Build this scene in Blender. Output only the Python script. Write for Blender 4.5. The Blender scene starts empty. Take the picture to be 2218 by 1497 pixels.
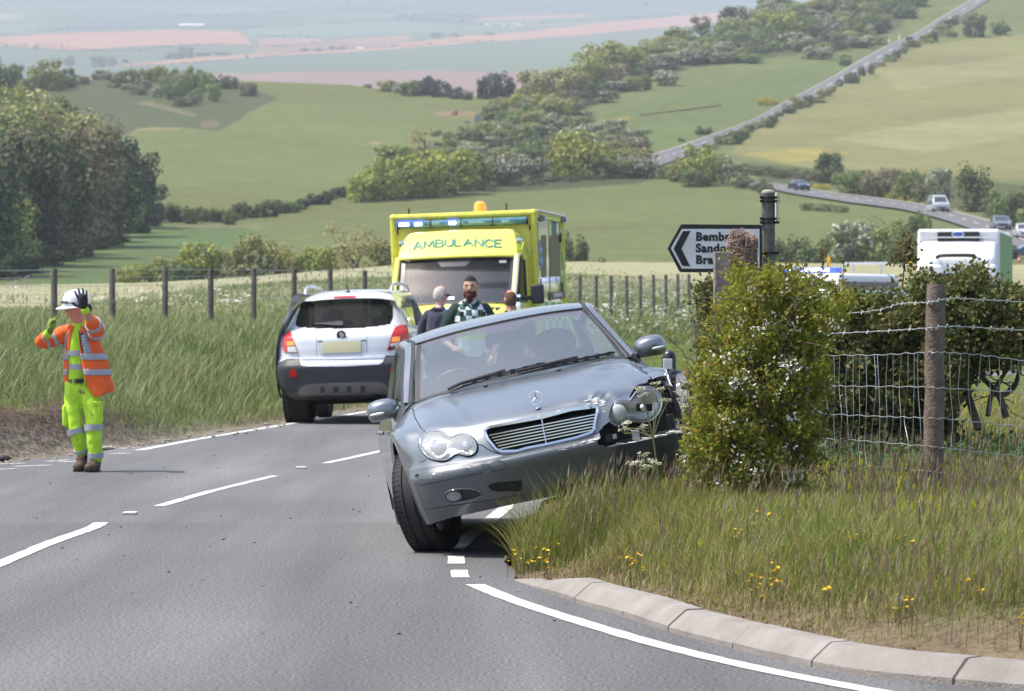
import bpy,bmesh,math,random
import numpy as np
from mathutils import Vector,Matrix,Euler,noise
from mathutils.bvhtree import BVHTree
random.seed(7)
RNG = np.random.default_rng(7)
scene = bpy.context.scene
COL = scene.collection
PI = math.pi
R_ = math.radians
# ------------------------------------------------------------------ camera
F = 8318.0;CX,CY = 1109.0,748.5
PITCH = math.atan((748.5-680.0)/F)
CAM = Vector((0,0,1.45))
FWD = Vector((0,math.cos(PITCH),-math.sin(PITCH)))
UP = Vector((0,math.sin(PITCH),math.cos(PITCH)))
RIGHT = Vector((1,0,0))
cam_data = bpy.data.cameras.new('camera')
cam_data.sensor_width = 36.0
cam_data.lens = F/2218.0 * 36.0
cam_data.clip_start = 0.5
cam_data.clip_end = 20000
cam_data.dof.use_dof = True
cam_data.dof.focus_distance = 23.6
cam_data.dof.aperture_fstop = 9.0
cam = bpy.data.objects.new('camera',cam_data)
cam.location = CAM
cam.rotation_euler =(PI/2-PITCH,0,0)
COL.objects.link(cam)
scene.camera = cam
# ------------------------------------------------------------------ world, sun, exposure
SUN_EL,SUN_AZ = R_(61),R_(2)
sun_dir = Vector((-math.cos(SUN_EL)*math.cos(SUN_AZ),-math.cos(SUN_EL)*math.sin(SUN_AZ),math.sin(SUN_EL)))
world = bpy.data.worlds.new('World');scene.world = world;world.use_nodes = True
wn = world.node_tree;wn.nodes.clear()
sky = wn.nodes.new('ShaderNodeTexSky');sky.sky_type = 'NISHITA';sky.sun_disc = False
sky.sun_elevation = SUN_EL
sky.sun_rotation = math.atan2(sun_dir.x,sun_dir.y)
sky.air_density = 1.0;sky.dust_density = 3.0;sky.ozone_density = 1.0;sky.altitude = 100
bg = wn.nodes.new('ShaderNodeBackground');bg.inputs['Strength'].default_value = 0.15
wo = wn.nodes.new('ShaderNodeOutputWorld')
wn.links.new(sky.outputs[0],bg.inputs[0]);wn.links.new(bg.outputs[0],wo.inputs[0])
sun_l = bpy.data.lights.new('sun','SUN');sun_l.energy = 3.3;sun_l.angle = R_(0.6);sun_l.color =(1,0.955,0.88)
sun = bpy.data.objects.new('sun',sun_l);sun.rotation_euler = sun_dir.to_track_quat('Z','Y').to_euler();sun.location =(0,0,60)
COL.objects.link(sun)
scene.view_settings.view_transform = 'Standard';scene.view_settings.look = 'None'
scene.view_settings.exposure = 0.86;scene.view_settings.gamma = 1.0
scene.view_settings.use_curve_mapping = False
cy = scene.cycles
cy.use_denoising = True
cy.max_bounces = 8;cy.transparent_max_bounces = 16;cy.volume_bounces = 0
cy.sample_clamp_indirect = 4.0
# ------------------------------------------------------------------ helpers
def ray(px,py):return RIGHT *((px-CX)/F) + UP *((CY-py)/F) + FWD
def at(px,py,d):return CAM + ray(px,py) * d
def on_z(px,py,z=0.0):
 r = ray(px,py);return CAM + r *((z-CAM.z)/r.z)
def pix(P):
 w = Vector(P) - CAM;D = w.dot(FWD)
 return CX + F * w.dot(RIGHT)/D,CY - F * w.dot(UP)/D
def lin(c):
 """sRGB 0-255 triple -> linear"""
 return tuple(((v/255)/12.92 if v/255<=0.04045 else((v/255+0.055)/1.055)**2.4)for v in c)
MATS ={}
def mat(name,color=(0.5,0.5,0.5),rough=0.6,metal=0.0,coat=0.0,spec=0.5,noise=0.0,scale=8.0,bump=0.0,bscale=60.0,emit=None,estr=0.0,alpha=1.0,transm=0.0,ior=1.45,color2=None,coords='Object',detail=5.0,sheen=0.0):
 if name in MATS:return MATS[name]
 m = bpy.data.materials.new(name);m.use_nodes = True
 nt = m.node_tree;b = nt.nodes['Principled BSDF']
 c =(*color[:3],1)
 b.inputs['Base Color'].default_value = c
 b.inputs['Roughness'].default_value = rough
 b.inputs['Metallic'].default_value = metal
 b.inputs['Coat Weight'].default_value = coat
 b.inputs['Coat Roughness'].default_value = 0.06
 b.inputs['Specular IOR Level'].default_value = spec
 b.inputs['Alpha'].default_value = alpha
 b.inputs['Transmission Weight'].default_value = transm
 b.inputs['IOR'].default_value = ior
 b.inputs['Sheen Weight'].default_value = sheen
 if emit:
  b.inputs['Emission Color'].default_value =(*emit,1);b.inputs['Emission Strength'].default_value = estr
 if noise or color2 or bump:
  tc = nt.nodes.new('ShaderNodeTexCoord')
  if noise or color2:
   n = nt.nodes.new('ShaderNodeTexNoise');n.inputs['Scale'].default_value = scale;n.inputs['Detail'].default_value = detail
   n.inputs['Roughness'].default_value = 0.62
   nt.links.new(tc.outputs[coords],n.inputs['Vector'])
   r = nt.nodes.new('ShaderNodeValToRGB')
   r.color_ramp.elements[0].position = 0.34;r.color_ramp.elements[1].position = 0.66
   if color2:
    r.color_ramp.elements[0].color = c;r.color_ramp.elements[1].color =(*color2[:3],1)
   else:
    r.color_ramp.elements[0].color = tuple(v*(1-noise)for v in c[:3]) +(1,)
    r.color_ramp.elements[1].color = tuple(min(1,v*(1+noise))for v in c[:3]) +(1,)
   nt.links.new(n.outputs['Fac'],r.inputs['Fac']);nt.links.new(r.outputs['Color'],b.inputs['Base Color'])
  if bump:
   n2 = nt.nodes.new('ShaderNodeTexNoise');n2.inputs['Scale'].default_value = bscale;n2.inputs['Detail'].default_value = 4
   nt.links.new(tc.outputs[coords],n2.inputs['Vector'])
   bp = nt.nodes.new('ShaderNodeBump');bp.inputs['Strength'].default_value = bump;bp.inputs['Distance'].default_value = 0.02
   nt.links.new(n2.outputs['Fac'],bp.inputs['Height']);nt.links.new(bp.outputs['Normal'],b.inputs['Normal'])
 MATS[name] = m
 return m
def leafmat(name,cols,rand=0.25,trans=0.3,objrand=0.0,rough=0.5):
 """leaf / grass: diffuse + translucent, colour varied per leaf (island) and per plant (object)"""
 if name in MATS:return MATS[name]
 m = bpy.data.materials.new(name);m.use_nodes = True
 nt = m.node_tree;nt.nodes.clear()
 out = nt.nodes.new('ShaderNodeOutputMaterial')
 geo = nt.nodes.new('ShaderNodeNewGeometry')
 ramp = nt.nodes.new('ShaderNodeValToRGB')
 els = ramp.color_ramp.elements
 while len(els)<len(cols):els.new(0.5)
 for i,c in enumerate(cols):
  els[i].position = i/max(1,len(cols)-1);els[i].color =(*c,1)
 nt.links.new(geo.outputs['Random Per Island'],ramp.inputs['Fac'])
 col = ramp.outputs['Color']
 if objrand:
  oi = nt.nodes.new('ShaderNodeObjectInfo')
  hs = nt.nodes.new('ShaderNodeHueSaturation')
  mr = nt.nodes.new('ShaderNodeMapRange');mr.inputs['To Min'].default_value = 1 - objrand;mr.inputs['To Max'].default_value = 1 + objrand
  nt.links.new(oi.outputs['Random'],mr.inputs['Value']);nt.links.new(mr.outputs[0],hs.inputs['Value'])
  mr2 = nt.nodes.new('ShaderNodeMapRange');mr2.inputs['To Min'].default_value = 0.5 - objrand * 0.06;mr2.inputs['To Max'].default_value = 0.5 + objrand * 0.06
  mul = nt.nodes.new('ShaderNodeMath');mul.operation = 'MULTIPLY';mul.inputs[1].default_value = 7.31
  fr = nt.nodes.new('ShaderNodeMath');fr.operation = 'FRACT'
  nt.links.new(oi.outputs['Random'],mul.inputs[0]);nt.links.new(mul.outputs[0],fr.inputs[0])
  nt.links.new(fr.outputs[0],mr2.inputs['Value']);nt.links.new(mr2.outputs[0],hs.inputs['Hue'])
  nt.links.new(col,hs.inputs['Color']);col = hs.outputs['Color']
 d = nt.nodes.new('ShaderNodeBsdfPrincipled');d.inputs['Roughness'].default_value = rough;d.inputs['Specular IOR Level'].default_value = 0.25
 t = nt.nodes.new('ShaderNodeBsdfTranslucent')
 mx = nt.nodes.new('ShaderNodeMixShader');mx.inputs[0].default_value = trans
 nt.links.new(col,d.inputs['Base Color']);nt.links.new(col,t.inputs['Color'])
 nt.links.new(d.outputs[0],mx.inputs[1]);nt.links.new(t.outputs[0],mx.inputs[2])
 nt.links.new(mx.outputs[0],out.inputs['Surface'])
 MATS[name] = m
 return m
def tag(o,label=None,cat=None,group=None,kind=None):
 if label:o['label'] = label
 if cat:o['category'] = cat
 if group:o['group'] = group
 if kind:o['kind'] = kind
 return o
def link(o,parent=None):
 COL.objects.link(o)
 if parent is not None:o.parent = parent
 return o
def thing(name,label,cat,loc=(0,0,0),group=None,M=None):
 o = bpy.data.objects.new(name,None);COL.objects.link(o);o.empty_display_size = 0.2
 if M is not None:o.matrix_world = M
 else:o.location = loc
 return tag(o,label,cat,group)
def copy_tree(o,parent=None):
 c = o.copy();COL.objects.link(c)
 if parent is not None:c.parent = parent
 for ch in list(o.children):copy_tree(ch,c)
 return c
def smooth(me,on=True,angle=None):
 me.polygons.foreach_set('use_smooth',np.full(len(me.polygons),on))
 if angle is not None:me.set_sharp_from_angle(angle=R_(angle))
def mesh_obj(name,verts,faces,mats,parent=None,sm=True,angle=40,midx=None,kind=None):
 me = bpy.data.meshes.new(name)
 me.from_pydata([tuple(v)for v in verts],[],[tuple(f)for f in faces])
 for m in(mats if isinstance(mats,(list,tuple))else[mats]):me.materials.append(m)
 if midx is not None:me.polygons.foreach_set('material_index',np.asarray(midx,dtype=np.int32))
 me.update()
 if sm:smooth(me,True,angle)
 o = bpy.data.objects.new(name,me);link(o,parent)
 if kind:o['kind'] = kind
 return o
def np_mesh(name,V,Fa,mats,parent=None,sm=False,midx=None,kind=None,attr=None):
 """numpy mesh, Fa is (n,3) or (n,4)"""
 V = np.asarray(V,dtype=np.float32);Fa = np.asarray(Fa,dtype=np.int32)
 me = bpy.data.meshes.new(name);n,k = Fa.shape
 me.vertices.add(len(V));me.vertices.foreach_set('co',V.ravel())
 me.loops.add(n*k);me.loops.foreach_set('vertex_index',Fa.ravel())
 me.polygons.add(n);me.polygons.foreach_set('loop_start',np.arange(0,n*k,k,dtype=np.int32))
 try:me.polygons.foreach_set('loop_total',np.full(n,k,dtype=np.int32))
 except Exception:pass
 for m in(mats if isinstance(mats,(list,tuple))else[mats]):me.materials.append(m)
 if midx is not None:me.polygons.foreach_set('material_index',np.asarray(midx,dtype=np.int32))
 if attr is not None:
  a = me.color_attributes.new('field','FLOAT_COLOR','POINT')
  a.data.foreach_set('color',np.hstack([attr,np.ones((len(attr),1))]).astype(np.float32).ravel())
 me.update(calc_edges=True);me.validate()
 me.polygons.foreach_set('use_smooth',np.full(len(me.polygons),sm))
 o = bpy.data.objects.new(name,me);link(o,parent)
 if kind:o['kind'] = kind
 return o
class MB:
 """collects simple shapes, builds ONE mesh object"""
 def __init__(s):s.v =[];s.f =[];s.m =[]
 def add(s,verts,faces,mi=0):
  k = len(s.v);s.v+=[Vector(p)for p in verts]
  s.f+=[tuple(i+k for i in f)for f in faces];s.m+=[mi] * len(faces);return s
 def box(s,c,size,rot=None,mi=0,taper=1.0):
  hx,hy,hz = size[0]/2,size[1]/2,size[2]/2
  P =[Vector((x*hx*(taper if z>0 else 1),y*hy*(taper if z>0 else 1),z*hz))for z in(-1,1)for y in(-1,1)for x in(-1,1)]
  if rot is not None:
   Rm = rot if isinstance(rot,Matrix)else Euler(rot).to_matrix()
   P =[Rm@p for p in P]
  P =[p+Vector(c)for p in P]
  return s.add(P,[(0,2,3,1),(4,5,7,6),(0,1,5,4),(2,6,7,3),(0,4,6,2),(1,3,7,5)],mi)
 def bar(s,a,b,w,h,mi=0,upv=(0,0,1)):
  a,b = Vector(a),Vector(b);d =(b-a);L = d.length
  if L<1e-6:return s
  y = d/L;x = y.cross(Vector(upv))
  if x.length<1e-4:x = y.cross(Vector((1,0,0)))
  x.normalize();z = x.cross(y)
  Rm = Matrix((x,y,z)).transposed()
  return s.box((a+b)/2,(w,L,h),Rm,mi)
 def tube(s,pts,r,n=8,mi=0,cap=True,closed=False):
  pts =[Vector(p)for p in pts];m = len(pts)
  rs = r if isinstance(r,(list,tuple))else[r] * m
  V =[];prev = None
  for i,p in enumerate(pts):
   if closed:d = pts[(i+1)%m] - pts[i-1]
   else:d = pts[min(i+1,m-1)] - pts[max(i-1,0)]
   if d.length<1e-9:d = Vector((0,0,1))
   d.normalize()
   if prev is None:
    u = d.cross(Vector((0,0,1)))
    if u.length<1e-3:u = d.cross(Vector((0,1,0)))
   else:u = prev - d * prev.dot(d)
   u.normalize();prev = u;w = d.cross(u)
   for k in range(n):
    a = 2 * PI * k/n;V.append(p+(u*math.cos(a)+w*math.sin(a))*rs[i])
  Fc =[]
  for i in range(m if closed else m-1):
   j =(i+1)%m
   for k in range(n):Fc.append((i*n+k,i*n+(k+1)%n,j*n+(k+1)%n,j*n+k))
  if cap and not closed:Fc+=[tuple(range(n))[::-1],tuple((m-1)*n+k for k in range(n))]
  return s.add(V,Fc,mi)
 def lathe(s,prof,n=24,M=None,mi=0,cap=True):
  """prof: (radius, height) along local Z"""
  V =[];Fc =[]
  for r,h in prof:
   for k in range(n):
    a = 2 * PI * k/n;V.append(Vector((r*math.cos(a),r*math.sin(a),h)))
  for i in range(len(prof)-1):
   for k in range(n):Fc.append((i*n+k,i*n+(k+1)%n,(i+1)*n+(k+1)%n,(i+1)*n+k))
  if cap:Fc+=[tuple(range(n))[::-1],tuple((len(prof)-1)*n+k for k in range(n))]
  if M is not None:V =[M@v for v in V]
  return s.add(V,Fc,mi)
 def prism(s,poly,depth,M=None,mi=0):
  """poly (x, z) outline extruded along +Y by depth"""
  n = len(poly)
  V =[Vector((x,0,z))for x,z in poly] +[Vector((x,depth,z))for x,z in poly]
  if M is not None:V =[M@v for v in V]
  Fc =[tuple(range(n)),tuple(range(2*n-1,n-1,-1))] +[(i,i+n,(i+1)%n+n,(i+1)%n)for i in range(n)]
  return s.add(V,Fc,mi)
 def ball(s,c,r,n=12,m=8,mi=0,M=None):
  r = r if isinstance(r,(tuple,list))else(r,r,r)
  V =[];Fc =[]
  for i in range(m+1):
   th = PI * i/m
   for k in range(n):
    a = 2 * PI * k/n
    p = Vector((r[0]*math.sin(th)*math.cos(a),r[1]*math.sin(th)*math.sin(a),r[2]*math.cos(th)))
    if M is not None:p = M@p
    V.append(p+Vector(c))
  for i in range(m):
   for k in range(n):Fc.append((i*n+k,(i+1)*n+k,(i+1)*n+(k+1)%n,i*n+(k+1)%n))
  return s.add(V,Fc,mi)
 def build(s,name,mats,parent=None,sm=True,angle=35,bevel=0,seg=2,sub=0,kind=None,weld=False):
  o = mesh_obj(name,s.v,s.f,mats,parent,sm,angle,s.m,kind)
  if weld:
   bm = bmesh.new();bm.from_mesh(o.data);bmesh.ops.remove_doubles(bm,verts=bm.verts,dist=1e-4);bmesh.ops.recalc_face_normals(bm,faces=bm.faces);bm.to_mesh(o.data);bm.free()
   if sm:smooth(o.data,True,angle)
  if bevel:
   b = o.modifiers.new('bevel','BEVEL');b.width = bevel;b.segments = seg;b.limit_method = 'ANGLE';b.angle_limit = R_(30)
  if sub:
   b = o.modifiers.new('sub','SUBSURF');b.levels = sub;b.render_levels = sub
  return o
def catmull(P,n,closed=False):
 """P (k, ...) array of control points -> n samples (uniform Catmull-Rom)"""
 P = np.asarray(P,dtype=float);k = len(P)
 t = np.linspace(0,k-1,n);i = np.minimum(t.astype(int),k-2);u = t - i
 Pe = np.concatenate([[2*P[0]-P[1]],P,[2*P[-1]-P[-2]]])
 p0,p1,p2,p3 = Pe[i],Pe[i+1],Pe[i+2],Pe[i+3]
 u = u.reshape((-1,)+(1,)*(P.ndim-1))
 return 0.5 *(2*p1+(p2-p0)*u+(2*p0-5*p1+4*p2-p3)*u**2+(3*p1-p0-3*p2+p3)*u**3)
def grid_surface(ctrl,nu,nv):
 """ctrl[u][v] control points -> dense (nu, nv, 3)"""
 C = np.asarray(ctrl,dtype=float)
 A = catmull(C,nu)
 return np.swapaxes(catmull(np.swapaxes(A,0,1),nv),0,1)
def grid_faces(nu,nv):
 i,j = np.meshgrid(np.arange(nu-1),np.arange(nv-1),indexing='ij')
 a = i * nv + j
 return np.stack([a,a+nv,a+nv+1,a+1],-1).reshape(-1,4)
def inpoly(x,y,poly):
 """vectorised even-odd test"""
 x = np.asarray(x,float);y = np.asarray(y,float);ins = np.zeros(x.shape,bool)
 n = len(poly)
 for i in range(n):
  x1,y1 = poly[i];x2,y2 = poly[(i+1)%n]
  if y1== y2:continue
  c =((y1>y)!=(y2>y))&(x<(x2-x1)*(y-y1)/(y2-y1)+x1)
  ins^= c
 return ins
def np_pix(V):
 W = np.asarray(V) - np.array(CAM);D = W@np.array(FWD)
 return CX + F *(W@np.array(RIGHT))/D,CY - F *(W@np.array(UP))/D
def frame(yaw,pitch,roll,lp,wp):
 Rm = Matrix.Rotation(R_(yaw),3,'Z')@Matrix.Rotation(R_(pitch),3,'X')@Matrix.Rotation(R_(roll),3,'Y')
 T = Vector(wp) - Rm@Vector(lp)
 return Matrix.Translation(T)@Rm.to_4x4()
class Local:
 """a thing's own frame: turn a photo pixel at a known local depth Y, or on its own skin, into a local point"""
 def __init__(s,M):s.M = M;s.I = M.inverted();s.o = s.I@CAM;s.R = s.I.to_3x3()
 def at(s,px,py,Y):
  d = s.R@ray(px,py);return s.o + d *((Y-s.o.y)/d.y)
 def atX(s,px,py,X):
  d = s.R@ray(px,py);return s.o + d *((X-s.o.x)/d.x)
 def skin(s,bvh,px,py,lift=0.0):
  d =(s.R@ray(px,py)).normalized()
  h = bvh.ray_cast(s.o,d)
  if h[0]is None:return None
  n = h[1]if h[1].dot(d)<0 else -h[1]
  return h[0] + n * lift
 def line(s,bvh,pts,lift=0.0,step=None):
  out =[]
  if step:
   q =[]
   for a,b in zip(pts[:-1],pts[1:]):
    L = math.hypot(b[0]-a[0],b[1]-a[1]);k = max(1,int(L/step))
    q+=[(a[0]+(b[0]-a[0])*i/k,a[1]+(b[1]-a[1])*i/k)for i in range(k)]
   pts = q +[pts[-1]]
  for p in pts:
   h = s.skin(bvh,p[0],p[1],lift)
   if h is not None:out.append(h)
  return out
def bvh_of(*objs):
 V =[];P =[]
 for o in objs:
  k = len(V);V+=[v.co.copy()for v in o.data.vertices];P+=[tuple(i+k for i in p.vertices)for p in o.data.polygons]
 return BVHTree.FromPolygons(V,P)
def text_obj(name,body,size,m,parent=None,M=None,extrude=0.002,offset=0.0,align='CENTER',shear=0.0,space=1.0):
 cu = bpy.data.curves.new(name,'FONT');cu.body = body;cu.size = size;cu.extrude = extrude;cu.offset = offset
 cu.align_x = align;cu.shear = shear;cu.space_character = space;cu.resolution_u = 3
 tmp = bpy.data.objects.new('tmp_text',cu);COL.objects.link(tmp)
 bpy.context.view_layer.update()
 me = bpy.data.meshes.new_from_object(tmp.evaluated_get(bpy.context.evaluated_depsgraph_get()))
 bpy.data.objects.remove(tmp);me.name = name
 me.materials.clear();me.materials.append(m)
 o = bpy.data.objects.new(name,me);link(o,parent)
 if M is not None:o.matrix_local = M
 return o
def fbm(x,y,s,o=4):
 return noise.fractal(Vector((x*s,y*s,3.7)),0.9,2.0,o)
def skin_panel(name,poly,m,lift,parent,L,bvh,div=14,thick=0.0,fallback=0.0):
 """a panel lying on a thing's real skin: a pixel outline filled with a fine grid, each point dropped on the skin"""
 bm = bmesh.new();xs =[p[0]for p in poly];ys_ =[p[1]for p in poly]
 bm.faces.new([bm.verts.new((p[0],p[1],0))for p in poly])
 st = max(max(xs)-min(xs),max(ys_)-min(ys_))/div
 for axis,lo,hi in((0,min(xs),max(xs)),(1,min(ys_),max(ys_))):
  v = lo + st
  while v<hi:
   no =(1,0,0)if axis== 0 else(0,1,0);co =(v,0,0)if axis== 0 else(0,v,0)
   bmesh.ops.bisect_plane(bm,geom=bm.verts[:]+bm.edges[:]+bm.faces[:],plane_co=co,plane_no=no);v+= st
 lasty = fallback
 for v in bm.verts:
  q = L.skin(bvh,v.co.x,v.co.y,lift)
  if q is None:q = L.at(v.co.x,v.co.y,lasty)
  else:lasty = q.y
  v.co = q
 if thick:
  r = bmesh.ops.extrude_face_region(bm,geom=bm.faces[:])
  for v in[e for e in r['geom']if isinstance(e,bmesh.types.BMVert)]:v.co.y+= thick
 bmesh.ops.recalc_face_normals(bm,faces=bm.faces)
 me = bpy.data.meshes.new(name);bm.to_mesh(me);bm.free();me.materials.append(m);smooth(me,True,40)
 return link(bpy.data.objects.new(name,me),parent)
def pick(name,V,Fa,mask,m,parent,sm=True):
 f = Fa[mask]
 if not len(f):return None
 u,inv = np.unique(f,return_inverse=True)
 return np_mesh(name,V[u],inv.reshape(-1,f.shape[1]),m,parent,sm=sm)
def ellipse(cx,cy,rx,ry,n=24):return[(cx+rx*math.cos(a),cy+ry*math.sin(a))for a in np.linspace(0,2*PI,n,endpoint=False)]
# ================================================================== THE SETTING
LE = np.array([(2,-15),(30,-14.5),(33,-11.5),(35,-7.6),(36.3,-5.7),(37.3,-4.97),(39.5,-4.5),(41.9,-4.1),(50.3,-3.12),(57.6,-2.3),(72,-.45),(90,1.9),(105,3.9),(111,4.8),(120,6.4),(130,8.8),(142,13),(152,19),(165,32),(180,50),(340,300)],float)
RE = np.array([(2,42),(12.5,5.2),(13.4,3.6),(14.2,2.6),(15.04,1.70),(15.45,1.363),(16.15,1.10),(16.9,.88),(17.6,.69),(18.4,.53),(19.3,.31),(20.8,.02),(22.2,-.06),(25.6,-.05),(30,.25),(40.9,1.5),(56,3.5),(70,5.2),(80,6.9),(88,10),(95,16),(105,26),(340,400)],float)
def xl(y):return np.interp(y,LE[:,0],LE[:,1])
def xr(y):return np.interp(y,RE[:,0],RE[:,1])
def polydist(x,y,P):
 d = np.full(np.shape(x),1e9)
 for(ya,xa),(yb,xb)in zip(P[:-1],P[1:]):
  dx,dy = xb - xa,yb - ya;L = dx * dx + dy * dy
  t = np.clip(((x-xa)*dx+(y-ya)*dy)/L,0,1)
  d = np.minimum(d,np.hypot(x-xa-t*dx,y-ya-t*dy))
 return d
def sstep(a,b,v):
 t = np.clip((np.asarray(v,float)-a)/(b-a),0,1);return t * t *(3-2*t)
def sides(x,y):
 sl = polydist(x,y,LE) * np.where(x<xl(y),1,-1)
 sr = polydist(x,y,RE) * np.where(x>xr(y),1,-1)
 return sl,sr
def gz(x,y):
 """height of the near ground"""
 x = np.asarray(x,float);y = np.asarray(y,float)
 sl,sr = sides(x,y)
 soil = 1 - sstep(42,49,y) * .75
 a2 = 1 + .42 * sstep(80,120,y)
 zl =(.34*soil*sstep(.15,.75,sl)+np.interp(sl,[0,.3,.8,2.5,6,9,60],[0,0,.12,.72,1.18,1.36,1.75])*a2)
 zl = zl + np.where(sl>4,np.clip(y-90,0,None)*.0125*np.clip((x+25)/18,.05,1.2)*sstep(4,12,sl),0)
 zl = zl - np.where(sl>0,np.clip(y-215,0,None)*.05,0)
 zl = np.where(sl>0,zl,0)
 kerb = 1 - sstep(18.6,20.6,y)
 zr = .088 * kerb * sstep(.05,.12,sr) +(.33-.075*kerb) * sstep(.0,1.25,sr-.1*kerb) + .012 * np.clip(sr-1.3,0,4)
 zr = zr *(1-.8*sstep(60,85,y)) - np.where(sr>0,np.clip(y-215,0,None)*.05,0)
 zr = np.where(sr>0,zr,0)
 return np.where(sl>sr,zl,zr) - .012
def gz1(x,y):return float(gz(np.array([x]),np.array([y]))[0])
def on_ground(px,py,d0=12.0,d1=330.0):
 """where the ray through a photo pixel meets the near ground"""
 ds = np.linspace(d0,d1,1500);r = ray(px,py)
 X = CAM.x + r.x * ds;Y = CAM.y + r.y * ds;Z = CAM.z + r.z * ds
 below = Z - gz(X,Y)<0
 i = int(np.argmax(below))if below.any()else len(ds) - 1
 return CAM + r * float(ds[i])
 # ---- near ground sheet (finer near the camera)
def field_mat(name,rough=0.9,bump=0.6,bscale=3.0,nscale=0.35,streak=0.0,amt=0.28,fine=6.0):
 m = bpy.data.materials.new(name);m.use_nodes = True;nt = m.node_tree;b = nt.nodes['Principled BSDF']
 b.inputs['Roughness'].default_value = rough;b.inputs['Specular IOR Level'].default_value = 0.1
 at_ = nt.nodes.new('ShaderNodeAttribute');at_.attribute_name = 'field'
 tc = nt.nodes.new('ShaderNodeTexCoord')
 mp = nt.nodes.new('ShaderNodeMapping');mp.inputs['Scale'].default_value =(1,1 if not streak else streak,1)
 nt.links.new(tc.outputs['Object'],mp.inputs['Vector'])
 n = nt.nodes.new('ShaderNodeTexNoise');n.inputs['Scale'].default_value = nscale;n.inputs['Detail'].default_value = 8;n.inputs['Roughness'].default_value = .7
 nt.links.new(mp.outputs[0],n.inputs['Vector'])
 n3 = nt.nodes.new('ShaderNodeTexNoise');n3.inputs['Scale'].default_value = fine;n3.inputs['Detail'].default_value = 4
 nt.links.new(tc.outputs['Object'],n3.inputs['Vector'])
 add = nt.nodes.new('ShaderNodeMath');add.operation = 'ADD';nt.links.new(n.outputs['Fac'],add.inputs[0]);nt.links.new(n3.outputs['Fac'],add.inputs[1])
 mr = nt.nodes.new('ShaderNodeMapRange');mr.inputs['From Min'].default_value = .7;mr.inputs['From Max'].default_value = 1.3
 mr.inputs['To Min'].default_value = 1 - amt;mr.inputs['To Max'].default_value = 1 + amt
 nt.links.new(add.outputs[0],mr.inputs['Value'])
 hs = nt.nodes.new('ShaderNodeHueSaturation');nt.links.new(at_.outputs['Color'],hs.inputs['Color']);nt.links.new(mr.outputs[0],hs.inputs['Value'])
 mr2 = nt.nodes.new('ShaderNodeMapRange');mr2.inputs['From Min'].default_value = .3;mr2.inputs['From Max'].default_value = .7
 mr2.inputs['To Min'].default_value = .485;mr2.inputs['To Max'].default_value = .515
 nt.links.new(n.outputs['Fac'],mr2.inputs['Value']);nt.links.new(mr2.outputs[0],hs.inputs['Hue'])
 nt.links.new(hs.outputs[0],b.inputs['Base Color'])
 n2 = nt.nodes.new('ShaderNodeTexNoise');n2.inputs['Scale'].default_value = bscale;n2.inputs['Detail'].default_value = 6
 nt.links.new(tc.outputs['Object'],n2.inputs['Vector'])
 bp = nt.nodes.new('ShaderNodeBump');bp.inputs['Strength'].default_value = bump;bp.inputs['Distance'].default_value = .15
 nt.links.new(n2.outputs['Fac'],bp.inputs['Height']);nt.links.new(bp.outputs[0],b.inputs['Normal'])
 return m
M_NEAR = field_mat('verge soil and turf',bscale=9,bump=.8,nscale=1.3,fine=14)
M_MID = field_mat('pasture',bscale=.5,bump=.35,nscale=.018,streak=1.0,amt=.22,fine=.35)
M_FAR = field_mat('far farmland',bscale=.01,bump=0.05,nscale=.004,amt=.10,fine=.02)
ys = np.concatenate([np.arange(2,13,1.0),np.arange(13,60,.22),np.arange(60,160,1.0),np.arange(160,335,4)])
us = np.linspace(0,1,300)
X =[];Y =[]
for y in ys:
 a,b = min(-22,-.2*y),max(12,.2*y)
 l,r = xl(y),xr(y)
 if l<a + 1 or r>b - 1:xs = a +(b-a) * us
 else:
  xs = np.concatenate([l-(1-np.linspace(0,1,130))**2*(l-a),np.linspace(l,r,40)[1:-1],r+np.linspace(0,1,132)**2*(b-r)])
 X.append(xs);Y.append(np.full(300,y))
X = np.array(X);Y = np.array(Y);Z = gz(X,Y)
SL,SR = sides(X,Y)
nz = np.array([fbm(a,b,.9)for a,b in zip(X.ravel(),Y.ravel())]).reshape(X.shape)
off =(np.maximum(SL,SR)>.1)
Z = Z + np.where(off,nz*.035*np.clip(np.maximum(SL,SR),0,1),-.03)
GR = np.array((.10,.125,.035));SOIL = np.array((.12,.085,.058));STRAW = np.array((.26,.21,.11));BARLEY = np.array((.30,.29,.17))
C = np.zeros(X.shape+(3,));C[:] = GR
w =((1-sstep(.7,1.1,SL+nz*.4))*(SL>0)*(1-sstep(41.5,45.5,Y)))[...,None];C = C *(1-w) + SOIL * w
w =((1-sstep(.25,.6,SL+nz*.2))*(SL>0))[...,None] * .8;C = C *(1-w) + np.array((.24,.20,.15)) * w
w =(sstep(6,10,SL))[...,None];C = C *(1-w) + BARLEY * w
w =((1-sstep(.2,.8,SR-.42*(1-sstep(15.5,18.5,Y))+nz*.3))*(SR>0))[...,None] * .95;C = C *(1-w) + np.array((.165,.125,.08)) * w
V = np.stack([X,Y,Z],-1).reshape(-1,3)
ground = np_mesh('ground',V,grid_faces(len(ys),300)[:,::-1],M_NEAR,sm=True,kind='structure',attr=C.reshape(-1,3))
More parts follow.
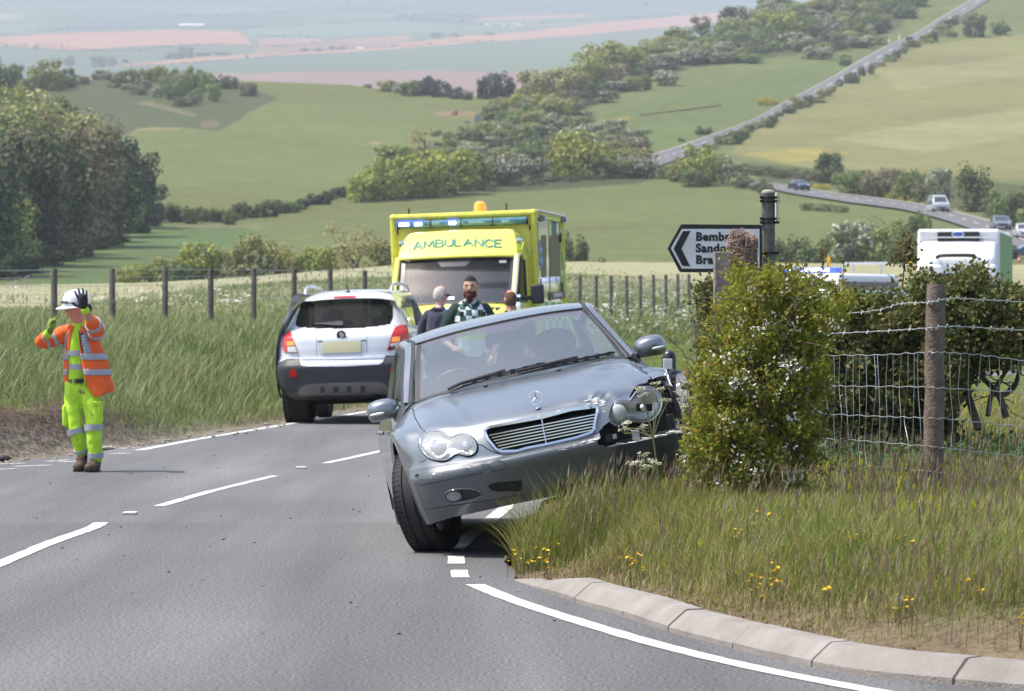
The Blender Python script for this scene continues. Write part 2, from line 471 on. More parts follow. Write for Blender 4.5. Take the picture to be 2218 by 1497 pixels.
# ---- asphalt
def asphalt():
 m = bpy.data.materials.new('worn asphalt');m.use_nodes = True;nt = m.node_tree;b = nt.nodes['Principled BSDF']
 b.inputs['Roughness'].default_value = .82;b.inputs['Specular IOR Level'].default_value = .35
 tc = nt.nodes.new('ShaderNodeTexCoord')
 def nz_(sc,det,sy=1.0):
  mp = nt.nodes.new('ShaderNodeMapping');mp.inputs['Scale'].default_value =(1,sy,1);nt.links.new(tc.outputs['Object'],mp.inputs[0])
  n = nt.nodes.new('ShaderNodeTexNoise');n.inputs['Scale'].default_value = sc;n.inputs['Detail'].default_value = det;nt.links.new(mp.outputs[0],n.inputs[0]);return n
 big = nz_(.45,5,.35);chip = nz_(60,6);streak = nz_(1.6,3,.06)
 r1 = nt.nodes.new('ShaderNodeValToRGB');r1.color_ramp.elements[0].position = .3;r1.color_ramp.elements[1].position = .72
 r1.color_ramp.elements[0].color =(.118,.117,.115,1);r1.color_ramp.elements[1].color =(.175,.173,.169,1)
 nt.links.new(big.outputs[0],r1.inputs[0])
 r2 = nt.nodes.new('ShaderNodeValToRGB');r2.color_ramp.elements[0].position = .38;r2.color_ramp.elements[1].position = .68
 r2.color_ramp.elements[0].color =(.42,.42,.42,1);r2.color_ramp.elements[1].color =(1.75,1.75,1.77,1)
 nt.links.new(chip.outputs[0],r2.inputs[0])
 r3 = nt.nodes.new('ShaderNodeValToRGB');r3.color_ramp.elements[0].position = .35;r3.color_ramp.elements[1].position = .65
 r3.color_ramp.elements[0].color =(.76,.76,.77,1);r3.color_ramp.elements[1].color =(1.08,1.08,1.08,1)
 nt.links.new(streak.outputs[0],r3.inputs[0])
 a = nt.nodes.new('ShaderNodeMix');a.data_type = 'RGBA';a.blend_type = 'MULTIPLY';a.inputs[0].default_value = 1
 nt.links.new(r1.outputs[0],a.inputs[6]);nt.links.new(r2.outputs[0],a.inputs[7])
 c = nt.nodes.new('ShaderNodeMix');c.data_type = 'RGBA';c.blend_type = 'MULTIPLY';c.inputs[0].default_value = 1
 nt.links.new(a.outputs[2],c.inputs[6]);nt.links.new(r3.outputs[0],c.inputs[7])
 # an older, darker length of surfacing this side of a ragged joint, and two polished wheel tracks
 sp = nt.nodes.new('ShaderNodeSeparateXYZ');nt.links.new(tc.outputs['Object'],sp.inputs[0])
 jn = nt.nodes.new('ShaderNodeMath');jn.operation = 'ADD';nt.links.new(sp.outputs[1],jn.inputs[0])
 jm = nt.nodes.new('ShaderNodeMath');jm.operation = 'MULTIPLY';jm.inputs[1].default_value = .5;nt.links.new(big.outputs[0],jm.inputs[0]);nt.links.new(jm.outputs[0],jn.inputs[1])
 jr = nt.nodes.new('ShaderNodeMapRange');jr.inputs['From Min'].default_value = 26.75;jr.inputs['From Max'].default_value = 26.95;jr.inputs['To Min'].default_value = .92;jr.inputs['To Max'].default_value = 1.04;nt.links.new(jn.outputs[0],jr.inputs[0])
 e = nt.nodes.new('ShaderNodeMix');e.data_type = 'RGBA';e.blend_type = 'MULTIPLY';e.inputs[0].default_value = 1;nt.links.new(c.outputs[2],e.inputs[6]);nt.links.new(jr.outputs[0],e.inputs[7])
 nt.links.new(e.outputs[2],b.inputs['Base Color'])
 bp = nt.nodes.new('ShaderNodeBump');bp.inputs['Strength'].default_value = .5;bp.inputs['Distance'].default_value = .004
 nt.links.new(chip.outputs[0],bp.inputs['Height']);nt.links.new(bp.outputs[0],b.inputs['Normal'])
 return m
M_ASPH = asphalt()
rows =[]
ry = np.concatenate([np.arange(2,60,.5),np.arange(60,190,2.0)])
for y in ry:
 l,r = max(xl(y),-40),min(xr(y),60)
 rows.append(np.stack([np.linspace(l,r,24),np.full(24,y),np.full(24,0.0)],-1))
rows = np.array(rows)
ed = np.array([fbm(p[0],p[1],1.7)for p in rows[:,0]]);rows[:,0,0]+= ed * .1
ed = np.array([fbm(p[0],p[1],1.9)for p in rows[:,-1]]);rows[:,-1,0]+= np.where(ry>20.5,ed*.08+.03,.03)
road = np_mesh('road',rows.reshape(-1,3),grid_faces(len(ry),24)[:,::-1],M_ASPH,sm=False,kind='structure')
M_PAINT = mat('thermoplastic road paint',(.62,.60,.55),.75,noise=.22,scale=9,bump=.3,bscale=80,detail=9)
def worn_paint():
 m = mat('worn road paint',(.56,.55,.52),.8,noise=.25,scale=14)
 nt = m.node_tree;b = nt.nodes['Principled BSDF']
 tc = nt.nodes.new('ShaderNodeTexCoord');n = nt.nodes.new('ShaderNodeTexNoise');n.inputs['Scale'].default_value = 38;n.inputs['Detail'].default_value = 6
 nt.links.new(tc.outputs['Object'],n.inputs[0])
 r = nt.nodes.new('ShaderNodeValToRGB');r.color_ramp.elements[0].position = .36;r.color_ramp.elements[1].position = .46
 nt.links.new(n.outputs[0],r.inputs[0]);nt.links.new(r.outputs[0],b.inputs['Alpha'])
 return m
M_WORN = worn_paint()
def ribbon(name,pts,w,m,parent,z=.004,n=None,ragged=.0025):
 """painted line: world (x, y) centre points"""
 pts = np.array([(p[0],p[1])for p in pts],float)
 n = n or max(2,int(np.sum(np.hypot(*np.diff(pts,axis=0).T))/.12))
 Pq = catmull(pts,n)if len(pts)>2 else pts[0] +(pts[1]-pts[0]) * np.linspace(0,1,n)[:,None]
 T = np.gradient(Pq,axis=0);T/= np.linalg.norm(T,axis=1)[:,None];N = np.stack([T[:,1],-T[:,0]],-1)
 j = RNG.normal(0,ragged,(n,2))
 L = Pq - N *(w/2+j[:,:1]);Rr = Pq + N *(w/2+j[:,1:])
 Vv = np.concatenate([np.c_[L,np.full(n,z)],np.c_[Rr,np.full(n,z)]])
 Fc = np.array([(i,i+n,i+n+1,i+1)for i in range(n-1)])
 return np_mesh(name,Vv,Fc,m,parent)
def gpt(px,py):p = on_z(px,py);return(p.x,p.y)
# kerb-side line on the bend and the short dashes before it
ribbon('edge_line',[gpt(1028,1267),gpt(1110,1300),gpt(1250,1346),gpt(1420,1396),gpt(1600,1440),gpt(1850,1490),gpt(2100,1530)],.105,M_PAINT,road)
ribbon('line_dash',[gpt(988,1205),gpt(988,1222)],.10,M_PAINT,road)
ribbon('line_dash',[gpt(994,1236),gpt(999,1252)],.10,M_PAINT,road)
ribbon('edge_line',[gpt(985,1192),gpt(1015,1165),gpt(1052,1135),gpt(1090,1105),(.1,31),(1.1,39),(3.0,54),(5.6,74)],.11,M_PAINT,road)
# centre line
ribbon('centre_dash',[(-3.08,20.2),gpt(-25,1232),gpt(100,1180),gpt(195,1146),gpt(220,1133)],.105,M_PAINT,road)
ribbon('centre_dash',[gpt(345,1097),gpt(400,1081),gpt(460,1064)],.09,M_PAINT,road)
ribbon('centre_dash',[gpt(460,1064),gpt(530,1047),gpt(596,1031)],.085,M_WORN,road)
ribbon('centre_dash',[gpt(705,1004),gpt(770,990),gpt(845,973)],.09,M_PAINT,road)
y0 = 46.5
while y0<120:
 ribbon('centre_dash',[((xl(y0)+xr(y0))/2 if y0<78 else xl(y0)+2.9,y0),((xl(y0+4)+xr(y0+4))/2 if y0+4<78 else xl(y0+4)+2.9,y0+4)],.10,M_PAINT,road)
 y0+= 6
 # left edge line and the side-turning dashes
ribbon('edge_line',[gpt(300,976),gpt(450,948),gpt(620,920),gpt(710,906),gpt(800,891)]+[(xl(y)+.22,y)for y in(66,76,90,105,118,130,142,152)],.11,M_PAINT,road)
for a,b in(((240,984),(282,982)),((100,1000),(150,997)),((132,1002),(166,1000)),((-40,1007),(52,1004)),((30,1011),(110,1008)),((-20,1018),(36,1016)),((262,972),(292,970))):
 ribbon('line_dash',[gpt(*a),gpt(*b)],.11,M_WORN,road)
 # road studs between the dashes
for px,py in((282,1114),(652,1015)):
 p = on_z(px,py);MB().box((p.x,p.y,.010),(.10,.12,.016)).build('road_stud',M_PAINT,road,bevel=.004)
 # ---- kerb of separate splayed stones
kerb = bpy.data.objects.new('kerb',None);link(kerb);kerb['kind'] = 'structure'
M_KERB = mat('weathered kerb concrete',(.215,.19,.165),.9,scale=3.2,bump=.5,bscale=90,color2=(.30,.275,.25),detail=9)
kp = RE[(RE[:,0]>=12.5)&(RE[:,0]<=20.9)][::-1][:,::-1]
kp = np.concatenate([[(-.005,21.0)],kp[1:]])
KP = catmull(kp,700);KL = np.concatenate([[0],np.cumsum(np.hypot(*np.diff(KP,axis=0).T))])
def kerb_at(s):
 x = np.interp(s,KL,KP[:,0]);y = np.interp(s,KL,KP[:,1]);e = .02
 tx = np.interp(s+e,KL,KP[:,0]) - np.interp(s-e,KL,KP[:,0]);ty = np.interp(s+e,KL,KP[:,1]) - np.interp(s-e,KL,KP[:,1])
 L = math.hypot(tx,ty);return np.array((x,y)),np.array((-ty/L,tx/L))
M_JOINT = mat('dirty kerb joint',(.055,.048,.042),.95)
s0 = 0.0
while s0<KL[-1] - .5:
 ln = 1.75 if s0== 0 else.91
 Vv =[];n = 8
 jig = random.uniform(-.004,.004)
 for i in range(n+1):
  s = min(s0+.007+(ln-.014)*i/n,KL[-1])
  p,nn = kerb_at(s)
  h = .03 + .97 * sstep(0,1.6,s)if s0== 0 else 1.0
  h = float(h)
  prof =[(0,-.06),(.0,.026*h),(.008,.034*h),(.080,.096*h),(.092,.101*h),(.17,.103*h),(.17,-.06)]
  for o_,z_ in prof:q = p - nn *(-o_)if False else p + nn * o_;Vv.append((q[0],q[1],z_+jig))
 k = 7
 Fc =[(i*k+j,i*k+j+1,(i+1)*k+j+1,(i+1)*k+j)for i in range(n)for j in range(k-1)] +[tuple(range(k)),tuple(n*k+j for j in range(k))[::-1]]
 mesh_obj('kerb_stone',Vv,Fc,M_KERB,kerb,True,25)
 if s0>0:
  Jv =[]
  for s in(s0-.0085,s0+.0085):
   p,nn = kerb_at(s)
   for o_,z_ in((.003,-.05),(.003,.024),(.010,.032),(.081,.0935),(.092,.0985),(.168,.1005),(.168,-.05)):q = p + nn * o_;Jv.append((q[0],q[1],z_))
  mesh_obj('mortar_joint',Jv,[(j,j+1,7+j+1,7+j)for j in range(6)],M_JOINT,kerb,False)
 s0+= ln
 # ---- the valley side beyond the brow
def dmid(py):
 q = 655.0 - np.asarray(py,float);return 262 + .72 * q + .00105 * q * q
def Pm(px,py):return at(px,py,float(dmid(py)))
ridge_x =[-220,0,120,320,520,600,760,900,1030,1100,1250,1400,1500,1600,1700,1800,2000,2250,2440]
ridge_y =[160,168,172,172,175,178,184,204,208,200,160,120,84,50,20,-10,-60,-100,-120]
def ridge(px):return np.interp(px,ridge_x,ridge_y)
nu,nv = 520,260
pxs = np.linspace(-220,2440,nu)
PX = np.repeat(pxs[:,None],nv,1);tv = np.linspace(0,1,nv)
PY = 655 +(ridge(PX)-655) * tv[None,:]
D = dmid(PY)
def np_at(PX,PY,D):
 r = np.stack([(PX-CX)/F,np.zeros_like(PX),np.zeros_like(PX)],-1) +((CY-PY)/F)[...,None] * np.array(UP) + np.array(FWD)
 return np.array(CAM) + r * D[...,None]
V = np_at(PX,PY,D)
NZ = np.array([fbm(a,b,.012)for a,b in zip(V[...,0].ravel(),V[...,1].ravel())]).reshape(PX.shape)
px_,py_ = PX + NZ * 9,PY + NZ * 4
MEADOW = np.array((.112,.128,.045))
C = np.zeros(PX.shape+(3,));C[:] = MEADOW
def paint(poly,col,k=1.0):
 w = inpoly(px_,py_,poly)[...,None] * k;C[:] = C *(1-w) + np.array(col) * w
paint([(-300,700),(-300,520),(200,500),(470,478),(640,470),(850,500),(850,660)],(.082,.115,.04))
paint([(470,480),(740,425),(1000,415),(1420,372),(1460,400),(1640,450),(1800,500),(1800,680),(820,680),(560,500)],(.108,.124,.044))
paint([(60,190),(230,150),(520,180),(605,214),(560,240),(470,284),(400,276),(300,278),(250,300),(100,240)],(.068,.078,.034))
paint([(300,226),(330,222),(430,250),(425,256)],(.16,.135,.075),.6);paint([(440,262),(475,262),(470,276),(430,276)],(.15,.115,.07),.6)
paint([(380,486),(500,484),(560,487),(560,492),(380,492)],(.17,.14,.075),.6)
paint([(300,277),(390,275),(400,280),(300,284),(280,300)],(.20,.17,.08),.6)
paint([(480,284),(520,290),(720,318),(716,322),(510,298)],(.09,.12,.04),.7)
paint([(1570,330),(1720,230),(1900,130),(2000,100),(2500,40),(2500,420),(2100,380),(1750,362)],(.165,.160,.064))
paint([(1800,300),(2500,190),(2500,250),(2000,330)],(.225,.22,.105),.6)
paint([(1900,160),(2500,90),(2500,130),(1950,200)],(.215,.21,.10),.5)
paint([(1600,330),(1760,318),(1850,335),(1700,352)],(.27,.22,.05),.55)
paint([(1160,300),(1420,215),(1900,105),(1880,140),(1600,300),(1430,345),(1300,320)],(.098,.122,.041))
paint([(1300,262),(1360,252),(1370,258),(1300,272)],(.30,.24,.04),.5)
paint([(1050,235),(1260,150),(1700,20),(2000,-60),(1960,60),(1750,115),(1500,150),(1210,258),(1120,300),(1000,300)],(.062,.075,.032))
paint([(760,410),(900,320),(1100,280),(1420,330),(1440,380),(1380,400),(1000,425),(780,440)],(.056,.07,.03))
paint([(1600,350),(2218,400),(2400,430),(2400,520),(2200,480),(2000,425),(1650,395)],(.07,.08,.034))
mk =(np.abs(PX-984)<42)&(np.abs(PY-247)<5);C[mk] =(.20,.145,.075)
mk =(np.hypot((PX-812)/12,(PY-310)/4)<1);C[mk] =(.19,.165,.09)
valley = np_mesh('hillside',V.reshape(-1,3),grid_faces(nu,nv),M_MID,sm=True,kind='structure',attr=C.reshape(-1,3))
# ---- far farmland, rising to the downs in the haze
def dfar(py):return 3000 * np.exp((190-np.asarray(py,float))*.0046)
def Pf(px,py):return at(px,py,float(dfar(py)))
nu,nv = 420,240
PX = np.repeat(np.linspace(-260,2480,nu)[:,None],nv,1);PY = np.repeat(np.linspace(262,-48,nv)[None,:],nu,0)
V = np_at(PX,PY,dfar(PY))
NZ = np.array([fbm(a,b,.006)for a,b in zip(PX.ravel(),PY.ravel()*3)]).reshape(PX.shape)
px_,py_ = PX + NZ * 16,PY + NZ * 2.0
C = np.zeros(PX.shape+(3,));C[:] =(.085,.115,.06)
EARTH =(.33,.165,.10);EARTH2 =(.20,.12,.088);GRN =(.085,.125,.055);PALE =(.17,.19,.11);WOOD =(.045,.06,.045)
paint([(-300,300),(-300,176),(440,158),(800,152),(1300,158),(2500,120),(2500,300)],EARTH2)
paint([(430,160),(700,126),(1100,105),(1700,60),(1700,130),(1250,150),(800,154)],GRN)
paint([(-300,182),(-300,120),(250,130),(560,122),(830,112),(800,128),(440,158)],(.085,.12,.075))
paint([(220,146),(400,126),(620,114),(800,100),(1000,82),(1300,48),(1620,22),(1700,14),(1700,40),(1400,62),(1100,88),(820,108),(560,124),(330,140)],EARTH)
paint([(560,118),(560,98),(900,76),(870,98),(720,110)],(.21,.125,.085),.9)
paint([(-300,112),(-300,82),(0,80),(200,70),(420,64),(510,68),(545,98),(420,96),(300,100),(150,108),(0,98)],EARTH)
paint([(555,96),(560,80),(650,80),(720,87),(640,98)],(.27,.15,.10));paint([(735,92),(800,80),(885,76),(890,86),(800,96)],(.24,.14,.10))
paint([(530,84),(520,62),(700,50),(860,46),(1000,58),(1000,72),(860,72),(700,84)],(.11,.16,.11))
paint([(1030,40),(1260,30),(1260,36),(1040,44)],EARTH);paint([(1000,70),(1030,46),(1300,38),(1300,46)],(.12,.17,.10))
paint([(-300,50),(-300,26),(60,30),(50,40),(-20,46)],PALE);paint([(-300,76),(-300,56),(110,52),(90,70)],(.11,.16,.10))
paint([(120,66),(200,48),(400,34),(560,40),(540,60),(380,62)],(.07,.10,.085))
paint([(330,26),(500,20),(640,12),(640,18),(480,26)],(.13,.16,.12));paint([(700,36),(900,18),(960,20),(850,34)],(.14,.17,.12))
for poly in([(840,40),(960,30),(1040,36),(1020,48),(900,50)],[(480,30),(700,14),(1000,4),(1400,-6),(1800,-20),(1800,10),(1500,22),(1200,26),(1000,22),(800,30)],[(-300,10),(300,14),(520,2),(900,-20),(-300,-60)]):paint(poly,(.06,.08,.075),.8)
downs = np_mesh('far_hills',V.reshape(-1,3),grid_faces(nu,nv),M_FAR,sm=True,kind='structure',attr=C.reshape(-1,3))
for a,b in(((-300,262),(2480,262)),):
 pass
 # ---- the road going on up the hill
M_FROAD = mat('far asphalt',(.125,.122,.122),.85,noise=.12,scale=.2)
def far_road(name,top,bot,lift=.25,n=160):
 A = catmull(np.array(top,float),n);B = catmull(np.array(bot,float),n)
 Vv =[]
 for a,b in zip(A,B):
  for t in(0,.33,.67,1):
   q = a +(b-a) * t;p = Pm(q[0],q[1]);Vv.append((p.x,p.y,p.z+lift))
 return np_mesh(name,np.array(Vv),grid_faces(n,4),M_FROAD,sm=True,kind='structure'),A,B
z8 = lambda q:[(1400+a/2.674,b/2.674)for a,b in q]
up_t = z8([(2080,-110),(1890,0),(1700,110),(1560,200),(1400,270),(1230,362),(1080,452),(900,548),(790,604),(640,690),(505,745),(350,800),(180,862),(60,897),(-40,920)])
up_b = z8([(2190,-110),(1990,0),(1800,118),(1650,212),(1520,270),(1340,385),(1130,492),(945,585),(840,628),(690,712),(580,762),(420,832),(270,900),(150,942),(60,975)])
uphill,UA,UB = far_road('uphill_road',up_t,up_b)
lo_t = z8([(560,1050),(610,1058),(760,1080),(960,1110),(1160,1140),(1400,1170),(1600,1200),(1800,1245),(2000,1300),(2187,1362),(2500,1480),(2800,1600)])
lo_b = z8([(560,1072),(640,1092),(770,1115),(870,1135),(1160,1180),(1340,1204),(1500,1228),(1700,1278),(1900,1345),(2060,1405),(2300,1520),(2500,1620)])
lower,LA,LB = far_road('lower_road',lo_t,lo_b)
ROAD_A,ROAD_B = LA,LB
def far_dash(parent,A,B,t0,t1,f0,f1,m,lift=.34):
 n = len(A);Vv =[]
 for t in(t0,t1):
  i = t *(n-1);a = A[int(i)] +(A[min(int(i)+1,n-1)]-A[int(i)]) *(i%1);b = B[int(i)] +(B[min(int(i)+1,n-1)]-B[int(i)]) *(i%1)
  for f in(f0,f1):q = a +(b-a) * f;p = Pm(q[0],q[1]);Vv.append((p.x,p.y,p.z+lift))
 return np_mesh('centre_dash',np.array(Vv),[(0,1,3,2)],m,parent)
for t in np.arange(.03,.98,.032):far_dash(lower,LA,LB,t,t+.012,.475,.515,M_PAINT)
for t in np.arange(.02,.98,.028):far_dash(uphill,UA,UB,t,t+.010,.475,.52,M_PAINT)
def verge_line(parent,A,f0,f1,B):
 n = len(A);Vv =[]
 for a,b in zip(A,B):
  for f in(f0,f1):q = a +(b-a) * f;p = Pm(q[0],q[1]);Vv.append((p.x,p.y,p.z+.32))
 np_mesh('edge_line',np.array(Vv),grid_faces(n,2),mat('far kerb concrete',(.34,.31,.29),.9),parent)
verge_line(lower,LA,-.06,.03,LB);verge_line(uphill,UA,-.03,.05,UB)
# ---- haze: one closed box of pale air round everything
M_HZ = bpy.data.materials.new('pale summer haze');M_HZ.use_nodes = True
nt = M_HZ.node_tree;nt.nodes.clear()
ho = nt.nodes.new('ShaderNodeOutputMaterial');hv = nt.nodes.new('ShaderNodeVolumePrincipled')
hv.inputs['Color'].default_value =(.84,.91,1.0,1);hv.inputs['Density'].default_value = 1.8e-4;hv.inputs['Anisotropy'].default_value = 0.0
nt.links.new(hv.outputs[0],ho.inputs['Volume'])
MB().box((0,4560,440),(4800,9200,920)).build('haze',M_HZ,sm=False,kind='stuff')
# ================================================================== THE CRASHED SILVER SALOON
# own frame: X to the car's left, Y from the front bumper to the tail, Z up from its wheels' contact plane
MC = frame(4,-3,-12,(-.745,.82,0),on_z(948,1193))
LC = Local(MC)
saloon = thing('crashed_car','silver four-door saloon with crumpled front corner tilted up on the grass verge','car',M=MC)
def paintmat(name,col,col2=None,metal=.75,rough=.32,dirt=.0):
 m = mat(name,col,rough,metal,coat=.9)
 nt = m.node_tree;b = nt.nodes['Principled BSDF']
 tc = nt.nodes.new('ShaderNodeTexCoord');n = nt.nodes.new('ShaderNodeTexNoise');n.inputs['Scale'].default_value = 2.5;n.inputs['Detail'].default_value = 8
 nt.links.new(tc.outputs['Object'],n.inputs[0])
 mr = nt.nodes.new('ShaderNodeMapRange');mr.inputs['From Min'].default_value = .35;mr.inputs['From Max'].default_value = .75
 mr.inputs['To Min'].default_value = rough;mr.inputs['To Max'].default_value = rough + .14
 nt.links.new(n.outputs[0],mr.inputs[0]);nt.links.new(mr.outputs[0],b.inputs['Roughness'])
 mr2 = nt.nodes.new('ShaderNodeMapRange');mr2.inputs['To Min'].default_value = .03;mr2.inputs['To Max'].default_value = .16
 nt.links.new(n.outputs[0],mr2.inputs[0]);nt.links.new(mr2.outputs[0],b.inputs['Coat Roughness'])
 n2 = nt.nodes.new('ShaderNodeTexNoise');n2.inputs['Scale'].default_value = 7;n2.inputs['Detail'].default_value = 3
 nt.links.new(tc.outputs['Object'],n2.inputs[0])
 bp = nt.nodes.new('ShaderNodeBump');bp.inputs['Strength'].default_value = .03;bp.inputs['Distance'].default_value = .02
 nt.links.new(n2.outputs[0],bp.inputs['Height']);nt.links.new(bp.outputs[0],b.inputs['Normal'])
 return m
M_SILVER = paintmat('silver blue metallic paint',(.235,.255,.272))
M_BLACKP = mat('black plastic',(.018,.018,.02),.5,noise=.2,scale=20)
M_DARK = mat('dark void',(.006,.006,.007),.8)
M_RUBBER = mat('tyre rubber',(.022,.022,.023),.75,noise=.3,scale=30,bump=.2,bscale=90)
M_CHROME = mat('chrome',(.72,.74,.76),.14,1.0)
M_TRIM = mat('dark rubber trim',(.03,.03,.034),.55)
M_ALLOY = mat('alloy wheel',(.42,.43,.44),.35,.8)
M_STRIP = paintmat('bumper strip paint',(.085,.095,.105),metal=.3,rough=.4)
M_LOWER = paintmat('shade-darkened bumper paint',(.105,.117,.126),metal=.4,rough=.38)  # silver paint darkened: bumper's shade and ground reflection are put into the colour
def glassmat(name,tint,veil,veilcol,rough=.02,refl=.30):
 """window glass: see-through with a dusty film, reflecting the sky"""
 if name in MATS:return MATS[name]
 m = bpy.data.materials.new(name);m.use_nodes = True;nt = m.node_tree;nt.nodes.clear()
 out = nt.nodes.new('ShaderNodeOutputMaterial');tr = nt.nodes.new('ShaderNodeBsdfTransparent');tr.inputs[0].default_value =(*tint,1)
 gl = nt.nodes.new('ShaderNodeBsdfGlossy');gl.inputs['Roughness'].default_value = rough
 df = nt.nodes.new('ShaderNodeBsdfDiffuse');df.inputs[0].default_value =(*veilcol,1)
 fr0 = nt.nodes.new('ShaderNodeFresnel');fr0.inputs[0].default_value = 1.45
 fr = nt.nodes.new('ShaderNodeMath');fr.operation = 'MULTIPLY';fr.inputs[1].default_value = refl;nt.links.new(fr0.outputs[0],fr.inputs[0])
 m1 = nt.nodes.new('ShaderNodeMixShader');m1.inputs[0].default_value = veil
 nt.links.new(tr.outputs[0],m1.inputs[1]);nt.links.new(df.outputs[0],m1.inputs[2])
 m2 = nt.nodes.new('ShaderNodeMixShader');nt.links.new(fr.outputs[0],m2.inputs[0])
 nt.links.new(m1.outputs[0],m2.inputs[1]);nt.links.new(gl.outputs[0],m2.inputs[2]);nt.links.new(m2.outputs[0],out.inputs[0])
 MATS[name] = m;return m
M_WSCREEN = glassmat('dusty windscreen glass',(.86,.93,.90),.14,(.50,.56,.55))
M_TINTB = glassmat('shade band glass',(.30,.28,.32),.30,(.34,.32,.36))
M_SIDEG = glassmat('side window glass',(.62,.70,.66),.05,(.4,.42,.42))
# --- front skin: stations across the half width, rows from the bumper's lower edge over the bonnet to the scuttle
ST ={0:[(0,.09,.185),(0,.05,.25),(0,.025,.335),(0,.0,.41),(0,.0,.455),(0,.035,.475),(0,.06,.49),(0,.085,.56),(0,.11,.645),(0,.15,.695),(0,.27,.745),(0,.55,.825),(0,.90,.905),(0,1.16,.955)],1:[(.22,.095,.187),(.22,.055,.25),(.22,.03,.335),(.22,.006,.41),(.22,.006,.455),(.22,.04,.475),(.22,.065,.49),(.22,.088,.56),(.22,.115,.645),(.22,.155,.695),(.22,.28,.745),(.22,.56,.825),(.22,.92,.905),(.22,1.165,.953)],2:[(.40,.11,.19),(.40,.07,.25),(.40,.045,.335),(.40,.025,.41),(.40,.025,.455),(.40,.055,.475),(.40,.08,.50),(.40,.115,.58),(.40,.16,.65),(.40,.205,.70),(.40,.33,.75),(.40,.60,.825),(.40,.95,.903),(.40,1.18,.948)],3:[(.56,.13,.19),(.57,.10,.25),(.575,.08,.335),(.58,.065,.41),(.58,.065,.455),(.575,.095,.485),(.575,.12,.525),(.57,.155,.60),(.56,.21,.67),(.555,.26,.72),(.55,.38,.765),(.54,.65,.83),(.53,.98,.90),(.53,1.19,.940)],4:[(.70,.18,.185),(.715,.16,.25),(.73,.145,.335),(.735,.135,.41),(.735,.135,.455),(.72,.165,.495),(.715,.19,.535),(.71,.225,.61),(.685,.28,.685),(.67,.33,.732),(.66,.43,.772),(.65,.68,.825),(.645,1.0,.888),(.645,1.2,.922)],5:[(.775,.27,.175),(.795,.25,.25),(.812,.245,.335),(.822,.25,.41),(.82,.25,.455),(.80,.27,.50),(.785,.29,.54),(.765,.31,.62),(.735,.345,.695),(.725,.40,.735),(.725,.50,.765),(.725,.75,.81),(.72,1.02,.862),(.72,1.22,.90)],}
rowsN = 14
half =[ST[k]for k in range(6)]
full =[[(-p[0],p[1],p[2])for p in st]for st in half[::-1]] + half[1:]
NU,NV = 381,281
front = grid_surface(full,NU,NV)
# the crash: bonnet corner pushed back and rippled, dents by the grille
def dent(P):
 x,y,z = P[...,0],P[...,1],P[...,2]
 r = np.exp(-(((x-.60)/.16)**2+((y-.30)/.28)**2)) * sstep(.60,.70,z)
 P[...,1]+= r * .10;P[...,2]+= r * .006 * np.sin(x*38+y*9)
 r = np.exp(-(((x-.47)/.09)**2+((y-.62)/.16)**2)) * sstep(.70,.76,z);P[...,2]-= r * .014
 r = np.exp(-(((x-.36)/.05)**2+((y-.28)/.10)**2)) * sstep(.66,.72,z);P[...,2]+= r * .012
 r = np.exp(-(((x-.55)/.06)**2+((y-.9)/.05)**2)) * sstep(.8,.86,z);P[...,2]-= r * .018
 r = np.exp(-(((x-.36)/.075)**2+((z-.70)/.035)**2)) *(y<.42)
 P[...,1]+= r *(.026+.010*np.sin(x*55+z*40+1.0)+.006*np.sin(x*90-z*130))
 r = np.exp(-(((x-.18)/.13)**2+((z-.69)/.02)**2)) *(y<.4);P[...,1]+= r * .018
 # soft crease along each side of the bonnet
 P[...,2]+= .006 * np.exp(-((np.abs(x)-(.44+.1*(y-.3)))/.035)**2) * sstep(.22,.4,y) *(1-sstep(1.0,1.2,y)) *(x<.3)
 # washer trough across the scuttle
 P[...,2]-= .010 * np.exp(-((y-(1.085-.16*x*x+.1*np.abs(x)))/.022)**2)
 return P
front = dent(front)
FV = front.reshape(-1,3);FF = grid_faces(NU,NV)
W4 = np.array(MC)
def mc_pix(Pl):return np_pix(np.asarray(Pl)@W4[:3,:3].T+W4[:3,3])
fx,fy = mc_pix(FV)
cxp = fx[FF].mean(1);cyp = fy[FF].mean(1);cz = FV[FF].mean(1)
O1 = lambda q:[(790+a/3.94,840+b/3.94)for a,b in q]
O2 = lambda q:[(1140+a/4.403,740+b/4.403)for a,b in q]
LAMP = O1([(470,470),(480,425),(510,390),(560,368),(620,366),(670,380),(712,406),(745,420),(780,406),(820,396),(870,402),(920,430),(952,470),(962,505),(955,545),(925,575),(880,585),(840,575),(800,568),(762,582),(720,612),(670,628),(610,622),(550,600),(505,560),(478,515)])
LAMP2 = O2([(788,690),(800,640),(830,590),(872,562),(930,556),(980,566),(1010,530),(1050,478),(1110,442),(1180,434),(1240,464),(1280,530),(1290,600),(1262,680),(1210,738),(1150,764),(1080,770),(1010,762),(960,772),(910,795),(850,796),(805,765),(786,725)])
GRILLE = O1([(1026,372),(1040,350),(1080,335)]) +[(1172,906)] + O2([(430,655),(640,630),(672,640),(676,665),(640,850),(620,872),(480,920),(200,985),(0,1022)]) + O1([(1300,545),(1170,548),(1125,530),(1050,440)])
VOID = O2([(690,862),(740,800),(790,765),(850,800),(920,795),(1010,762),(1080,770),(1150,764),(1210,738),(1262,680),(1290,600),(1280,530),(1240,464),(1180,434),(1110,442),(1050,478),(1010,530),(990,545),(985,520),(1030,440),(1080,405),(1150,392),(1165,360),(1700,300),(1700,870),(1450,862),(1290,905),(1000,965),(780,1010),(690,985),(672,950),(712,915)])
NAMED =[LAMP,GRILLE,LAMP2,VOID]
cut = np.zeros(len(FF),bool)
for poly in(LAMP2,GRILLE,VOID):cut|= inpoly(cxp,cyp,poly)
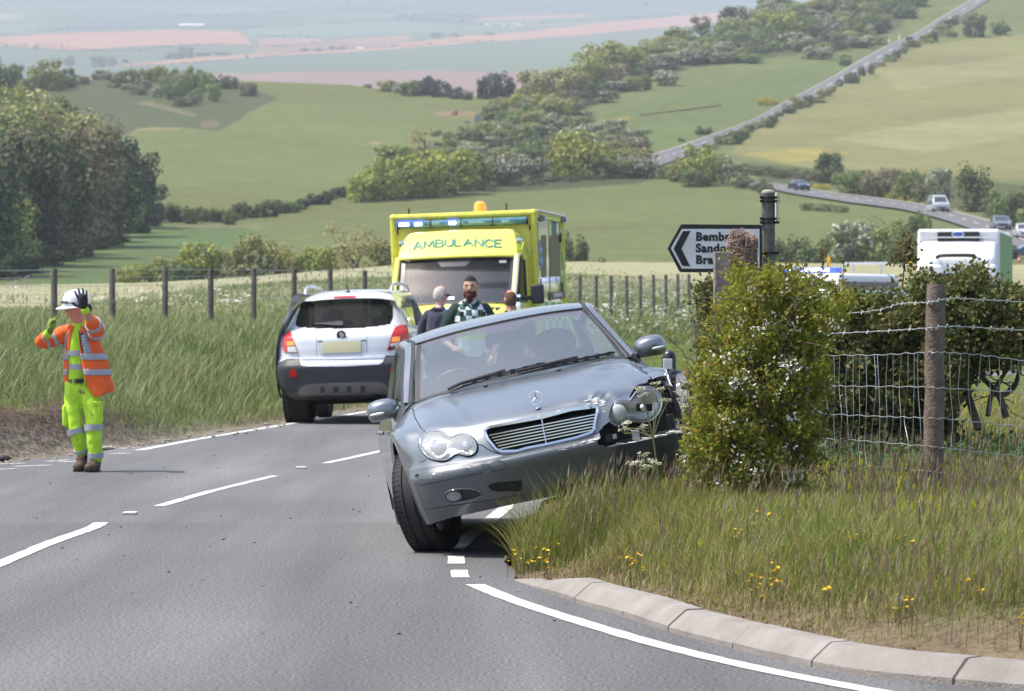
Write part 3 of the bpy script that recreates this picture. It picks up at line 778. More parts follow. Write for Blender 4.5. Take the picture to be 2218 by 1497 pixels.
lampcut = inpoly(cxp,cyp,LAMP);cut|= lampcut
vi,ui = np.meshgrid(np.arange(NV-1),np.arange(NU-1));vi = vi.ravel();ui = ui.ravel()
bvh_front = BVHTree.FromPolygons([Vector(p)for p in FV],[tuple(f)for f in FF])
# bonnet outline in the photo's lines: everything above the lamps and between them, behind the front edge
BON =[(892,878),(899,905),(912,927),(921,936)] + O1([(560,366),(640,364),(712,400),(745,418),(800,398),(870,398),(930,430),(962,480),(1000,492),(1050,525),(1105,556),(1160,560),(1300,556)]) + O2([(0,1032),(200,996),(480,930),(640,880),(700,866),(740,800),(785,740),(790,650),(830,585),(900,550),(975,545),(1030,440),(1080,402),(1150,388),(1110,250),(1060,190),(985,130)]) +[(1385,740),(1100,640),(890,800)]
isb = inpoly(cxp,cyp,BON)&(cz[:,2]>.47)
row_t = vi/(NV-1) * 13
bump_rows = row_t<5.45
sel ={'bonnet':isb&~cut,'bumper':~isb&~cut&bump_rows,'front_wing':~isb&~cut&~bump_rows}
def submesh(name,V,Fa,mask,m,parent,sm=True,angle=50):
 f = Fa[mask];u,inv = np.unique(f,return_inverse=True)
 o = np_mesh(name,V[u],inv.reshape(-1,f.shape[1]),m,parent,sm=sm);return o
lw = cz[:,2]<.245
bon = submesh('bonnet',FV,FF,sel['bonnet'],M_SILVER,saloon)
M_SCUFSHADE = mat('scuffed shade-painted bumper plastic',(.05,.055,.058),.55,noise=.35,scale=6)  # scuffed plastic, colour darkened to paint in the shade low on this end
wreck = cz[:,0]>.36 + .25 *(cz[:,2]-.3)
submesh('bumper',FV,FF,sel['bumper']&~lw&~wreck,M_LOWER,saloon)
submesh('bumper_end',FV,FF,sel['bumper']&~lw&wreck,M_SCUFSHADE,saloon)
submesh('bumper_lip',FV,FF,sel['bumper']&lw,M_STRIP,saloon)
submesh('front_wing',FV,FF,sel['front_wing']&(cz[:,0]<0),M_SILVER,saloon)
submesh('front_wing',FV,FF,sel['front_wing']&(cz[:,0]>0),M_SILVER,saloon)
# --- sides: the shoulder line fans out round the wheel arch
sh =[np.array(p)for p in ST[5]]
outer =[(.80,.42,.18),(.822,.42,.25),(.838,.44,.335),(.848,.455,.41),(.852,.465,.455),(.856,.475,.50),(.860,.495,.55),(.866,.545,.615),(.870,.64,.675),(.872,.76,.705),(.872,.90,.70),(.872,1.02,.665),(.871,1.12,.58),(.868,1.20,.45)]
SIDE =[]
for i in range(14):
 a,b = sh[i],np.array(outer[i]);mids =[]
 for t in(.33,.67):
  q = a *(1-t) + b * t
  bulge =[.012,.012,.012,.012,.012,.012,.014,.03,.045,.05,.06,.066,.072,.078][i]
  q = q + np.array((bulge*4*t*(1-t),0,bulge*.56*4*t*(1-t)*(1 if i>6 else 0)))
  mids.append(q)
 SIDE.append([tuple(a),*[tuple(m_)for m_ in mids],tuple(b)])
sg = grid_surface(SIDE,90,30)
for sx in(-1,1):
 Vs = sg.copy();Vs[...,0]*= sx
 fa = grid_faces(90,30)
 if sx>0:
  ii = np.repeat(np.arange(89),29);keep = ii>62
  Vs[...,2]+= .01 * np.sin(Vs[...,1]*31) * np.clip(Vs[...,2]-.6,0,1) * 3
  submesh('front_wing',Vs.reshape(-1,3),fa,keep,M_SILVER,saloon)
 else:
  ii = np.repeat(np.arange(89),29)
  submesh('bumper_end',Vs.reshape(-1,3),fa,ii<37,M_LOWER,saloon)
  submesh('front_wing',Vs.reshape(-1,3),fa,ii>=37,M_SILVER,saloon)
  # doors, rear wing, sill
prof =[(.80,.19),(.835,.26),(.862,.42),(.872,.56),(.866,.70),(.838,.83),(.785,.925),(.745,.955)]
ysd = np.linspace(1.17,4.40,90);G =[]
for y in ysd:
 k = 1 - .10 * sstep(3.3,4.4,y) - .02 *(1-sstep(1.1,1.6,y)) * 0
 rise = .03 * sstep(1.2,3.4,y);low = .0 + .12 * sstep(3.9,4.4,y)
 top = .0 if y>1.45 else -.03 *(1-sstep(1.17,1.45,y))
 nf = 1 - sstep(1.17,1.5,y)
 G.append([(x*k-nf*np.interp(z,[.70,.83,.925,.955],[0,.036,.052,.045]),y,z+(rise+top)*max(0,(z-.5)/.45)+low*(z<.3))for x,z in prof])
G = grid_surface(G,190,60)
for sx in(-1,1):
 Vs = G.copy();Vs[...,0]*= sx;fa = grid_faces(190,60);fc = Vs.reshape(-1,3)[fa].mean(1)
 arch = np.hypot(fc[:,1]-3.535,fc[:,2]-.31)<.365
 fr = np.hypot(fc[:,1]-.82,fc[:,2]-.31)<.385
 ok = ~(arch|fr)
 submesh('front_door',Vs.reshape(-1,3),fa,ok&(fc[:,1]>1.245)&(fc[:,1]<2.30)&(fc[:,2]>.27),M_SILVER,saloon)
 submesh('rear_door',Vs.reshape(-1,3),fa,ok&(fc[:,1]>2.315)&(fc[:,1]<3.28)&(fc[:,2]>.27),M_SILVER,saloon)
 submesh('rear_wing',Vs.reshape(-1,3),fa,ok&(fc[:,1]>3.295),M_SILVER,saloon)
 submesh('sill',Vs.reshape(-1,3),fa,ok&(fc[:,1]<3.28)&(fc[:,2]<=.262),M_STRIP,saloon)
 submesh('wing_panel',Vs.reshape(-1,3),fa,ok&(fc[:,1]<1.23)&(fc[:,2]>.27),M_SILVER,saloon)
 b = MB();b.tube([(sx*.868,2.1,.79),(sx*.895,2.12,.80),(sx*.898,2.2,.80),(sx*.872,2.24,.795)],.013,8);b.build('door_handle',M_SILVER,saloon)
 # boot, tail
TL =[]
for y,x,z in((3.72,.66,1.03),(3.95,.67,1.01),(4.2,.66,.985),(4.36,.64,.96),(4.44,.63,.86),(4.47,.62,.70),(4.46,.60,.5),(4.43,.6,.3)):
 TL.append([(-x-.10,y-.06,z-.07),(-x,y-.01,z-.015),(-x*.5,y+.01,z+.005),(0,y+.015,z+.012),(x*.5,y+.01,z+.005),(x,y-.01,z-.015),(x+.10,y-.06,z-.07)])
tl = grid_surface(TL,50,40);submesh('boot_lid',tl.reshape(-1,3),grid_faces(50,40),np.ones(49*39,bool),M_SILVER,saloon)
# --- glasshouse
WSb =[(-.672,1.205,.925),(-.40,1.115,.945),(0,1.07,.955),(.40,1.115,.945),(.672,1.205,.925)]
WSt =[(-.548,1.90,1.300),(-.30,1.845,1.318),(0,1.825,1.324),(.30,1.845,1.318),(.548,1.90,1.300)]
WSm =[tuple((np.array(a)*.5+np.array(b)*.5)+np.array((0,-.012,.022)))for a,b in zip(WSb,WSt)]
ws = grid_surface([WSb,WSm,WSt],60,60)
wf = grid_faces(60,60);wi = np.repeat(np.arange(59),59)/59;wj = np.tile(np.arange(59),59)/59
band =(wi>.875-.10*np.exp(-((wj-.5)/.10)**4))
frit =(wj<.018)|(wj>.982)|(wi<.03)
wscr = submesh('windscreen',ws.reshape(-1,3),wf,~band&~frit,M_WSCREEN,saloon)
submesh('shade_band',ws.reshape(-1,3),wf,band&~frit,M_TINTB,wscr)
submesh('glass_edge',ws.reshape(-1,3),wf,frit,M_TRIM,wscr)
RF =[]
for y,zc,xe,ze in((1.905,1.330,.545,1.300),(2.05,1.368,.56,1.332),(2.3,1.398,.57,1.358),(2.7,1.412,.575,1.368),(3.0,1.400,.565,1.352),(3.2,1.372,.55,1.322)):
 cy_ =(lambda x:y-.075*(1-(x/xe)**2))if y<1.95 else(lambda x:y-.04*(1-(x/xe)**2)*(y<2.1))
 RF.append([(x,cy_(x),ze+(zc-ze)*(1-(abs(x)/xe)**2.6))for x in(-xe,-xe*.8,-xe*.45,0,xe*.45,xe*.8,xe)])
rf = grid_surface(RF,60,50);submesh('roof',rf.reshape(-1,3),grid_faces(60,50),np.ones(59*49,bool),M_SILVER,saloon)
# header seam between screen and roof
MB().tube([tuple(Vector(p)+Vector((0,-.004,.004)))for p in catmull(WSt,30)],.006,6).build('header_seal',M_TRIM,saloon)
for sx in(-1,1):
# dark gutter then silver pillar and roof rail, then the dark window frame
 inn =[(.680,1.20,.925),(.632,1.50,1.085),(.556,1.90,1.302),(.568,2.06,1.334),(.578,2.3,1.360),(.583,2.7,1.370),(.573,3.0,1.354),(.556,3.2,1.322)]
 mid =[(.712,1.215,.928),(.658,1.51,1.082),(.582,1.91,1.294),(.590,2.07,1.324),(.600,2.3,1.350),(.605,2.7,1.360),(.594,3.0,1.344),(.58,3.2,1.31)]
 out =[(.742,1.255,.925),(.700,1.55,1.068),(.630,1.95,1.268),(.634,2.09,1.292),(.642,2.3,1.315),(.648,2.7,1.322),(.636,3.0,1.305),(.625,3.2,1.27)]
 fr =[(.752,1.30,.93),(.715,1.60,1.06),(.652,1.99,1.235),(.654,2.12,1.258),(.66,2.3,1.276),(.668,2.7,1.282),(.660,3.0,1.262),(.66,3.2,1.215)]
 f = lambda L,dz=0:[(sx*p[0],p[1],p[2]+dz)for p in L]
 g1 = grid_surface([f(inn),[(sx*(a[0]+b[0])/2,(a[1]+b[1])/2,(a[2]+b[2])/2+.007)for a,b in zip(inn,mid)],f(mid)],6,50)
 np_mesh('roof_gutter',g1.reshape(-1,3),grid_faces(6,50),M_TRIM,saloon,sm=True)
 g2 = grid_surface([f(mid,.003),[(sx*(a[0]*.45+b[0]*.55+.008),(a[1]+b[1])/2,(a[2]*.5+b[2]*.5)+.012)for a,b in zip(mid,out)],f(out)],8,50)
 np_mesh('roof_pillar',g2.reshape(-1,3),grid_faces(8,50),M_SILVER,saloon,sm=True)
 g3 = grid_surface([f(out,.001),f(fr)],4,50);np_mesh('window_frame',g3.reshape(-1,3),grid_faces(4,50),M_TRIM,saloon,sm=True)
 top = catmull(np.array(f(fr)),40);bt = np.array([(sx*.757,y,.955+.03*sstep(1.2,3.4,y))for y in np.linspace(1.33,3.45,40)])
 w_ = np.stack([bt,top],0)
 np_mesh('side_window',np.concatenate([bt,bt*.5+top*.5+np.array((sx*.018,0,0)),top]),grid_faces(3,40),M_SIDEG,saloon,sm=True)
 MB().bar((sx*.765,2.31,.95),(sx*.665,2.36,1.28),.07,.012,upv=(1,0,0)).build('door_pillar',M_TRIM,saloon,sm=False)
 cp = grid_surface([[(sx*.58,3.2,1.31),(sx*.62,3.5,1.17),(sx*.66,3.75,1.03)],[(sx*.64,3.18,1.26),(sx*.70,3.42,1.12),(sx*.72,3.72,.99)],[(sx*.665,3.15,1.225),(sx*.735,3.38,1.05),(sx*.745,3.6,.97)]],10,14)
 np_mesh('rear_pillar',cp.reshape(-1,3),grid_faces(10,14),M_SILVER,saloon,sm=True)
rw = grid_surface([[(-.55,3.2,1.322),(0,3.24,1.372),(.55,3.2,1.322)],[(-.60,3.47,1.185),(0,3.52,1.22),(.60,3.47,1.185)],[(-.65,3.72,1.02),(0,3.80,1.03),(.65,3.72,1.02)]],16,20)
np_mesh('rear_window',rw.reshape(-1,3),grid_faces(16,20),M_SIDEG,saloon,sm=True)
# --- cabin
M_SEAT = mat('grey seat cloth',(.085,.09,.095),.85,noise=.15,scale=12);M_DASH = mat('dashboard',(.06,.063,.067),.7)
b = MB();b.box((0,1.38,.84),(1.30,.42,.14));b.box((0,1.30,.6),(1.3,.3,.5));b.box((-.36,1.42,.91),(.42,.26,.06));b.build('dashboard',M_DASH,saloon,bevel=.04,seg=3)
MB().box((0,2.5,.34),(1.40,2.6,.10)).build('cabin_floor',M_DARK,saloon,sm=False)
for x in(-.36,.36):
 s = MB();s.box((x,2.12,.55),(.50,.50,.18));s.build('seat',M_SEAT,saloon,bevel=.05,seg=3)
 s = MB();s.box((x,2.34,.80),(.50,.14,.56),(-.22,0,0));s.build('seat_back',M_SEAT,saloon,bevel=.06,seg=4)
 h = MB();h.ball((x,2.36,1.135),(.150,.062,.098),20,12);h.build('headrest',M_SEAT,saloon)
MB().box((0,3.05,.74),(1.28,.16,.52),(-.3,0,0)).build('rear_bench',M_SEAT,saloon,bevel=.06,seg=3)
for x in(-.42,0,.42):
 MB().ball((x,3.16,1.045),(.15,.05,.06),16,8).build('rear_headrest',M_SEAT,saloon)
MB().box((0,3.42,.985),(1.25,.45,.02)).build('parcel_shelf',M_DASH,saloon,sm=False)
tor =[(-.36+.185*math.cos(a),1.66-.075*math.sin(a),.905+.17*math.sin(a))for a in np.linspace(0,2*PI,40,endpoint=False)]
sw = MB();sw.tube(tor,.016,8,closed=True);sw.bar((-.53,1.66,.905),(-.19,1.66,.905),.05,.03);sw.ball((-.36,1.655,.90),(.075,.035,.065));sw.build('steering_wheel',M_BLACKP,saloon)
mr = MB();mr.box((.0,1.80,1.225),(.235,.035,.065));mr.bar((0,1.81,1.25),(0,1.84,1.31),.03,.02);mr.build('inside_mirror',M_BLACKP,saloon,bevel=.02,seg=3)
# --- windscreen wipers
wb = bvh_of(wscr)
def skinline(pts,lift):return[q for q in(LC.skin(BV_WS,*p,lift)for p in pts)if q is not None]
BV_WS = BVHTree.FromPolygons([Vector(p)for p in ws.reshape(-1,3)],[tuple(f)for f in wf])
def wiper(arm,blade):
 w = MB();A = skinline(arm,.02);B = skinline(blade,.012)
 w.tube(A,[.011]*len(A),6);w.tube(B,.009,6)
 for q in B[2:-1:2]:w.box(q,(.03,.02,.02))
 return w.build('wiper',M_BLACKP,saloon)
def seg(a,b,n=10):return[(a[0]+(b[0]-a[0])*t,a[1]+(b[1]-a[1])*t)for t in np.linspace(0,1,n)]
wiper(seg((968,851),(1005,834))+seg((1012,832),(1096,808),6),seg((1000,834),(1180,790),14))
wiper(seg((1090,824),(1130,808))+seg((1140,806),(1250,780),6),seg((1176,797),(1330,767),14))
# --- shut lines, strips, lamps on the real skin
BV_F = bvh_front
def strip_tube(name,pts,r,m,lift=.0,closed=False,parent=None,step=6,flat=None):
 P = LC.line(BV_F,pts+([pts[0]]if closed else[]),lift,step)
 if closed:P = P[:-1]
 if len(P)<2:return None
 return MB().tube(P,r,6,closed=closed).build(name,m,parent or saloon)
strip_tube('shut_line',[(892,879),(899,905),(912,927),(920,935)],.0035,M_DARK,-.001)
strip_tube('shut_line',O1([(962,482),(1000,490),(1050,523),(1105,555),(1160,562),(1300,558)])+O2([(0,1034),(200,998),(480,932),(640,884),(690,870)]),.0035,M_DARK,-.001)
strip_tube('shut_line',O1([(380,650),(440,642),(500,630),(530,608)]),.003,M_DARK,-.001)
strip_tube('shut_line',O1([(508,1044),(700,1012),(900,985),(1100,955),(1300,915)]),.003,M_DARK,-.001)
# rubbing strip at the undamaged end
def decal(name,poly,m,lift,parent=None,div=14,thick=.0):return skin_panel(name,poly,m,lift,parent or saloon,LC,BV_F,div,thick,.2)
STRIP = O1([(428,745),(470,735),(700,690),(900,655),(1080,625),(1150,622),(1195,640),(1212,665),(1195,692),(1110,712),(900,745),(700,785),(560,812),(480,822),(455,812),(436,785)])
decal('rubbing_strip',STRIP,M_STRIP,.005,div=24)
strip_tube('shut_line',STRIP,.003,M_DARK,.002,closed=True)
tow = decal('towing_cover',O1([(1005,660),(1072,652),(1082,715),(1012,730)]),M_STRIP,.015)
FOGH = O1([(682,925),(695,895),(735,872),(800,862),(880,858),(950,868),(990,890),(1010,920),(940,950),(860,968),(780,980),(720,978),(690,955)])
decal('fog_recess',FOGH,M_BLACKP,.004)
strip_tube('fog_surround',FOGH,.006,M_LOWER,.004,closed=True)
FOG =[(790+(762+70*math.cos(a))/3.94,840+(922+46*math.sin(a))/3.94)for a in np.linspace(0,2*PI,24,endpoint=False)]
M_LENSG = mat('frosted lamp lens',(.50,.51,.50),.22,0,coat=1.0,noise=.12,scale=25)
fogl = decal('fog_lamp',FOG,mat('dull fog lens',(.22,.23,.23),.3,coat=.6,noise=.2,scale=30),.012)
strip_tube('fog_bezel',FOG,.006,M_TRIM,.010,closed=True,parent=fogl)
INT = O1([(1052,840),(1075,820),(1130,808),(1230,798),(1340,790),(1340,880),(1240,882),(1130,885),(1080,872)])
decal('lower_intake',INT,M_DARK,.004)
# undamaged headlamp: reflector bowls behind a domed frosted lens
M_LENS = bpy.data.materials.new('hazed headlamp lens');M_LENS.use_nodes = True
nt = M_LENS.node_tree;b_ = nt.nodes['Principled BSDF'];b_.inputs['Base Color'].default_value =(.62,.63,.61,1);b_.inputs['Roughness'].default_value = .12
b_.inputs['Transmission Weight'].default_value = .0;b_.inputs['Coat Weight'].default_value = 1;b_.inputs['Alpha'].default_value = .40;b_.inputs['Coat Roughness'].default_value = .05
M_REFL = mat('headlamp reflector',(.66,.67,.66),.25,.85,bump=.35,bscale=38)
lp = np.array(LAMP);
def lens(name,poly,dome,m,parent,ring=8,back=0.0):
 c =[(poly[0][0]+poly[len(poly)//2][0])/2,0]
 P0 = np.array(poly);
 V =[];Fc =[]
 # shrink towards the medial segment between the two lobes
 cA,cB = parent['_cA'],parent['_cB']
 n = len(P0)
 for k in range(ring+1):
  t = k/ring
  for p in P0:
   ab = cB - cA;s = np.clip(np.dot(p-cA,ab)/np.dot(ab,ab),0,1);q = cA + ab * s
   w = p *(1-t) + q * t
   L = LC.skin(BV_F,w[0],w[1],dome*(1-(1-t)**2)**.5*1.0+back)
   V.append(tuple(L))
 for k in range(ring):
  for i in range(n):Fc.append((k*n+i,k*n+(i+1)%n,(k+1)*n+(i+1)%n,(k+1)*n+i))
 return V,Fc
class _D(dict):pass
def make_lamp(name,poly,cA,cB,label=None):
 dense = catmull(np.array(poly+[poly[0]]),72)[:-1]
 V,Fc = lens(name,[np.array(p)for p in dense],.026,None,{'_cA':np.array(cA,float),'_cB':np.array(cB,float)})
 root = mesh_obj(name,V,Fc,M_LENS,saloon,True,60)
 if label:root['label'] = label
 V2,F2 = lens(name,[np.array(p)for p in dense],-.05,None,{'_cA':np.array(cA,float),'_cB':np.array(cB,float)},back=-.004)
 mesh_obj('reflector',V2,F2,M_REFL,root,True,60)
 return root,dense
hl,dn = make_lamp('headlight',LAMP,O1([(625,495)])[0],O1([(868,492)])[0])
for c_,r_ in(((625,500),.052),((868,494),.036)):
 p = LC.skin(BV_F,*O1([c_])[0],-.012)
 MB().lathe([(r_,0),(r_*.9,.012),(r_*.25,.03),(.0,.032)],24,Matrix.Translation(p)@Matrix.Rotation(PI/2,4,'X'),cap=False).build('bulb_cover',M_CHROME,hl)
strip_tube('gasket',[tuple(p)for p in dn],.0075,M_DARK,.000,closed=True,parent=hl,step=None)
strip_tube('lens_rim',[tuple(np.array(p)*.965+np.array(O1([(720,497)])[0])*.035)for p in dn],.004,M_CHROME,.008,closed=True,parent=hl,step=None)
# --- grille
BV_G = BV_F
gd =[np.array(p)for p in GRILLE]
gf = strip_tube('grille_frame',[tuple(p)for p in GRILLE],.013,M_CHROME,.004,closed=True)
gc = np.mean(gd,0)
bk = decal('grille_back',GRILLE,M_DARK,-.045)
for k in range(6):
 t =(k+.75)/6.5
 a = np.array(O1([(1050,385)])[0]) *(1-t) + np.array(O1([(1168,535)])[0]) * t
 b2 = np.array(O2([(668,668)])[0]) *(1-t) + np.array(O2([(622,862)])[0]) * t
 q = LC.line(BV_F,[tuple(a),tuple(b2)],-.006,14)
 s = MB()
 for u,w in zip(q[:-1],q[1:]):s.bar(u,w,.022,.0065)
 s.build('grille_slat',M_CHROME,saloon,sm=False)
q = LC.line(BV_F,O2([(146,735),(166,850),(190,968)]),.002,12);MB().tube(q,.0055,6).build('grille_bar',M_CHROME,saloon)
# --- star emblem standing on the bonnet
c0 = LC.at(1161,862,.185);st = MB();Rr = .0405
st.tube([c0+Vector((Rr*math.cos(a),0,Rr*math.sin(a)))for a in np.linspace(0,2*PI,32,endpoint=False)],.0032,6,closed=True)
for a in(90,210,330):
 e = Vector((math.cos(R_(a)),0,math.sin(R_(a))))
 pr = Vector((-e.z,0,e.x))
 st.add([c0+e*Rr,c0+pr*.007,c0-pr*.007,c0+Vector((0,-.006,0)),c0+Vector((0,.006,0))],[(0,1,3),(0,3,2),(0,4,1),(0,2,4)])
st.tube([c0-Vector((0,0,Rr)),c0-Vector((0,0,Rr+.02))],.004,6);st.lathe([(.017,0),(.014,.006),(.004,.01)],16,Matrix.Translation(c0-Vector((0,0,Rr+.024))))
st.build('star_emblem',M_CHROME,saloon)
# washer jets
for p_ in((1052,838),(1210,803)):
 q = LC.skin(BV_F,*p_,.004)
 if q:MB().box(q,(.03,.02,.01)).build('washer_jet',M_BLACKP,saloon,bevel=.003)
 # --- door mirrors
def mirror(sx,c):
 b = bmesh.new();bmesh.ops.create_uvsphere(b,u_segments=28,v_segments=18,radius=1)
 for v in b.verts:
  x,y,z = v.co
  sq = lambda t,e:math.copysign(abs(t)**e,t)
  xx = sq(x,.62) * .104;zz = sq(z,.68) * .066 *(1.0-.12*x*sx*-1);yy =(y if y<0 else y*.45) * .095
  zz+= .012 *(1-abs(x))
  v.co =(c[0]+xx,c[1]+yy,c[2]+zz)
 me = bpy.data.meshes.new('door_mirror');b.to_mesh(me);b.free();me.materials.append(M_SILVER);smooth(me)
 o = link(bpy.data.objects.new('door_mirror',me),saloon)
 i = MB()
 i.ball((c[0]+sx*.045,c[1]-.068,c[2]-.010),(.052,.026,.014),16,8,M=Matrix.Rotation(sx*.35,3,'Z'))
 for k in(-1,0,1):i.ball((c[0]+sx*(.045+.026*k),c[1]-.092+.01*k*k,c[2]-.010),(.005,.003,.005),8,6)
 i.build('indicator',mat('clear indicator lens',(.75,.76,.76),.15,coat=1),o)
 s = MB();s.bar((c[0]-sx*.09,c[1]+.02,c[2]-.025),(sx*.72,c[1]+.03,c[2]-.035),.035,.03);s.build('mirror_arm',M_TRIM,o,bevel=.012)
 return o
mirror(-1,(-.862,1.42,.915));mirror(1,(.862,1.42,.955))
# --- wheels
def wheel(name,parent,M,R,w,rim=.21,spokes=5,tread=True,col=None):
 o = bpy.data.objects.new(name,None);link(o,parent);o.matrix_local = M
 hw = w/2
 t = MB()
 pr =[(rim,-hw*.72),(R*.82,-hw*.98),(R*.94,-hw*.98),(R*.985,-hw*.84)]
 for g in(-.55,-.2,.2,.55):pr+=[(R,(g-.045)*w*.9/1.0*.9),(R-.009,(g-.03)*w*.81),(R-.009,(g+.03)*w*.81),(R,(g+.045)*w*.81)]
 pr+=[(R*.985,hw*.84),(R*.94,hw*.98),(R*.82,hw*.98),(rim,hw*.72)]
 MX = Matrix.Rotation(PI/2,4,'Y')
 t.lathe(pr,60,MX,cap=False)
 for k in range(60):
  a = 2 * PI * k/60
  for s_ in(-1,1):
   t.box((s_*hw*.74,(R-.001)*math.cos(a),(R-.001)*math.sin(a)),(hw*.42,.007,.004),Matrix.Rotation(a-PI/2,3,'X'),mi=1)
 t.build('tyre',[M_RUBBER,M_DARK],o)
 r = MB();r.lathe([(rim,-hw*.72),(rim+.012,-hw*.75),(rim-.012,-hw*.55),(rim-.02,hw*.5),(rim+.01,hw*.75),(rim,hw*.72)],40,MX,cap=False)
 for side in(-1,1):
  pass
 for k in range(spokes):
  a = 2 * PI * k/spokes;e = Vector((0,math.cos(a),math.sin(a)))
  r.bar(Vector((-hw*.5,0,0))+e*.03,Vector((-hw*.62,0,0))+e*(rim-.005),.03,.06,upv=(1,0,0))
 r.lathe([(.055,-hw*.55),(.055,-hw*.7),(0,-hw*.72)],20,MX,cap=False)
 r.lathe([(rim*.72,hw*.3),(rim*.72,hw*.1)],24,MX,mi=1)
 r.build('rim',[col or M_ALLOY,M_DARK],o)
 return o
steer = Matrix.Rotation(R_(-22),4,'Z')
wheel('front_wheel',saloon,Matrix.Translation((-.745,.82,.312))@steer,.316,.205)
wheel('front_wheel',saloon,Matrix.Translation((.745,.84,.35))@steer@Matrix.Rotation(PI,4,'Z'),.316,.205)
wheel('rear_wheel',saloon,Matrix.Translation((-.738,3.535,.312)),.316,.205)
wheel('rear_wheel',saloon,Matrix.Translation((.738,3.535,.312))@Matrix.Rotation(PI,4,'Z'),.316,.205)
u = MB();u.box((0,2.3,.22),(1.45,3.9,.07));u.box((0,.75,.30),(1.05,.75,.22));u.bar((-.7,.82,.25),(.7,.82,.25),.06,.06);u.build('underside',M_DARK,saloon,sm=False)
for sx in(-1,1):
 for cyw in(.82,3.535):
  if sx>0 and cyw<1:continue
  V =[(sx*x,cyw+.385*math.cos(a),.34+.385*math.sin(a))for x in(.50,.845)for a in np.linspace(-.15,PI+.15,24)]
  np_mesh('wheel_liner',V,grid_faces(2,24),M_DARK,saloon,sm=True)
  # --- the wrecked corner
M_DENTM = paintmat('scraped silver paint',(.42,.45,.48),rough=.42)
M_SCRAPE = mat('scraped bare plastic',(.60,.60,.58),.6,noise=.35,scale=40)
# dark carrier panels behind the torn opening
b = MB()
b.box((.55,.50,.50),(.44,.22,.36));b.box((.70,.58,.50),(.22,.2,.30));b.box((.60,.24,.40),(.40,.08,.05));b.build('front_carrier',M_BLACKP,saloon,bevel=.01)
def pxbox(name,x0,y0,x1,y1,Y,dep,m,rot=-12):
 a,c = LC.at(x0,y0,Y),LC.at(x1,y1,Y);
 ce =(a+c)/2;return MB().box((ce.x,ce.y+dep/2,ce.z),(abs(c.x-a.x),dep,abs(c.z-a.z)),(0,R_(4),0)).build(name,m,saloon,bevel=.004)
M_GREYP = mat('grey bracket plastic',(.32,.33,.34),.6,noise=.15)
for n_,q,Y,m_ in(('bracket',(1000,850,1090,930),.155,M_GREYP),('bracket',(820,885,868,925),.15,M_SCRAPE),('bracket',(1100,860,1170,910),.17,M_BLACKP),('bracket',(740,890,830,950),.14,M_BLACKP),('bracket',(1330,700,1420,860),.24,M_BLACKP),('bracket',(1180,850,1260,930),.20,M_TRIM)):
 (x0,y0),(x1,y1) = O2([(q[0],q[1]),(q[2],q[3])]);pxbox(n_,x0,y0,x1,y1,Y,.04,m_)
 # ragged upper edge of the torn bumper cover with pale broken plastic
edge = O2([(690,1010),(720,1035),(780,1022),(860,1000),(1000,970),(1130,940),(1290,905),(1400,872),(1455,858)])
P =[LC.at(p[0],p[1]+random.uniform(-1,1),.09+.0004*i*30)for i,p in enumerate(edge)]
b = MB()
for p,q in zip(P[:-1],P[1:]):
 for k in range(6):
  t =(k+.5)/6;c = p.lerp(q,t);b.box(c+Vector((0,random.uniform(-.01,.01),random.uniform(-.004,.006))),(.05,.014,random.uniform(.004,.018)),(random.uniform(-.4,.4),R_(6)+random.uniform(-.25,.25),0))
b.build('torn_edge',M_SCRAPE,saloon,sm=False)
# bumper skin below the tear, its shade put into the dark colour, bent back at the end
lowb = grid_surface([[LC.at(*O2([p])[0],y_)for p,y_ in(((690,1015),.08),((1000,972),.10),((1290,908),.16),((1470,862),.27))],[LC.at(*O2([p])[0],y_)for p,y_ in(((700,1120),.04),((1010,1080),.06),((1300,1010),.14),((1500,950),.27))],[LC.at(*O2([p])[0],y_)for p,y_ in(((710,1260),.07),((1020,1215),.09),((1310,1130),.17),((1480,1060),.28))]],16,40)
np_mesh('bumper_skin',lowb.reshape(-1,3),grid_faces(16,40),mat('scuffed shade-painted bumper plastic',(.05,.055,.058),.55,noise=.35,scale=6),saloon,sm=True)
# broken clear headlamp
M_CLEAR = glassmat('clear lamp glass',(.93,.95,.95),.10,(.75,.76,.76),.05)
dn2 = catmull(np.array(LAMP2+[LAMP2[0]]),72)[:-1]
cA,cB = np.array(O2([(880,675)])[0]),np.array(O2([(1160,600)])[0])
def lens2(dome,k=1.0,Y0=.20):
 V =[];Fc =[];ring = 8;n = len(dn2)
 for r in range(ring+1):
  t = r/ring
  for p in dn2:
   ab = cB - cA;s = np.clip(np.dot(p-cA,ab)/np.dot(ab,ab),0,1);q = cA + ab * s;w = p *(1-t) + q * t
   Yb = Y0 + .0009 * max(0,w[0]-1330)
   V.append(LC.at(w[0],w[1],Yb-dome*math.sqrt(max(0,1-(1-t)**2))))
 for r in range(ring):
  for i in range(n):Fc.append((r*n+i,r*n+(i+1)%n,(r+1)*n+(i+1)%n,(r+1)*n+i))
 return V,Fc
V,Fc = lens2(.035);broken = mesh_obj('headlight',V,[f for i,f in enumerate(Fc)if not(14<i%72<22 and i//72<3)],M_CLEAR,saloon,True,60);broken['label'] = 'broken clear headlight hanging in the torn front corner'
V,Fc = lens2(-.08,Y0=.225);mesh_obj('reflector',V,Fc,M_REFL,broken,True,60)
strip = MB();strip.tube([LC.at(p[0],p[1],.20+.0009*max(0,p[0]-1330))for p in dn2],.006,6,closed=True);strip.build('lens_rim',M_CHROME,broken)
p = LC.at(*O2([(1110,630)])[0],.20);b = MB();b.box(p+Vector((.01,.02,0)),(.10,.02,.045),(0,.2,0));b.build('bulb_mount',M_DARK,broken,bevel=.005)
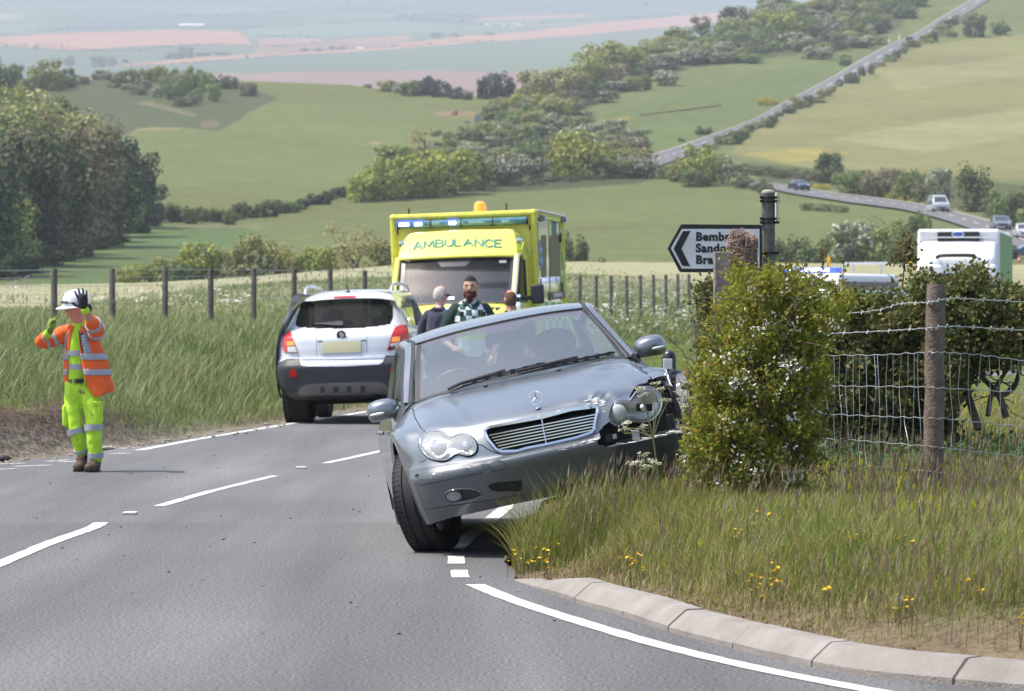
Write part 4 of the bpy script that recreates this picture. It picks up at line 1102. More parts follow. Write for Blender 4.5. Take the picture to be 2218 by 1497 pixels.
MB().lathe([(.018,0),(.02,.02),(.012,.03),(.006,.032)],18,Matrix.Translation(p)@Matrix.Rotation(PI/2,4,'X')).build('bulb',M_CHROME,broken)
p = LC.at(*O2([(880,680)])[0],.17);MB().ball(p,(.048,.02,.052),20,10).build('inner_lens',M_LENSG,broken)
# torn front wing: bent sheet folded outwards, bare edge and black inner panel
def sheet(name,tri,m,n=10,buckle=.012):
 pts =[LC.at(*O2([(a,b)])[0],y)for a,b,y in tri]
 g =[]
 A,B,Cc,Dd = pts
 for i in range(n+1):
  for j in range(n+1):
   u,v = i/n,j/n
   p = A.lerp(B,u).lerp(Dd.lerp(Cc,u),v)
   p = p + Vector((0,buckle*math.sin(u*9+v*4),buckle*.6*math.sin(v*11+u*3)))
   g.append(p)
 o = np_mesh(name,np.array([tuple(p)for p in g]),grid_faces(n+1,n+1),m,saloon,sm=True)
 s = o.modifiers.new('thick','SOLIDIFY');s.thickness = .004
 return o
sheet('torn_wing',[(1112,258,1.0),(1338,258,.60),(1385,430,.50),(1215,330,.72)],M_SILVER)
sheet('torn_wing',[(1215,330,.72),(1330,300,.58),(1400,440,.48),(1340,415,.52)],M_DENTM,buckle=.006)
sheet('torn_wing',[(1338,258,.60),(1488,288,.66),(1390,350,.60),(1350,330,.60)],M_STRIP,buckle=.006)
sheet('torn_wing',[(1340,415,.50),(1400,430,.48),(1460,540,.46),(1385,545,.48)],M_TRIM,buckle=.006)
sheet('inner_wing',[(1120,275,1.0),(1215,330,.74),(1345,420,.55),(1180,400,.60)],M_BLACKP)
sheet('inner_wing',[(1180,400,.60),(1345,430,.55),(1440,700,.50),(1270,560,.45)],M_DARK)
b = MB()
for k in range(9):
 t = k/8;p = LC.at(*O2([(1125+200*t,285+120*t)])[0],1.0-.45*t);b.box(p,(.02,.05,.03),(0,.4,.3))
b.tube([LC.at(*O2([q])[0],y)for q,y in(((1118,268),1.0),((1200,318),.74),((1290,370),.60),((1350,425),.52))],.012,6)
b.build('wing_rail',M_GREYP,saloon,sm=False)
# scraped paint round the bonnet's front corner and along the bumper top
def scuff(poly,m,lift=.0035,div=22):return decal('scrape',poly,m,lift,div=div)
def scrapes():
 m = mat('scraped paint',(.66,.66,.64),.55);nt = m.node_tree;b = nt.nodes['Principled BSDF']
 tc = nt.nodes.new('ShaderNodeTexCoord');mp = nt.nodes.new('ShaderNodeMapping');mp.inputs['Scale'].default_value =(14,30,60);mp.inputs['Rotation'].default_value =(0,.25,0)
 nt.links.new(tc.outputs['Object'],mp.inputs[0]);n = nt.nodes.new('ShaderNodeTexNoise');n.inputs['Scale'].default_value = 1.6;n.inputs['Detail'].default_value = 8;n.inputs['Distortion'].default_value = 1.2
 nt.links.new(mp.outputs[0],n.inputs[0]);r = nt.nodes.new('ShaderNodeValToRGB');r.color_ramp.elements[0].position = .50;r.color_ramp.elements[1].position = .60
 nt.links.new(n.outputs[0],r.inputs[0]);nt.links.new(r.outputs[0],b.inputs['Alpha']);return m
M_SCR = scrapes()
scuff(O2([(520,600),(545,568),(600,545),(680,535),(735,552),(768,600),(760,650),(735,690),(720,640),(690,610),(640,625),(560,632)]),M_SCR)
scuff(O2([(250,655),(400,630),(560,610),(640,622),(520,640),(400,655),(270,672)]),M_SCR)
scuff(O2([(300,1030),(420,990),(560,950),(690,905),(705,925),(640,960),(480,1005),(330,1050)]),M_SCR)
scuff(O1([(560,765),(590,725),(650,735),(640,790),(580,800)]),M_SCR)
# ================================================================== THE WHITE SPORT UTILITY CAR
MA = frame(-5,0,-2,(-.80,.93,0),on_z(640,915));LA = Local(MA)
suv = thing('parked_car','white sport utility car seen from behind with its near-side door open by the bank','car',M=MA)
M_WHITE = mat('white pearl paint',(.66,.68,.72),.3,0,coat=.9,noise=.03,scale=3)
M_CLAD = mat('charcoal bumper cladding',(.045,.046,.052),.5,noise=.12,scale=10)
M_SKID = mat('grey skid plate',(.17,.16,.155),.5,.3,noise=.15,scale=6)
M_PRIV = glassmat('privacy glass',(.10,.10,.105),.06,(.2,.2,.2))
M_RED = mat('red lamp lens',(.50,.012,.015),.12,coat=1);M_AMBER = mat('amber lamp lens',(.85,.30,.03),.2,coat=1,emit=(1,.4,.05),estr=.25);M_CLENS = mat('clear lamp lens',(.62,.62,.63),.15,coat=1)
ZA = lambda q:[(590+a/4.537,600+b/4.537)for a,b in q]
XO = -.03
prof =[(.30,.30),(.13,.36),(.07,.45),(.055,.54),(.04,.63),(.03,.74),(.06,.80),(.10,.86),(.115,1.0),(.15,1.13),(.255,1.215),(.50,1.42),(.70,1.585),(.665,1.63),(.80,1.68),(1.15,1.725),(1.7,1.75)]
Wd =[.74,.80,.87,.90,.91,.915,.905,.885,.875,.86,.815,.725,.66,.665,.655,.64,.64]
us =[0,.35,.68,.88,1.0];oy =[0,.012,.055,.13,.32]
half =[[(Wd[i]*u,prof[i][0]+oy[k]*(1 if i<13 else.45),prof[i][1]-(0 if i<13 else.07*u**4))for i in range(17)]for k,u in enumerate(us)]
full =[[(-p[0]+XO,p[1],p[2])for p in st]for st in half[::-1]] +[[(p[0]+XO,p[1],p[2])for p in st]for st in half[1:]]
NU,NV = 281,261
g = grid_surface(full,NU,NV);AV = g.reshape(-1,3);AF = grid_faces(NU,NV)
BV_A = BVHTree.FromPolygons([Vector(p)for p in AV],[tuple(f)for f in AF])
W4a = np.array(MA);ax_,ay_ = np_pix(AV@W4a[:3,:3].T+W4a[:3,3]);fcx,fcy = ax_[AF].mean(1),ay_[AF].mean(1);fz = AV[AF].mean(1)
GL = ZA([(290,246),(340,236),(700,218),(1000,216),(1170,224),(1186,300),(1186,400),(1160,462),(1080,480),(900,498),(640,508),(400,505),(250,492),(226,470),(240,400)])
CLAD = ZA([(40,850),(140,806),(270,806),(285,870),(320,884),(700,880),(1060,862),(1095,830),(1112,770),(1340,770),(1340,1400),(40,1400)])
SK = ZA([(245,1150),(270,1090),(330,1055),(600,1040),(900,1034),(1080,1038),(1130,1070),(1162,1115),(1140,1160),(800,1166),(420,1166),(300,1168)])
gl = inpoly(fcx,fcy,GL)&(fz[:,2]>1.1);cl = inpoly(fcx,fcy,CLAD)&(fz[:,2]<.86);sk = inpoly(fcx,fcy,SK)&cl
inner = np.abs(fz[:,0]-XO)<.62
pick('tailgate',AV,AF,~gl&~cl&(fz[:,2]<1.62)&inner,M_WHITE,suv)
pick('rear_wing',AV,AF,~gl&~cl&(fz[:,2]<1.62)&~inner&(fz[:,0]<XO),M_WHITE,suv)
pick('rear_wing',AV,AF,~gl&~cl&(fz[:,2]<1.62)&~inner&(fz[:,0]>XO),M_WHITE,suv)
pick('roof_spoiler',AV,AF,~gl&~cl&(fz[:,2]>=1.62),M_WHITE,suv)
pick('rear_window',AV,AF,gl,M_PRIV,suv)
pick('rear_bumper',AV,AF,cl&~sk,M_CLAD,suv)
skd = pick('skid_plate',AV,AF,sk,M_SKID,suv)
PA = lambda name,q,m,lift,parent=None,div=12,thick=0:skin_panel(name,ZA(q),m,lift,parent or suv,LA,BV_A,div,thick,.15)
for x in(495,625,755,890):PA('skid_slot',[(x-22,1078-(x-495)*.02),(x+22,1076-(x-495)*.02),(x+26,1136-(x-495)*.02),(x-26,1138-(x-495)*.02)],M_CLAD,.004,skd)
lampL =[(160,516),(182,545),(215,640),(258,748),(210,748),(120,738),(104,700),(106,640),(120,570)]
lampR =[(1205,500),(1250,478),(1300,474),(1330,520),(1338,600),(1325,680),(1300,700),(1128,724),(1150,640),(1175,560)]
tl = PA('tail_lamp',lampL,M_RED,.012,thick=.02);PA('indicator',[(148,640),(212,632),(222,672),(152,678)],M_AMBER,.018,tl);PA('reverse_lamp',[(155,690),(226,682),(250,742),(160,738)],M_CLENS,.018,tl)
tr = PA('tail_lamp',lampR,M_RED,.012,thick=.02);PA('indicator',[(1176,595),(1248,590),(1246,636),(1166,642)],M_AMBER,.018,tr);PA('reverse_lamp',[(1160,655),(1244,646),(1243,672),(1150,684)],M_CLENS,.018,tr);PA('fog_lamp',[(1148,690),(1242,678),(1240,700),(1136,718)],mat('dark red lens',(.10,.01,.015),.15,coat=1),.018,tr)
PA('rear_reflector',[(205+38*math.cos(a),948+42*math.sin(a))for a in np.linspace(0,2*PI,20,endpoint=False)],M_RED,.008)
PA('rear_reflector',[(1187+40*math.cos(a),916+40*math.sin(a))for a in np.linspace(0,2*PI,20,endpoint=False)],M_RED,.008)
PA('chrome_strip',[(272,797),(700,790),(1106,778),(1100,804),(700,814),(285,818)],M_CHROME,.012,thick=.02)
PA('plate_recess',[(440,632),(925,618),(880,760),(475,770)],mat('recess paint',(.55,.57,.61),.35,coat=.5),.003)
PA('number_plate',[(490,640),(870,628),(868,738),(492,752)],mat('plain yellow plate',(.62,.58,.36),.5),.012,thick=.008)
PA('plate_shadow_gap',[(445,628),(492,627),(490,637),(447,638)],M_DARK,.006);PA('plate_shadow_gap',[(872,620),(918,618),(916,628),(874,630)],M_DARK,.006)
PA('high_brake_lamp',[(600,198),(700,192),(822,190),(815,206),(700,210),(605,212)],M_RED,.008)
wp_ = PA('rear_wiper',[(395,470),(520,452),(620,444),(690,444),(697,462),(690,488),(600,484),(500,476)],M_BLACKP,.02,thick=.015)
for q in([(432,520),(434,768)],[(932,516),(925,745)]):
 P = LA.line(BV_A,ZA(q),.0,6);MB().tube(P,.003,5).build('shut_line',M_DARK,suv)
for q in([(285,818),(300,866),(330,884),(700,884),(1050,864),(1088,836),(1104,800)],[(165,520),(222,500)],[(1190,470),(1215,490)]):
 P = LA.line(BV_A,ZA(q),.001,4);MB().tube(P,.004,5).build('shut_line',M_DARK,suv)
 # round badge: chrome ring with a winged beast's head over a pennant, drawn as small raised shapes
c0 = LA.skin(BV_A,*ZA([(678,578)])[0],.012);b = MB()
b.tube([c0+Vector((.06*math.cos(a),-.004,.06*math.sin(a)))for a in np.linspace(0,2*PI,28,endpoint=False)],.008,6,closed=True)
b.lathe([(.056,0),(.05,.006),(0,.009)],24,Matrix.Translation(c0)@Matrix.Rotation(PI/2,4,'X'),mi=1)
b.prism([(-.01,-.045),(.02,-.04),(.03,-.01),(.045,.0),(.04,.02),(.015,.03),(.0,.05),(-.02,.035),(-.035,.03),(-.02,.015),(-.03,0),(-.012,-.012)],.006,Matrix.Translation(c0+Vector((0,-.016,0))))
b.build('badge',[M_CHROME,M_DARK],suv)
# sides
SP =[(.87,.34),(.905,.45),(.92,.62),(.925,.80),(.915,.98),(.885,1.13),(.862,1.20),(.80,1.33),(.735,1.48),(.68,1.60),(.648,1.675),(.60,1.715)]
G =[]
for y in np.linspace(.34,4.5,60):
 k = 1 - .05 * sstep(3.6,4.5,y);drop = sstep(2.75,3.75,y)
 G.append([(x*k,y,z if z<1.15 else 1.15+(z-1.15)*(1-drop)-.18*sstep(3.7,4.5,y))for x,z in SP])
gs = grid_surface(G,160,70)
for sx in(-1,1):
 Vs = gs.copy();Vs[...,0] = Vs[...,0] * sx + XO;fa = grid_faces(160,70);Vf = Vs.reshape(-1,3);fc = Vf[fa].mean(1);y,z = fc[:,1],fc[:,2]
 arch =(np.hypot(y-.93,z-.36)<.40)|(np.hypot(y-3.64,z-.36)<.40)
 flare =(np.hypot(y-.93,z-.36)<.47)|(np.hypot(y-3.64,z-.36)<.47)
 clad =(z<.52)|flare
 win = inpoly(y,z,[(.62,1.24),(.72,1.42),(.95,1.56),(1.4,1.61),(2.2,1.62),(2.8,1.58),(3.4,1.24)])
 pil =((y>1.02)&(y<1.10))|((y>2.02)&(y<2.14))
 opn =(sx<0)&(y>2.10)&(y<3.2)&(z>.5)&(z<1.62)
 [pick('side_window',Vf,fa,win&~pil&~opn&(y>ya)&(y<=yb),glassmat('suv side glass',(.45,.48,.46),.05,(.3,.3,.3)),suv)for ya,yb in((0,1.06),(1.06,2.08),(2.08,5))];pick('window_pillar',Vf,fa,win&pil&~opn,M_TRIM,suv)
 pick('side_cladding',Vf,fa,clad&~arch,M_CLAD,suv);pick('body_side',Vf,fa,~clad&~win&~opn,M_WHITE,suv)
 MB().lathe([(.41,-.02),(.41,.22)],30,Matrix.Translation((sx*.66+XO-.1,.93,.38))@Matrix.Rotation(PI/2,4,'Y'),cap=False).build('wheel_liner',M_DARK,suv)
 r = MB();pts =[(sx*.575+XO,.95,1.70),(sx*.578+XO,1.02,1.765),(sx*.58+XO,1.2,1.80),(sx*.585+XO,1.6,1.815),(sx*.59+XO,2.4,1.80),(sx*.59+XO,2.7,1.765),(sx*.59+XO,2.78,1.70)]
 r.tube([tuple(p)for p in catmull(pts,30)],.022,8);r.box((sx*.58+XO,1.12,1.75),(.025,.05,.08));r.build('roof_rail',mat('satin rail',(.52,.53,.55),.35,.5),suv)
 m = MB();m.ball((sx*.985+XO,3.05,1.20),(.115,.085,.085),18,12);m.bar((sx*.88+XO,3.08,1.16),(sx*.96+XO,3.07,1.17),.06,.05);mo = m.build('door_mirror',M_WHITE,suv)
 gl_ = MB();gl_.box((sx*.985+XO,2.985,1.20),(.17,.012,.12));gl_.build('mirror_glass',M_DARK,mo,bevel=.005)
RFs = grid_surface([[(-.62+XO,y,z-.03),(-.4+XO,y,z),(0+XO,y,z+.012),(.4+XO,y,z),(.62+XO,y,z-.03)]for y,z in((1.1,1.712),(1.7,1.742),(2.4,1.735),(2.8,1.70),(2.95,1.66))],20,20)
np_mesh('roof',RFs.reshape(-1,3),grid_faces(20,20),M_WHITE,suv,sm=True)
wsg = grid_surface([[(-.60+XO,2.95,1.64),(XO,2.90,1.66),(.60+XO,2.95,1.64)],[(-.68+XO,3.35,1.40),(XO,3.30,1.42),(.68+XO,3.35,1.40)],[(-.76+XO,3.72,1.14),(XO,3.66,1.16),(.76+XO,3.72,1.14)]],10,10)
np_mesh('windscreen',wsg.reshape(-1,3),grid_faces(10,10),M_WSCREEN,suv,sm=True)
hd = grid_surface([[(-.84+XO,y,z-.04),(-.5+XO,y,z),(XO,y,z+.02),(.5+XO,y,z),(.84+XO,y,z-.04)]for y,z in((3.68,1.14),(4.1,1.08),(4.42,.98),(4.54,.8),(4.54,.4))],20,12)
np_mesh('bonnet',hd.reshape(-1,3),grid_faces(20,12),M_WHITE,suv,sm=True)
b = MB();b.box((XO,2.4,.38),(1.6,4.0,.12));b.box((XO,1.0,.30),(1.0,.5,.14));b.build('underside',M_DARK,suv,sm=False)
ex = MB();ec = LA.at(*ZA([(1042,1158)])[0],.16);ex.lathe([(.048,0),(.055,.01),(.055,.3),(.044,.3),(.044,.02),(.048,0)],20,Matrix.Translation(ec)@Matrix.Rotation(-PI/2,4,'X'),cap=False);ex.build('exhaust',M_BLACKP,suv)
for x in(-.38,.38):
 s = MB();s.box((x+XO,2.35,1.05),(.46,.14,.6),(-.2,0,0));s.box((x+XO,2.1,.75),(.48,.5,.18));s.ball((x+XO,2.42,1.43),(.13,.06,.09));s.build('seat',M_SEAT,suv,bevel=.03)
s = MB();s.box((XO,1.35,.98),(1.25,.14,.55),(-.2,0,0));s.ball((XO-.35,1.42,1.31),(.12,.05,.07));s.ball((XO+.35,1.42,1.31),(.12,.05,.07));s.build('rear_bench',M_SEAT,suv)
MB().box((XO,3.4,1.02),(1.45,.4,.2)).build('dashboard',M_DASH,suv,bevel=.03)
for x,y,n_ in((-.80,.93,'rear_wheel'),(.80+2*XO,.93,'rear_wheel'),(-.80,3.64,'front_wheel'),(.80+2*XO,3.64,'front_wheel')):
 wheel(n_,suv,Matrix.Translation((x,y,.36))@(Matrix.Rotation(PI,4,'Z')if x>0 else Matrix()),.36,.235)
ae = MB();p0 = LA.at(*ZA([(743,160)])[0],1.05);p1 = LA.at(*ZA([(722,-120)])[0],1.2);ae.tube([p0,p1],[.006,.003],6);ae.lathe([(.05,0),(.04,.03),(.012,.06),(0,.062)],14,Matrix.Translation(p0+Vector((0,0,-.02))));ae.build('aerial',M_BLACKP,suv)
# near-side door standing open, hinged at its front edge
door = bpy.data.objects.new('open_door',None);link(door,suv);door.location =(-.91+XO,3.18,0);door.rotation_euler =(0,0,R_(-9))
pn = grid_surface([[(.0,y,.52),(-.025,y,.8),(-.01,y,1.0),(.02,y,1.2)]for y in np.linspace(0,-1.06,6)],12,12)
o = np_mesh('door_panel',pn.reshape(-1,3),grid_faces(12,12),M_WHITE,door,sm=True);sd = o.modifiers.new('t','SOLIDIFY');sd.thickness = .07;sd.offset = -1
fr_ =[(.03,0.28,1.2),(.13,-.05,1.40),(.22,-.35,1.58),(.24,-.8,1.63),(.235,-1.02,1.62),(.03,-1.07,1.2)]
MB().tube([tuple(p)for p in fr_],.028,8).build('door_frame',M_TRIM,door)
mesh_obj('door_glass',[fr_[0],fr_[1],fr_[2],fr_[3],fr_[4],fr_[5]],[(0,1,2,3,4,5)],glassmat('suv side glass',(.45,.48,.46),.05,(.3,.3,.3)),door,False)
MB().box((-.045,-.93,1.03),(.03,.18,.035)).build('door_handle',M_BLACKP,door,bevel=.008)
# ================================================================== THE AMBULANCE
MB_ = frame(-7,0,-2,(0,0,0),on_z(985,886));LB = Local(MB_)
amb = thing('ambulance','yellow box-bodied ambulance facing the camera with blue roof lights flashing','ambulance',M=MB_)
M_YEL = mat('fluorescent yellow paint',(.74,.71,.13),.42,coat=.5,noise=.05,scale=2)
M_YELT = mat('yellow edge moulding',(.66,.62,.09),.5,noise=.12,scale=9)
M_TEAL = mat('green vinyl',(.04,.24,.18),.45);M_BLUEV = mat('blue vinyl',(.10,.25,.55),.4);M_GREENV = mat('pale green vinyl',(.10,.36,.24),.45)
M_LIME = mat('reflective lime vinyl',(.62,.75,.03),.4)
ZB = lambda q:[(830+a/5.281,430+b/5.281)for a,b in q]
XL_,XR_,ZT = -1.185,1.105,3.035
b = MB();b.box(((XL_+XR_)/2,4.0,1.83),(XR_-XL_-.05,3.95,2.36));b.build('box_body',M_YEL,amb,sm=False)
def rod(name,a,c,r,m=M_YELT,par=None):return MB().tube([a,c],r,10).build(name,m,par or amb)
for a,c in(((XL_+.03,2.03,ZT-.03),(XR_-.03,2.03,ZT-.03)),((XL_+.03,2.03,.7),(XL_+.03,2.03,ZT-.03)),((XR_-.03,2.03,.7),(XR_-.03,2.03,ZT-.03)),((XR_-.03,2.03,ZT-.03),(XR_-.03,5.97,ZT-.03)),((XL_+.03,2.03,ZT-.03),(XL_+.03,5.97,ZT-.03)),((XR_-.03,5.97,.7),(XR_-.03,5.97,ZT-.03))):
 rod('edge_moulding',a,c,.055)
for x in(XL_+.03,XR_-.03):MB().ball((x,2.03,ZT-.03),.062).build('corner_cap',M_YELT,amb)
rod('roof_gutter',(XR_+.028,2.1,ZT+.012),(XR_+.028,5.97,ZT+.012),.018,mat('off-white gutter',(.7,.7,.66),.5));MB().box((XR_+.012,4.0,ZT-.075),(.01,3.85,.05)).build('lime_stripe',M_LIME,amb,sm=False)
# light bar with lit lamps
lb = MB();
M_LBAR = mat('smoked blue lamp lens',(.05,.17,.23),.12,coat=1,noise=.35,scale=9);
lb.tube([(XL_+.12,1.93,2.885),(XR_-.12,1.93,2.885)],.062,14);lbo = lb.build('light_bar',M_LBAR,amb)
for t in(.0,.255,.49,.735,1.0):x = XL_ + .12 + t *(XR_-XL_-.24);MB().lathe([(.068,-.012),(.068,.012)],16,Matrix.Translation((x,1.93,2.885))@Matrix.Rotation(PI/2,4,'Y')).build('bar_clamp',M_BLACKP,lbo)
M_LED = mat('lit blue lamp',(.5,.6,1),.3,emit=(.50,.58,1.0),estr=5.5);M_LEDH = mat('blue lamp glow',(.05,.1,.7),.2,emit=(.05,.12,.9),estr=.8)
for c_,w_ in(((235,300),.13),((400,294),.095),((790,281),.09)):
 p = LB.at(*ZB([c_])[0],1.868);s = MB();s.box(p,(w_*1.25,.02,.05));s.build('lit_lamp',M_LED,lbo,bevel=.018,seg=3)
 MB().tube([p+Vector((-w_*.9,.062,0)),p+Vector((w_*.9,.062,0))],.0635,14,cap=False).build('lit_lens',M_LEDH,lbo)
for c_ in((1020,270),(1110,268),(1400,262),(870,278),(600,285)):
 p = LB.at(*ZB([c_])[0],1.87);MB().box(p,(.12,.012,.035)).build('unlit_lamp',mat('unlit lamp',(.25,.42,.45),.2,coat=1),lbo,bevel=.012)
for c_ in((168,390),(1676,335)):p = LB.at(*ZB([c_])[0],2.0);MB().box(p,(.02,.02,.085)).build('marker_lamp',M_BLACKP,amb,bevel=.004)
# cab roof fairing
fa_r =[(.86,.93,2.315),(.935,.95,2.36),(.925,1.10,2.50),(.90,1.25,2.63),(.87,1.38,2.71),(.83,1.55,2.755),(.82,2.0,2.765)]
FR =[]
xc = -.015
for k,(w,y,z)in enumerate(fa_r):
 FR.append([(xc-w-.02,y+.9*(k>0),z-(.06 if k>2 else.02)),(xc-w,y+.18,z-(.05 if k>2 else.01)),(xc-w*.93,y+.05,z-.005),(xc-w*.6,y-.02,z),(xc,y-.05,z+.01),(xc+w*.6,y-.02,z),(xc+w*.93,y+.05,z-.005),(xc+w,y+.18,z-(.05 if k>2 else.01)),(xc+w+.02,y+.9*(k>0),z-(.06 if k>2 else.02))])
fg = grid_surface(FR,50,90);FGV = fg.reshape(-1,3);FGF = grid_faces(50,90)
np_mesh('cab_fairing',FGV,FGF,M_YEL,amb,sm=True);BV_FG = BVHTree.FromPolygons([Vector(p)for p in FGV],[tuple(f)for f in FGF])
MB().tube([tuple(p)for p in catmull([(xc-.93,1.15,2.33),(xc-.90,.98,2.325),(xc-.6,.90,2.33),(xc,.86,2.335),(xc+.6,.90,2.33),(xc+.90,.98,2.325),(xc+1.0,1.3,2.36)],40)],.022,8).build('fairing_lip',M_YELT,amb)
GLY ={'A':[[(0,0),(.5,1),(1,0)],[(.19,.34),(.81,.34)]],'M':[[(0,0),(.06,1),(.5,.12),(.94,1),(1,0)]],'B':[[(0,0),(0,1),(.66,1),(.88,.88),(.88,.66),(.66,.53),(0,.53)],[(.66,.53),(.97,.40),(.97,.13),(.72,0),(0,0)]],'U':[[(0,1),(0,.3),(.15,.07),(.5,0),(.85,.07),(1,.3),(1,1)]],'L':[[(0,1),(0,0),(.95,0)]],'N':[[(0,0),(0,1),(1,0),(1,1)]],'C':[[(.97,.80),(.75,.97),(.4,1),(.1,.8),(0,.5),(.1,.2),(.4,0),(.75,.03),(.97,.2)]],'E':[[(.95,1),(0,1),(0,0),(.95,0)],[(0,.52),(.82,.52)]]}
for ch,x0,b0,x1,b1,h in(('A',350,588,445,578,82),('M',470,568,578,560,77),('B',602,557,690,554,78),('U',712,550,795,549,78),('L',820,550,892,546,78),('A',922,545,1022,545,79),('N',1052,551,1137,553,80),('C',1162,557,1255,559,82),('E',1276,559,1360,560,80)):
 m = MB()
 for st in GLY[ch]:
  q =[(x0+(x1-x0)*u,b0+(b1-b0)*u-h*v)for u,v in st];P = LB.line(BV_FG,ZB(q),.008,1.5)
  for a,c in zip(P[:-1],P[1:]):e =(c-a) * .18;m.bar(a-e,c+e,.027,.006,upv=(0,-.8,.6))
 m.build('letter',M_TEAL,amb,sm=False)
for x in(210,1560):p = LB.at(*ZB([(x,480 if x>900 else 520)])[0],1.25);MB().lathe([(.05,0),(.045,.02),(0,.03)],16,Matrix.Translation(p)@Matrix.Rotation(PI/2,4,'X')).build('side_repeater',M_CHROME,amb)
MB().box((xc+.985,1.32,2.44),(.012,.35,.09),(.35,0,0)).build('lime_stripe',M_LIME,amb,sm=False)
# cab: sides, windscreen, bonnet
CB =[]
for y,z in((.28,1.60),(.45,1.75),(.62,1.93),(.80,2.12),(.95,2.31)):CB.append([(xc-.90,y+.04,z),(xc-.45,y-.03,z+.008),(xc,y-.05,z+.012),(xc+.45,y-.03,z+.008),(xc+.90,y+.04,z)])
cg = grid_surface(CB,40,60);CGV = cg.reshape(-1,3);CGF = grid_faces(40,60);wi = np.repeat(np.arange(39),59)/39;wj = np.tile(np.arange(59),59)[:len(CGF)]/59
wj = np.tile(np.arange(59),39)/59
fr =(wi<.05)|(wi>.955)|(wj<.035)|(wj>.965)|((wi>.82)&(np.abs(wj-.47)<.17-.06*(1-(wi-.82)/.18)))
M_AGL = glassmat('ambulance windscreen',(.62,.65,.67),.05,(.28,.29,.32),refl=.14)
aw = pick('windscreen',CGV,CGF,~fr,M_AGL,amb);pick('glass_edge',CGV,CGF,fr,mat('black frit',(.045,.045,.05),.35,coat=.5),aw)
p = LB.at(*ZB([(1370,722)])[0],.85);MB().box(p+Vector((0,-.02,0)),(.11,.006,.04)).build('windscreen_sticker',mat('white sticker',(.75,.75,.75),.6),aw)
for sx in(-1,1):
 s = MB();s.tube([(xc+sx*.93,.30,1.60),(xc+sx*.935,.62,1.93),(xc+sx*.93,1.0,2.33)],.045,10);s.build('windscreen_pillar',mat('pale pillar',(.74,.72,.40),.4,coat=.5)if sx>0 else M_YEL,amb)
 sg_ = grid_surface([[(xc+sx*.99,y,1.0),(xc+sx*1.0,y,1.35),(xc+sx*.985,y,1.6)]for y in(.15,.9,2.0)],8,10);np_mesh('cab_side',sg_.reshape(-1,3),grid_faces(8,10),M_YEL,amb,sm=True)
 up_ = mesh_obj('cab_door_glass',[(xc+sx*.985,.52,1.62),(xc+sx*.975,1.08,2.24),(xc+sx*.975,1.55,2.24),(xc+sx*.985,1.55,1.62)],[(0,1,2,3)],glassmat('cab side glass',(.25,.27,.25),.05,(.3,.3,.3)),amb,False)
 s = MB();s.tube([(xc+sx*.985,.50,1.61),(xc+sx*.97,1.08,2.26),(xc+sx*.97,1.57,2.26),(xc+sx*.985,1.57,1.61)],.022,8,closed=True);s.build('door_frame',M_TRIM,amb)
 s = MB();s.box((xc+sx*.955,1.80,1.98),(.06,.42,.78));s.build('cab_rear_panel',M_YEL,amb,bevel=.02)
 mr = MB();mr.bar((xc+sx*1.0,.75,1.66),(xc+sx*1.20,.80,1.66),.07,.07);mr.box((xc+sx*1.255,.80,1.715),(.20,.13,.30));mr.build('door_mirror',mat('black mirror housing',(.022,.024,.03),.45),amb,bevel=.035,seg=3)
bn = grid_surface([[(xc-.90,y+.10,z-.03),(xc-.5,y+.01,z),(xc,y,z+.015),(xc+.5,y+.01,z),(xc+.90,y+.10,z-.03)]for y,z in((.30,1.605),(.12,1.55),(-.06,1.42),(-.18,1.22),(-.24,1.0),(-.26,.75),(-.24,.45))],30,30)
np_mesh('bonnet',bn.reshape(-1,3),grid_faces(30,30),M_YEL,amb,sm=True)
BV_BN = BVHTree.FromPolygons([Vector(p)for p in bn.reshape(-1,3)],[tuple(f)for f in grid_faces(30,30)])
s = MB()
for k in range(5):s.box((xc,-.245+.0*k,.98+.065*k),(1.0,.05,.03),(.2,0,0))
s.build('radiator_grille',M_BLACKP,amb)
for x0,x1 in((1280,1345),(1230,1280)):
 q =[LB.skin(BV_BN,*p,.006)for p in ZB([(x0,1250),(x1,1245),(x1-30,1275),(x0+10,1285)])]
 if all(v is not None for v in q):mesh_obj('bonnet_vent',q,[(0,1,2,3)],M_BLACKP,amb,False)
for sx in(-1,1):MB().ball((xc+sx*.72,-.12,1.05),(.16,.10,.12),16,10).build('headlight',M_CLENS,amb)
s = MB();s.box((xc,-.28,.52),(1.9,.14,.28));s.build('front_bumper',M_CLAD,amb,bevel=.04)
for c_,p_ in(((770,1140),None),((745,1290),1),((1555,1115),2)):
 p = LB.at(*ZB([c_])[0],.38 if p_ is None else(-.02 if p_==1 else.45));MB().box(p+Vector((0,-.06,0)),(.13 if p_ is None else.05,.015,.035 if p_!=1 else.10)).build('grille_strobe',M_LED if p_ is None else mat('blue strobe',(.3,.5,.9),.2,emit=(.3,.55,1),estr=1.2),amb,bevel=.006)
for x in(-.42,.46):
 s = MB();s.box((xc+x,1.35,1.45),(.5,.16,.75),(-.12,0,0));s.build('cab_seat',M_SEAT,amb,bevel=.05);h = MB();h.ball((xc+x,1.40,1.985),(.165,.06,.11),16,10);h.bar((xc+x-.06,1.4,1.8),(xc+x-.06,1.4,1.95),.015,.015);h.bar((xc+x+.06,1.4,1.8),(xc+x+.06,1.4,1.95),.015,.015);h.build('headrest',M_SEAT,amb)
MB().box((xc+.14,1.75,1.95),(.42,.05,.36)).build('cab_hatch',mat('dark hatch',(.05,.05,.06),.5),amb,bevel=.04)
MB().box((xc,1.96,1.7),(1.8,.03,1.3)).build('cab_bulkhead',mat('cab lining',(.085,.085,.08),.8),amb,sm=False)
s = MB();s.box((xc,.62,1.45),(1.75,.5,.28));s.build('dashboard',M_DASH,amb,bevel=.05)
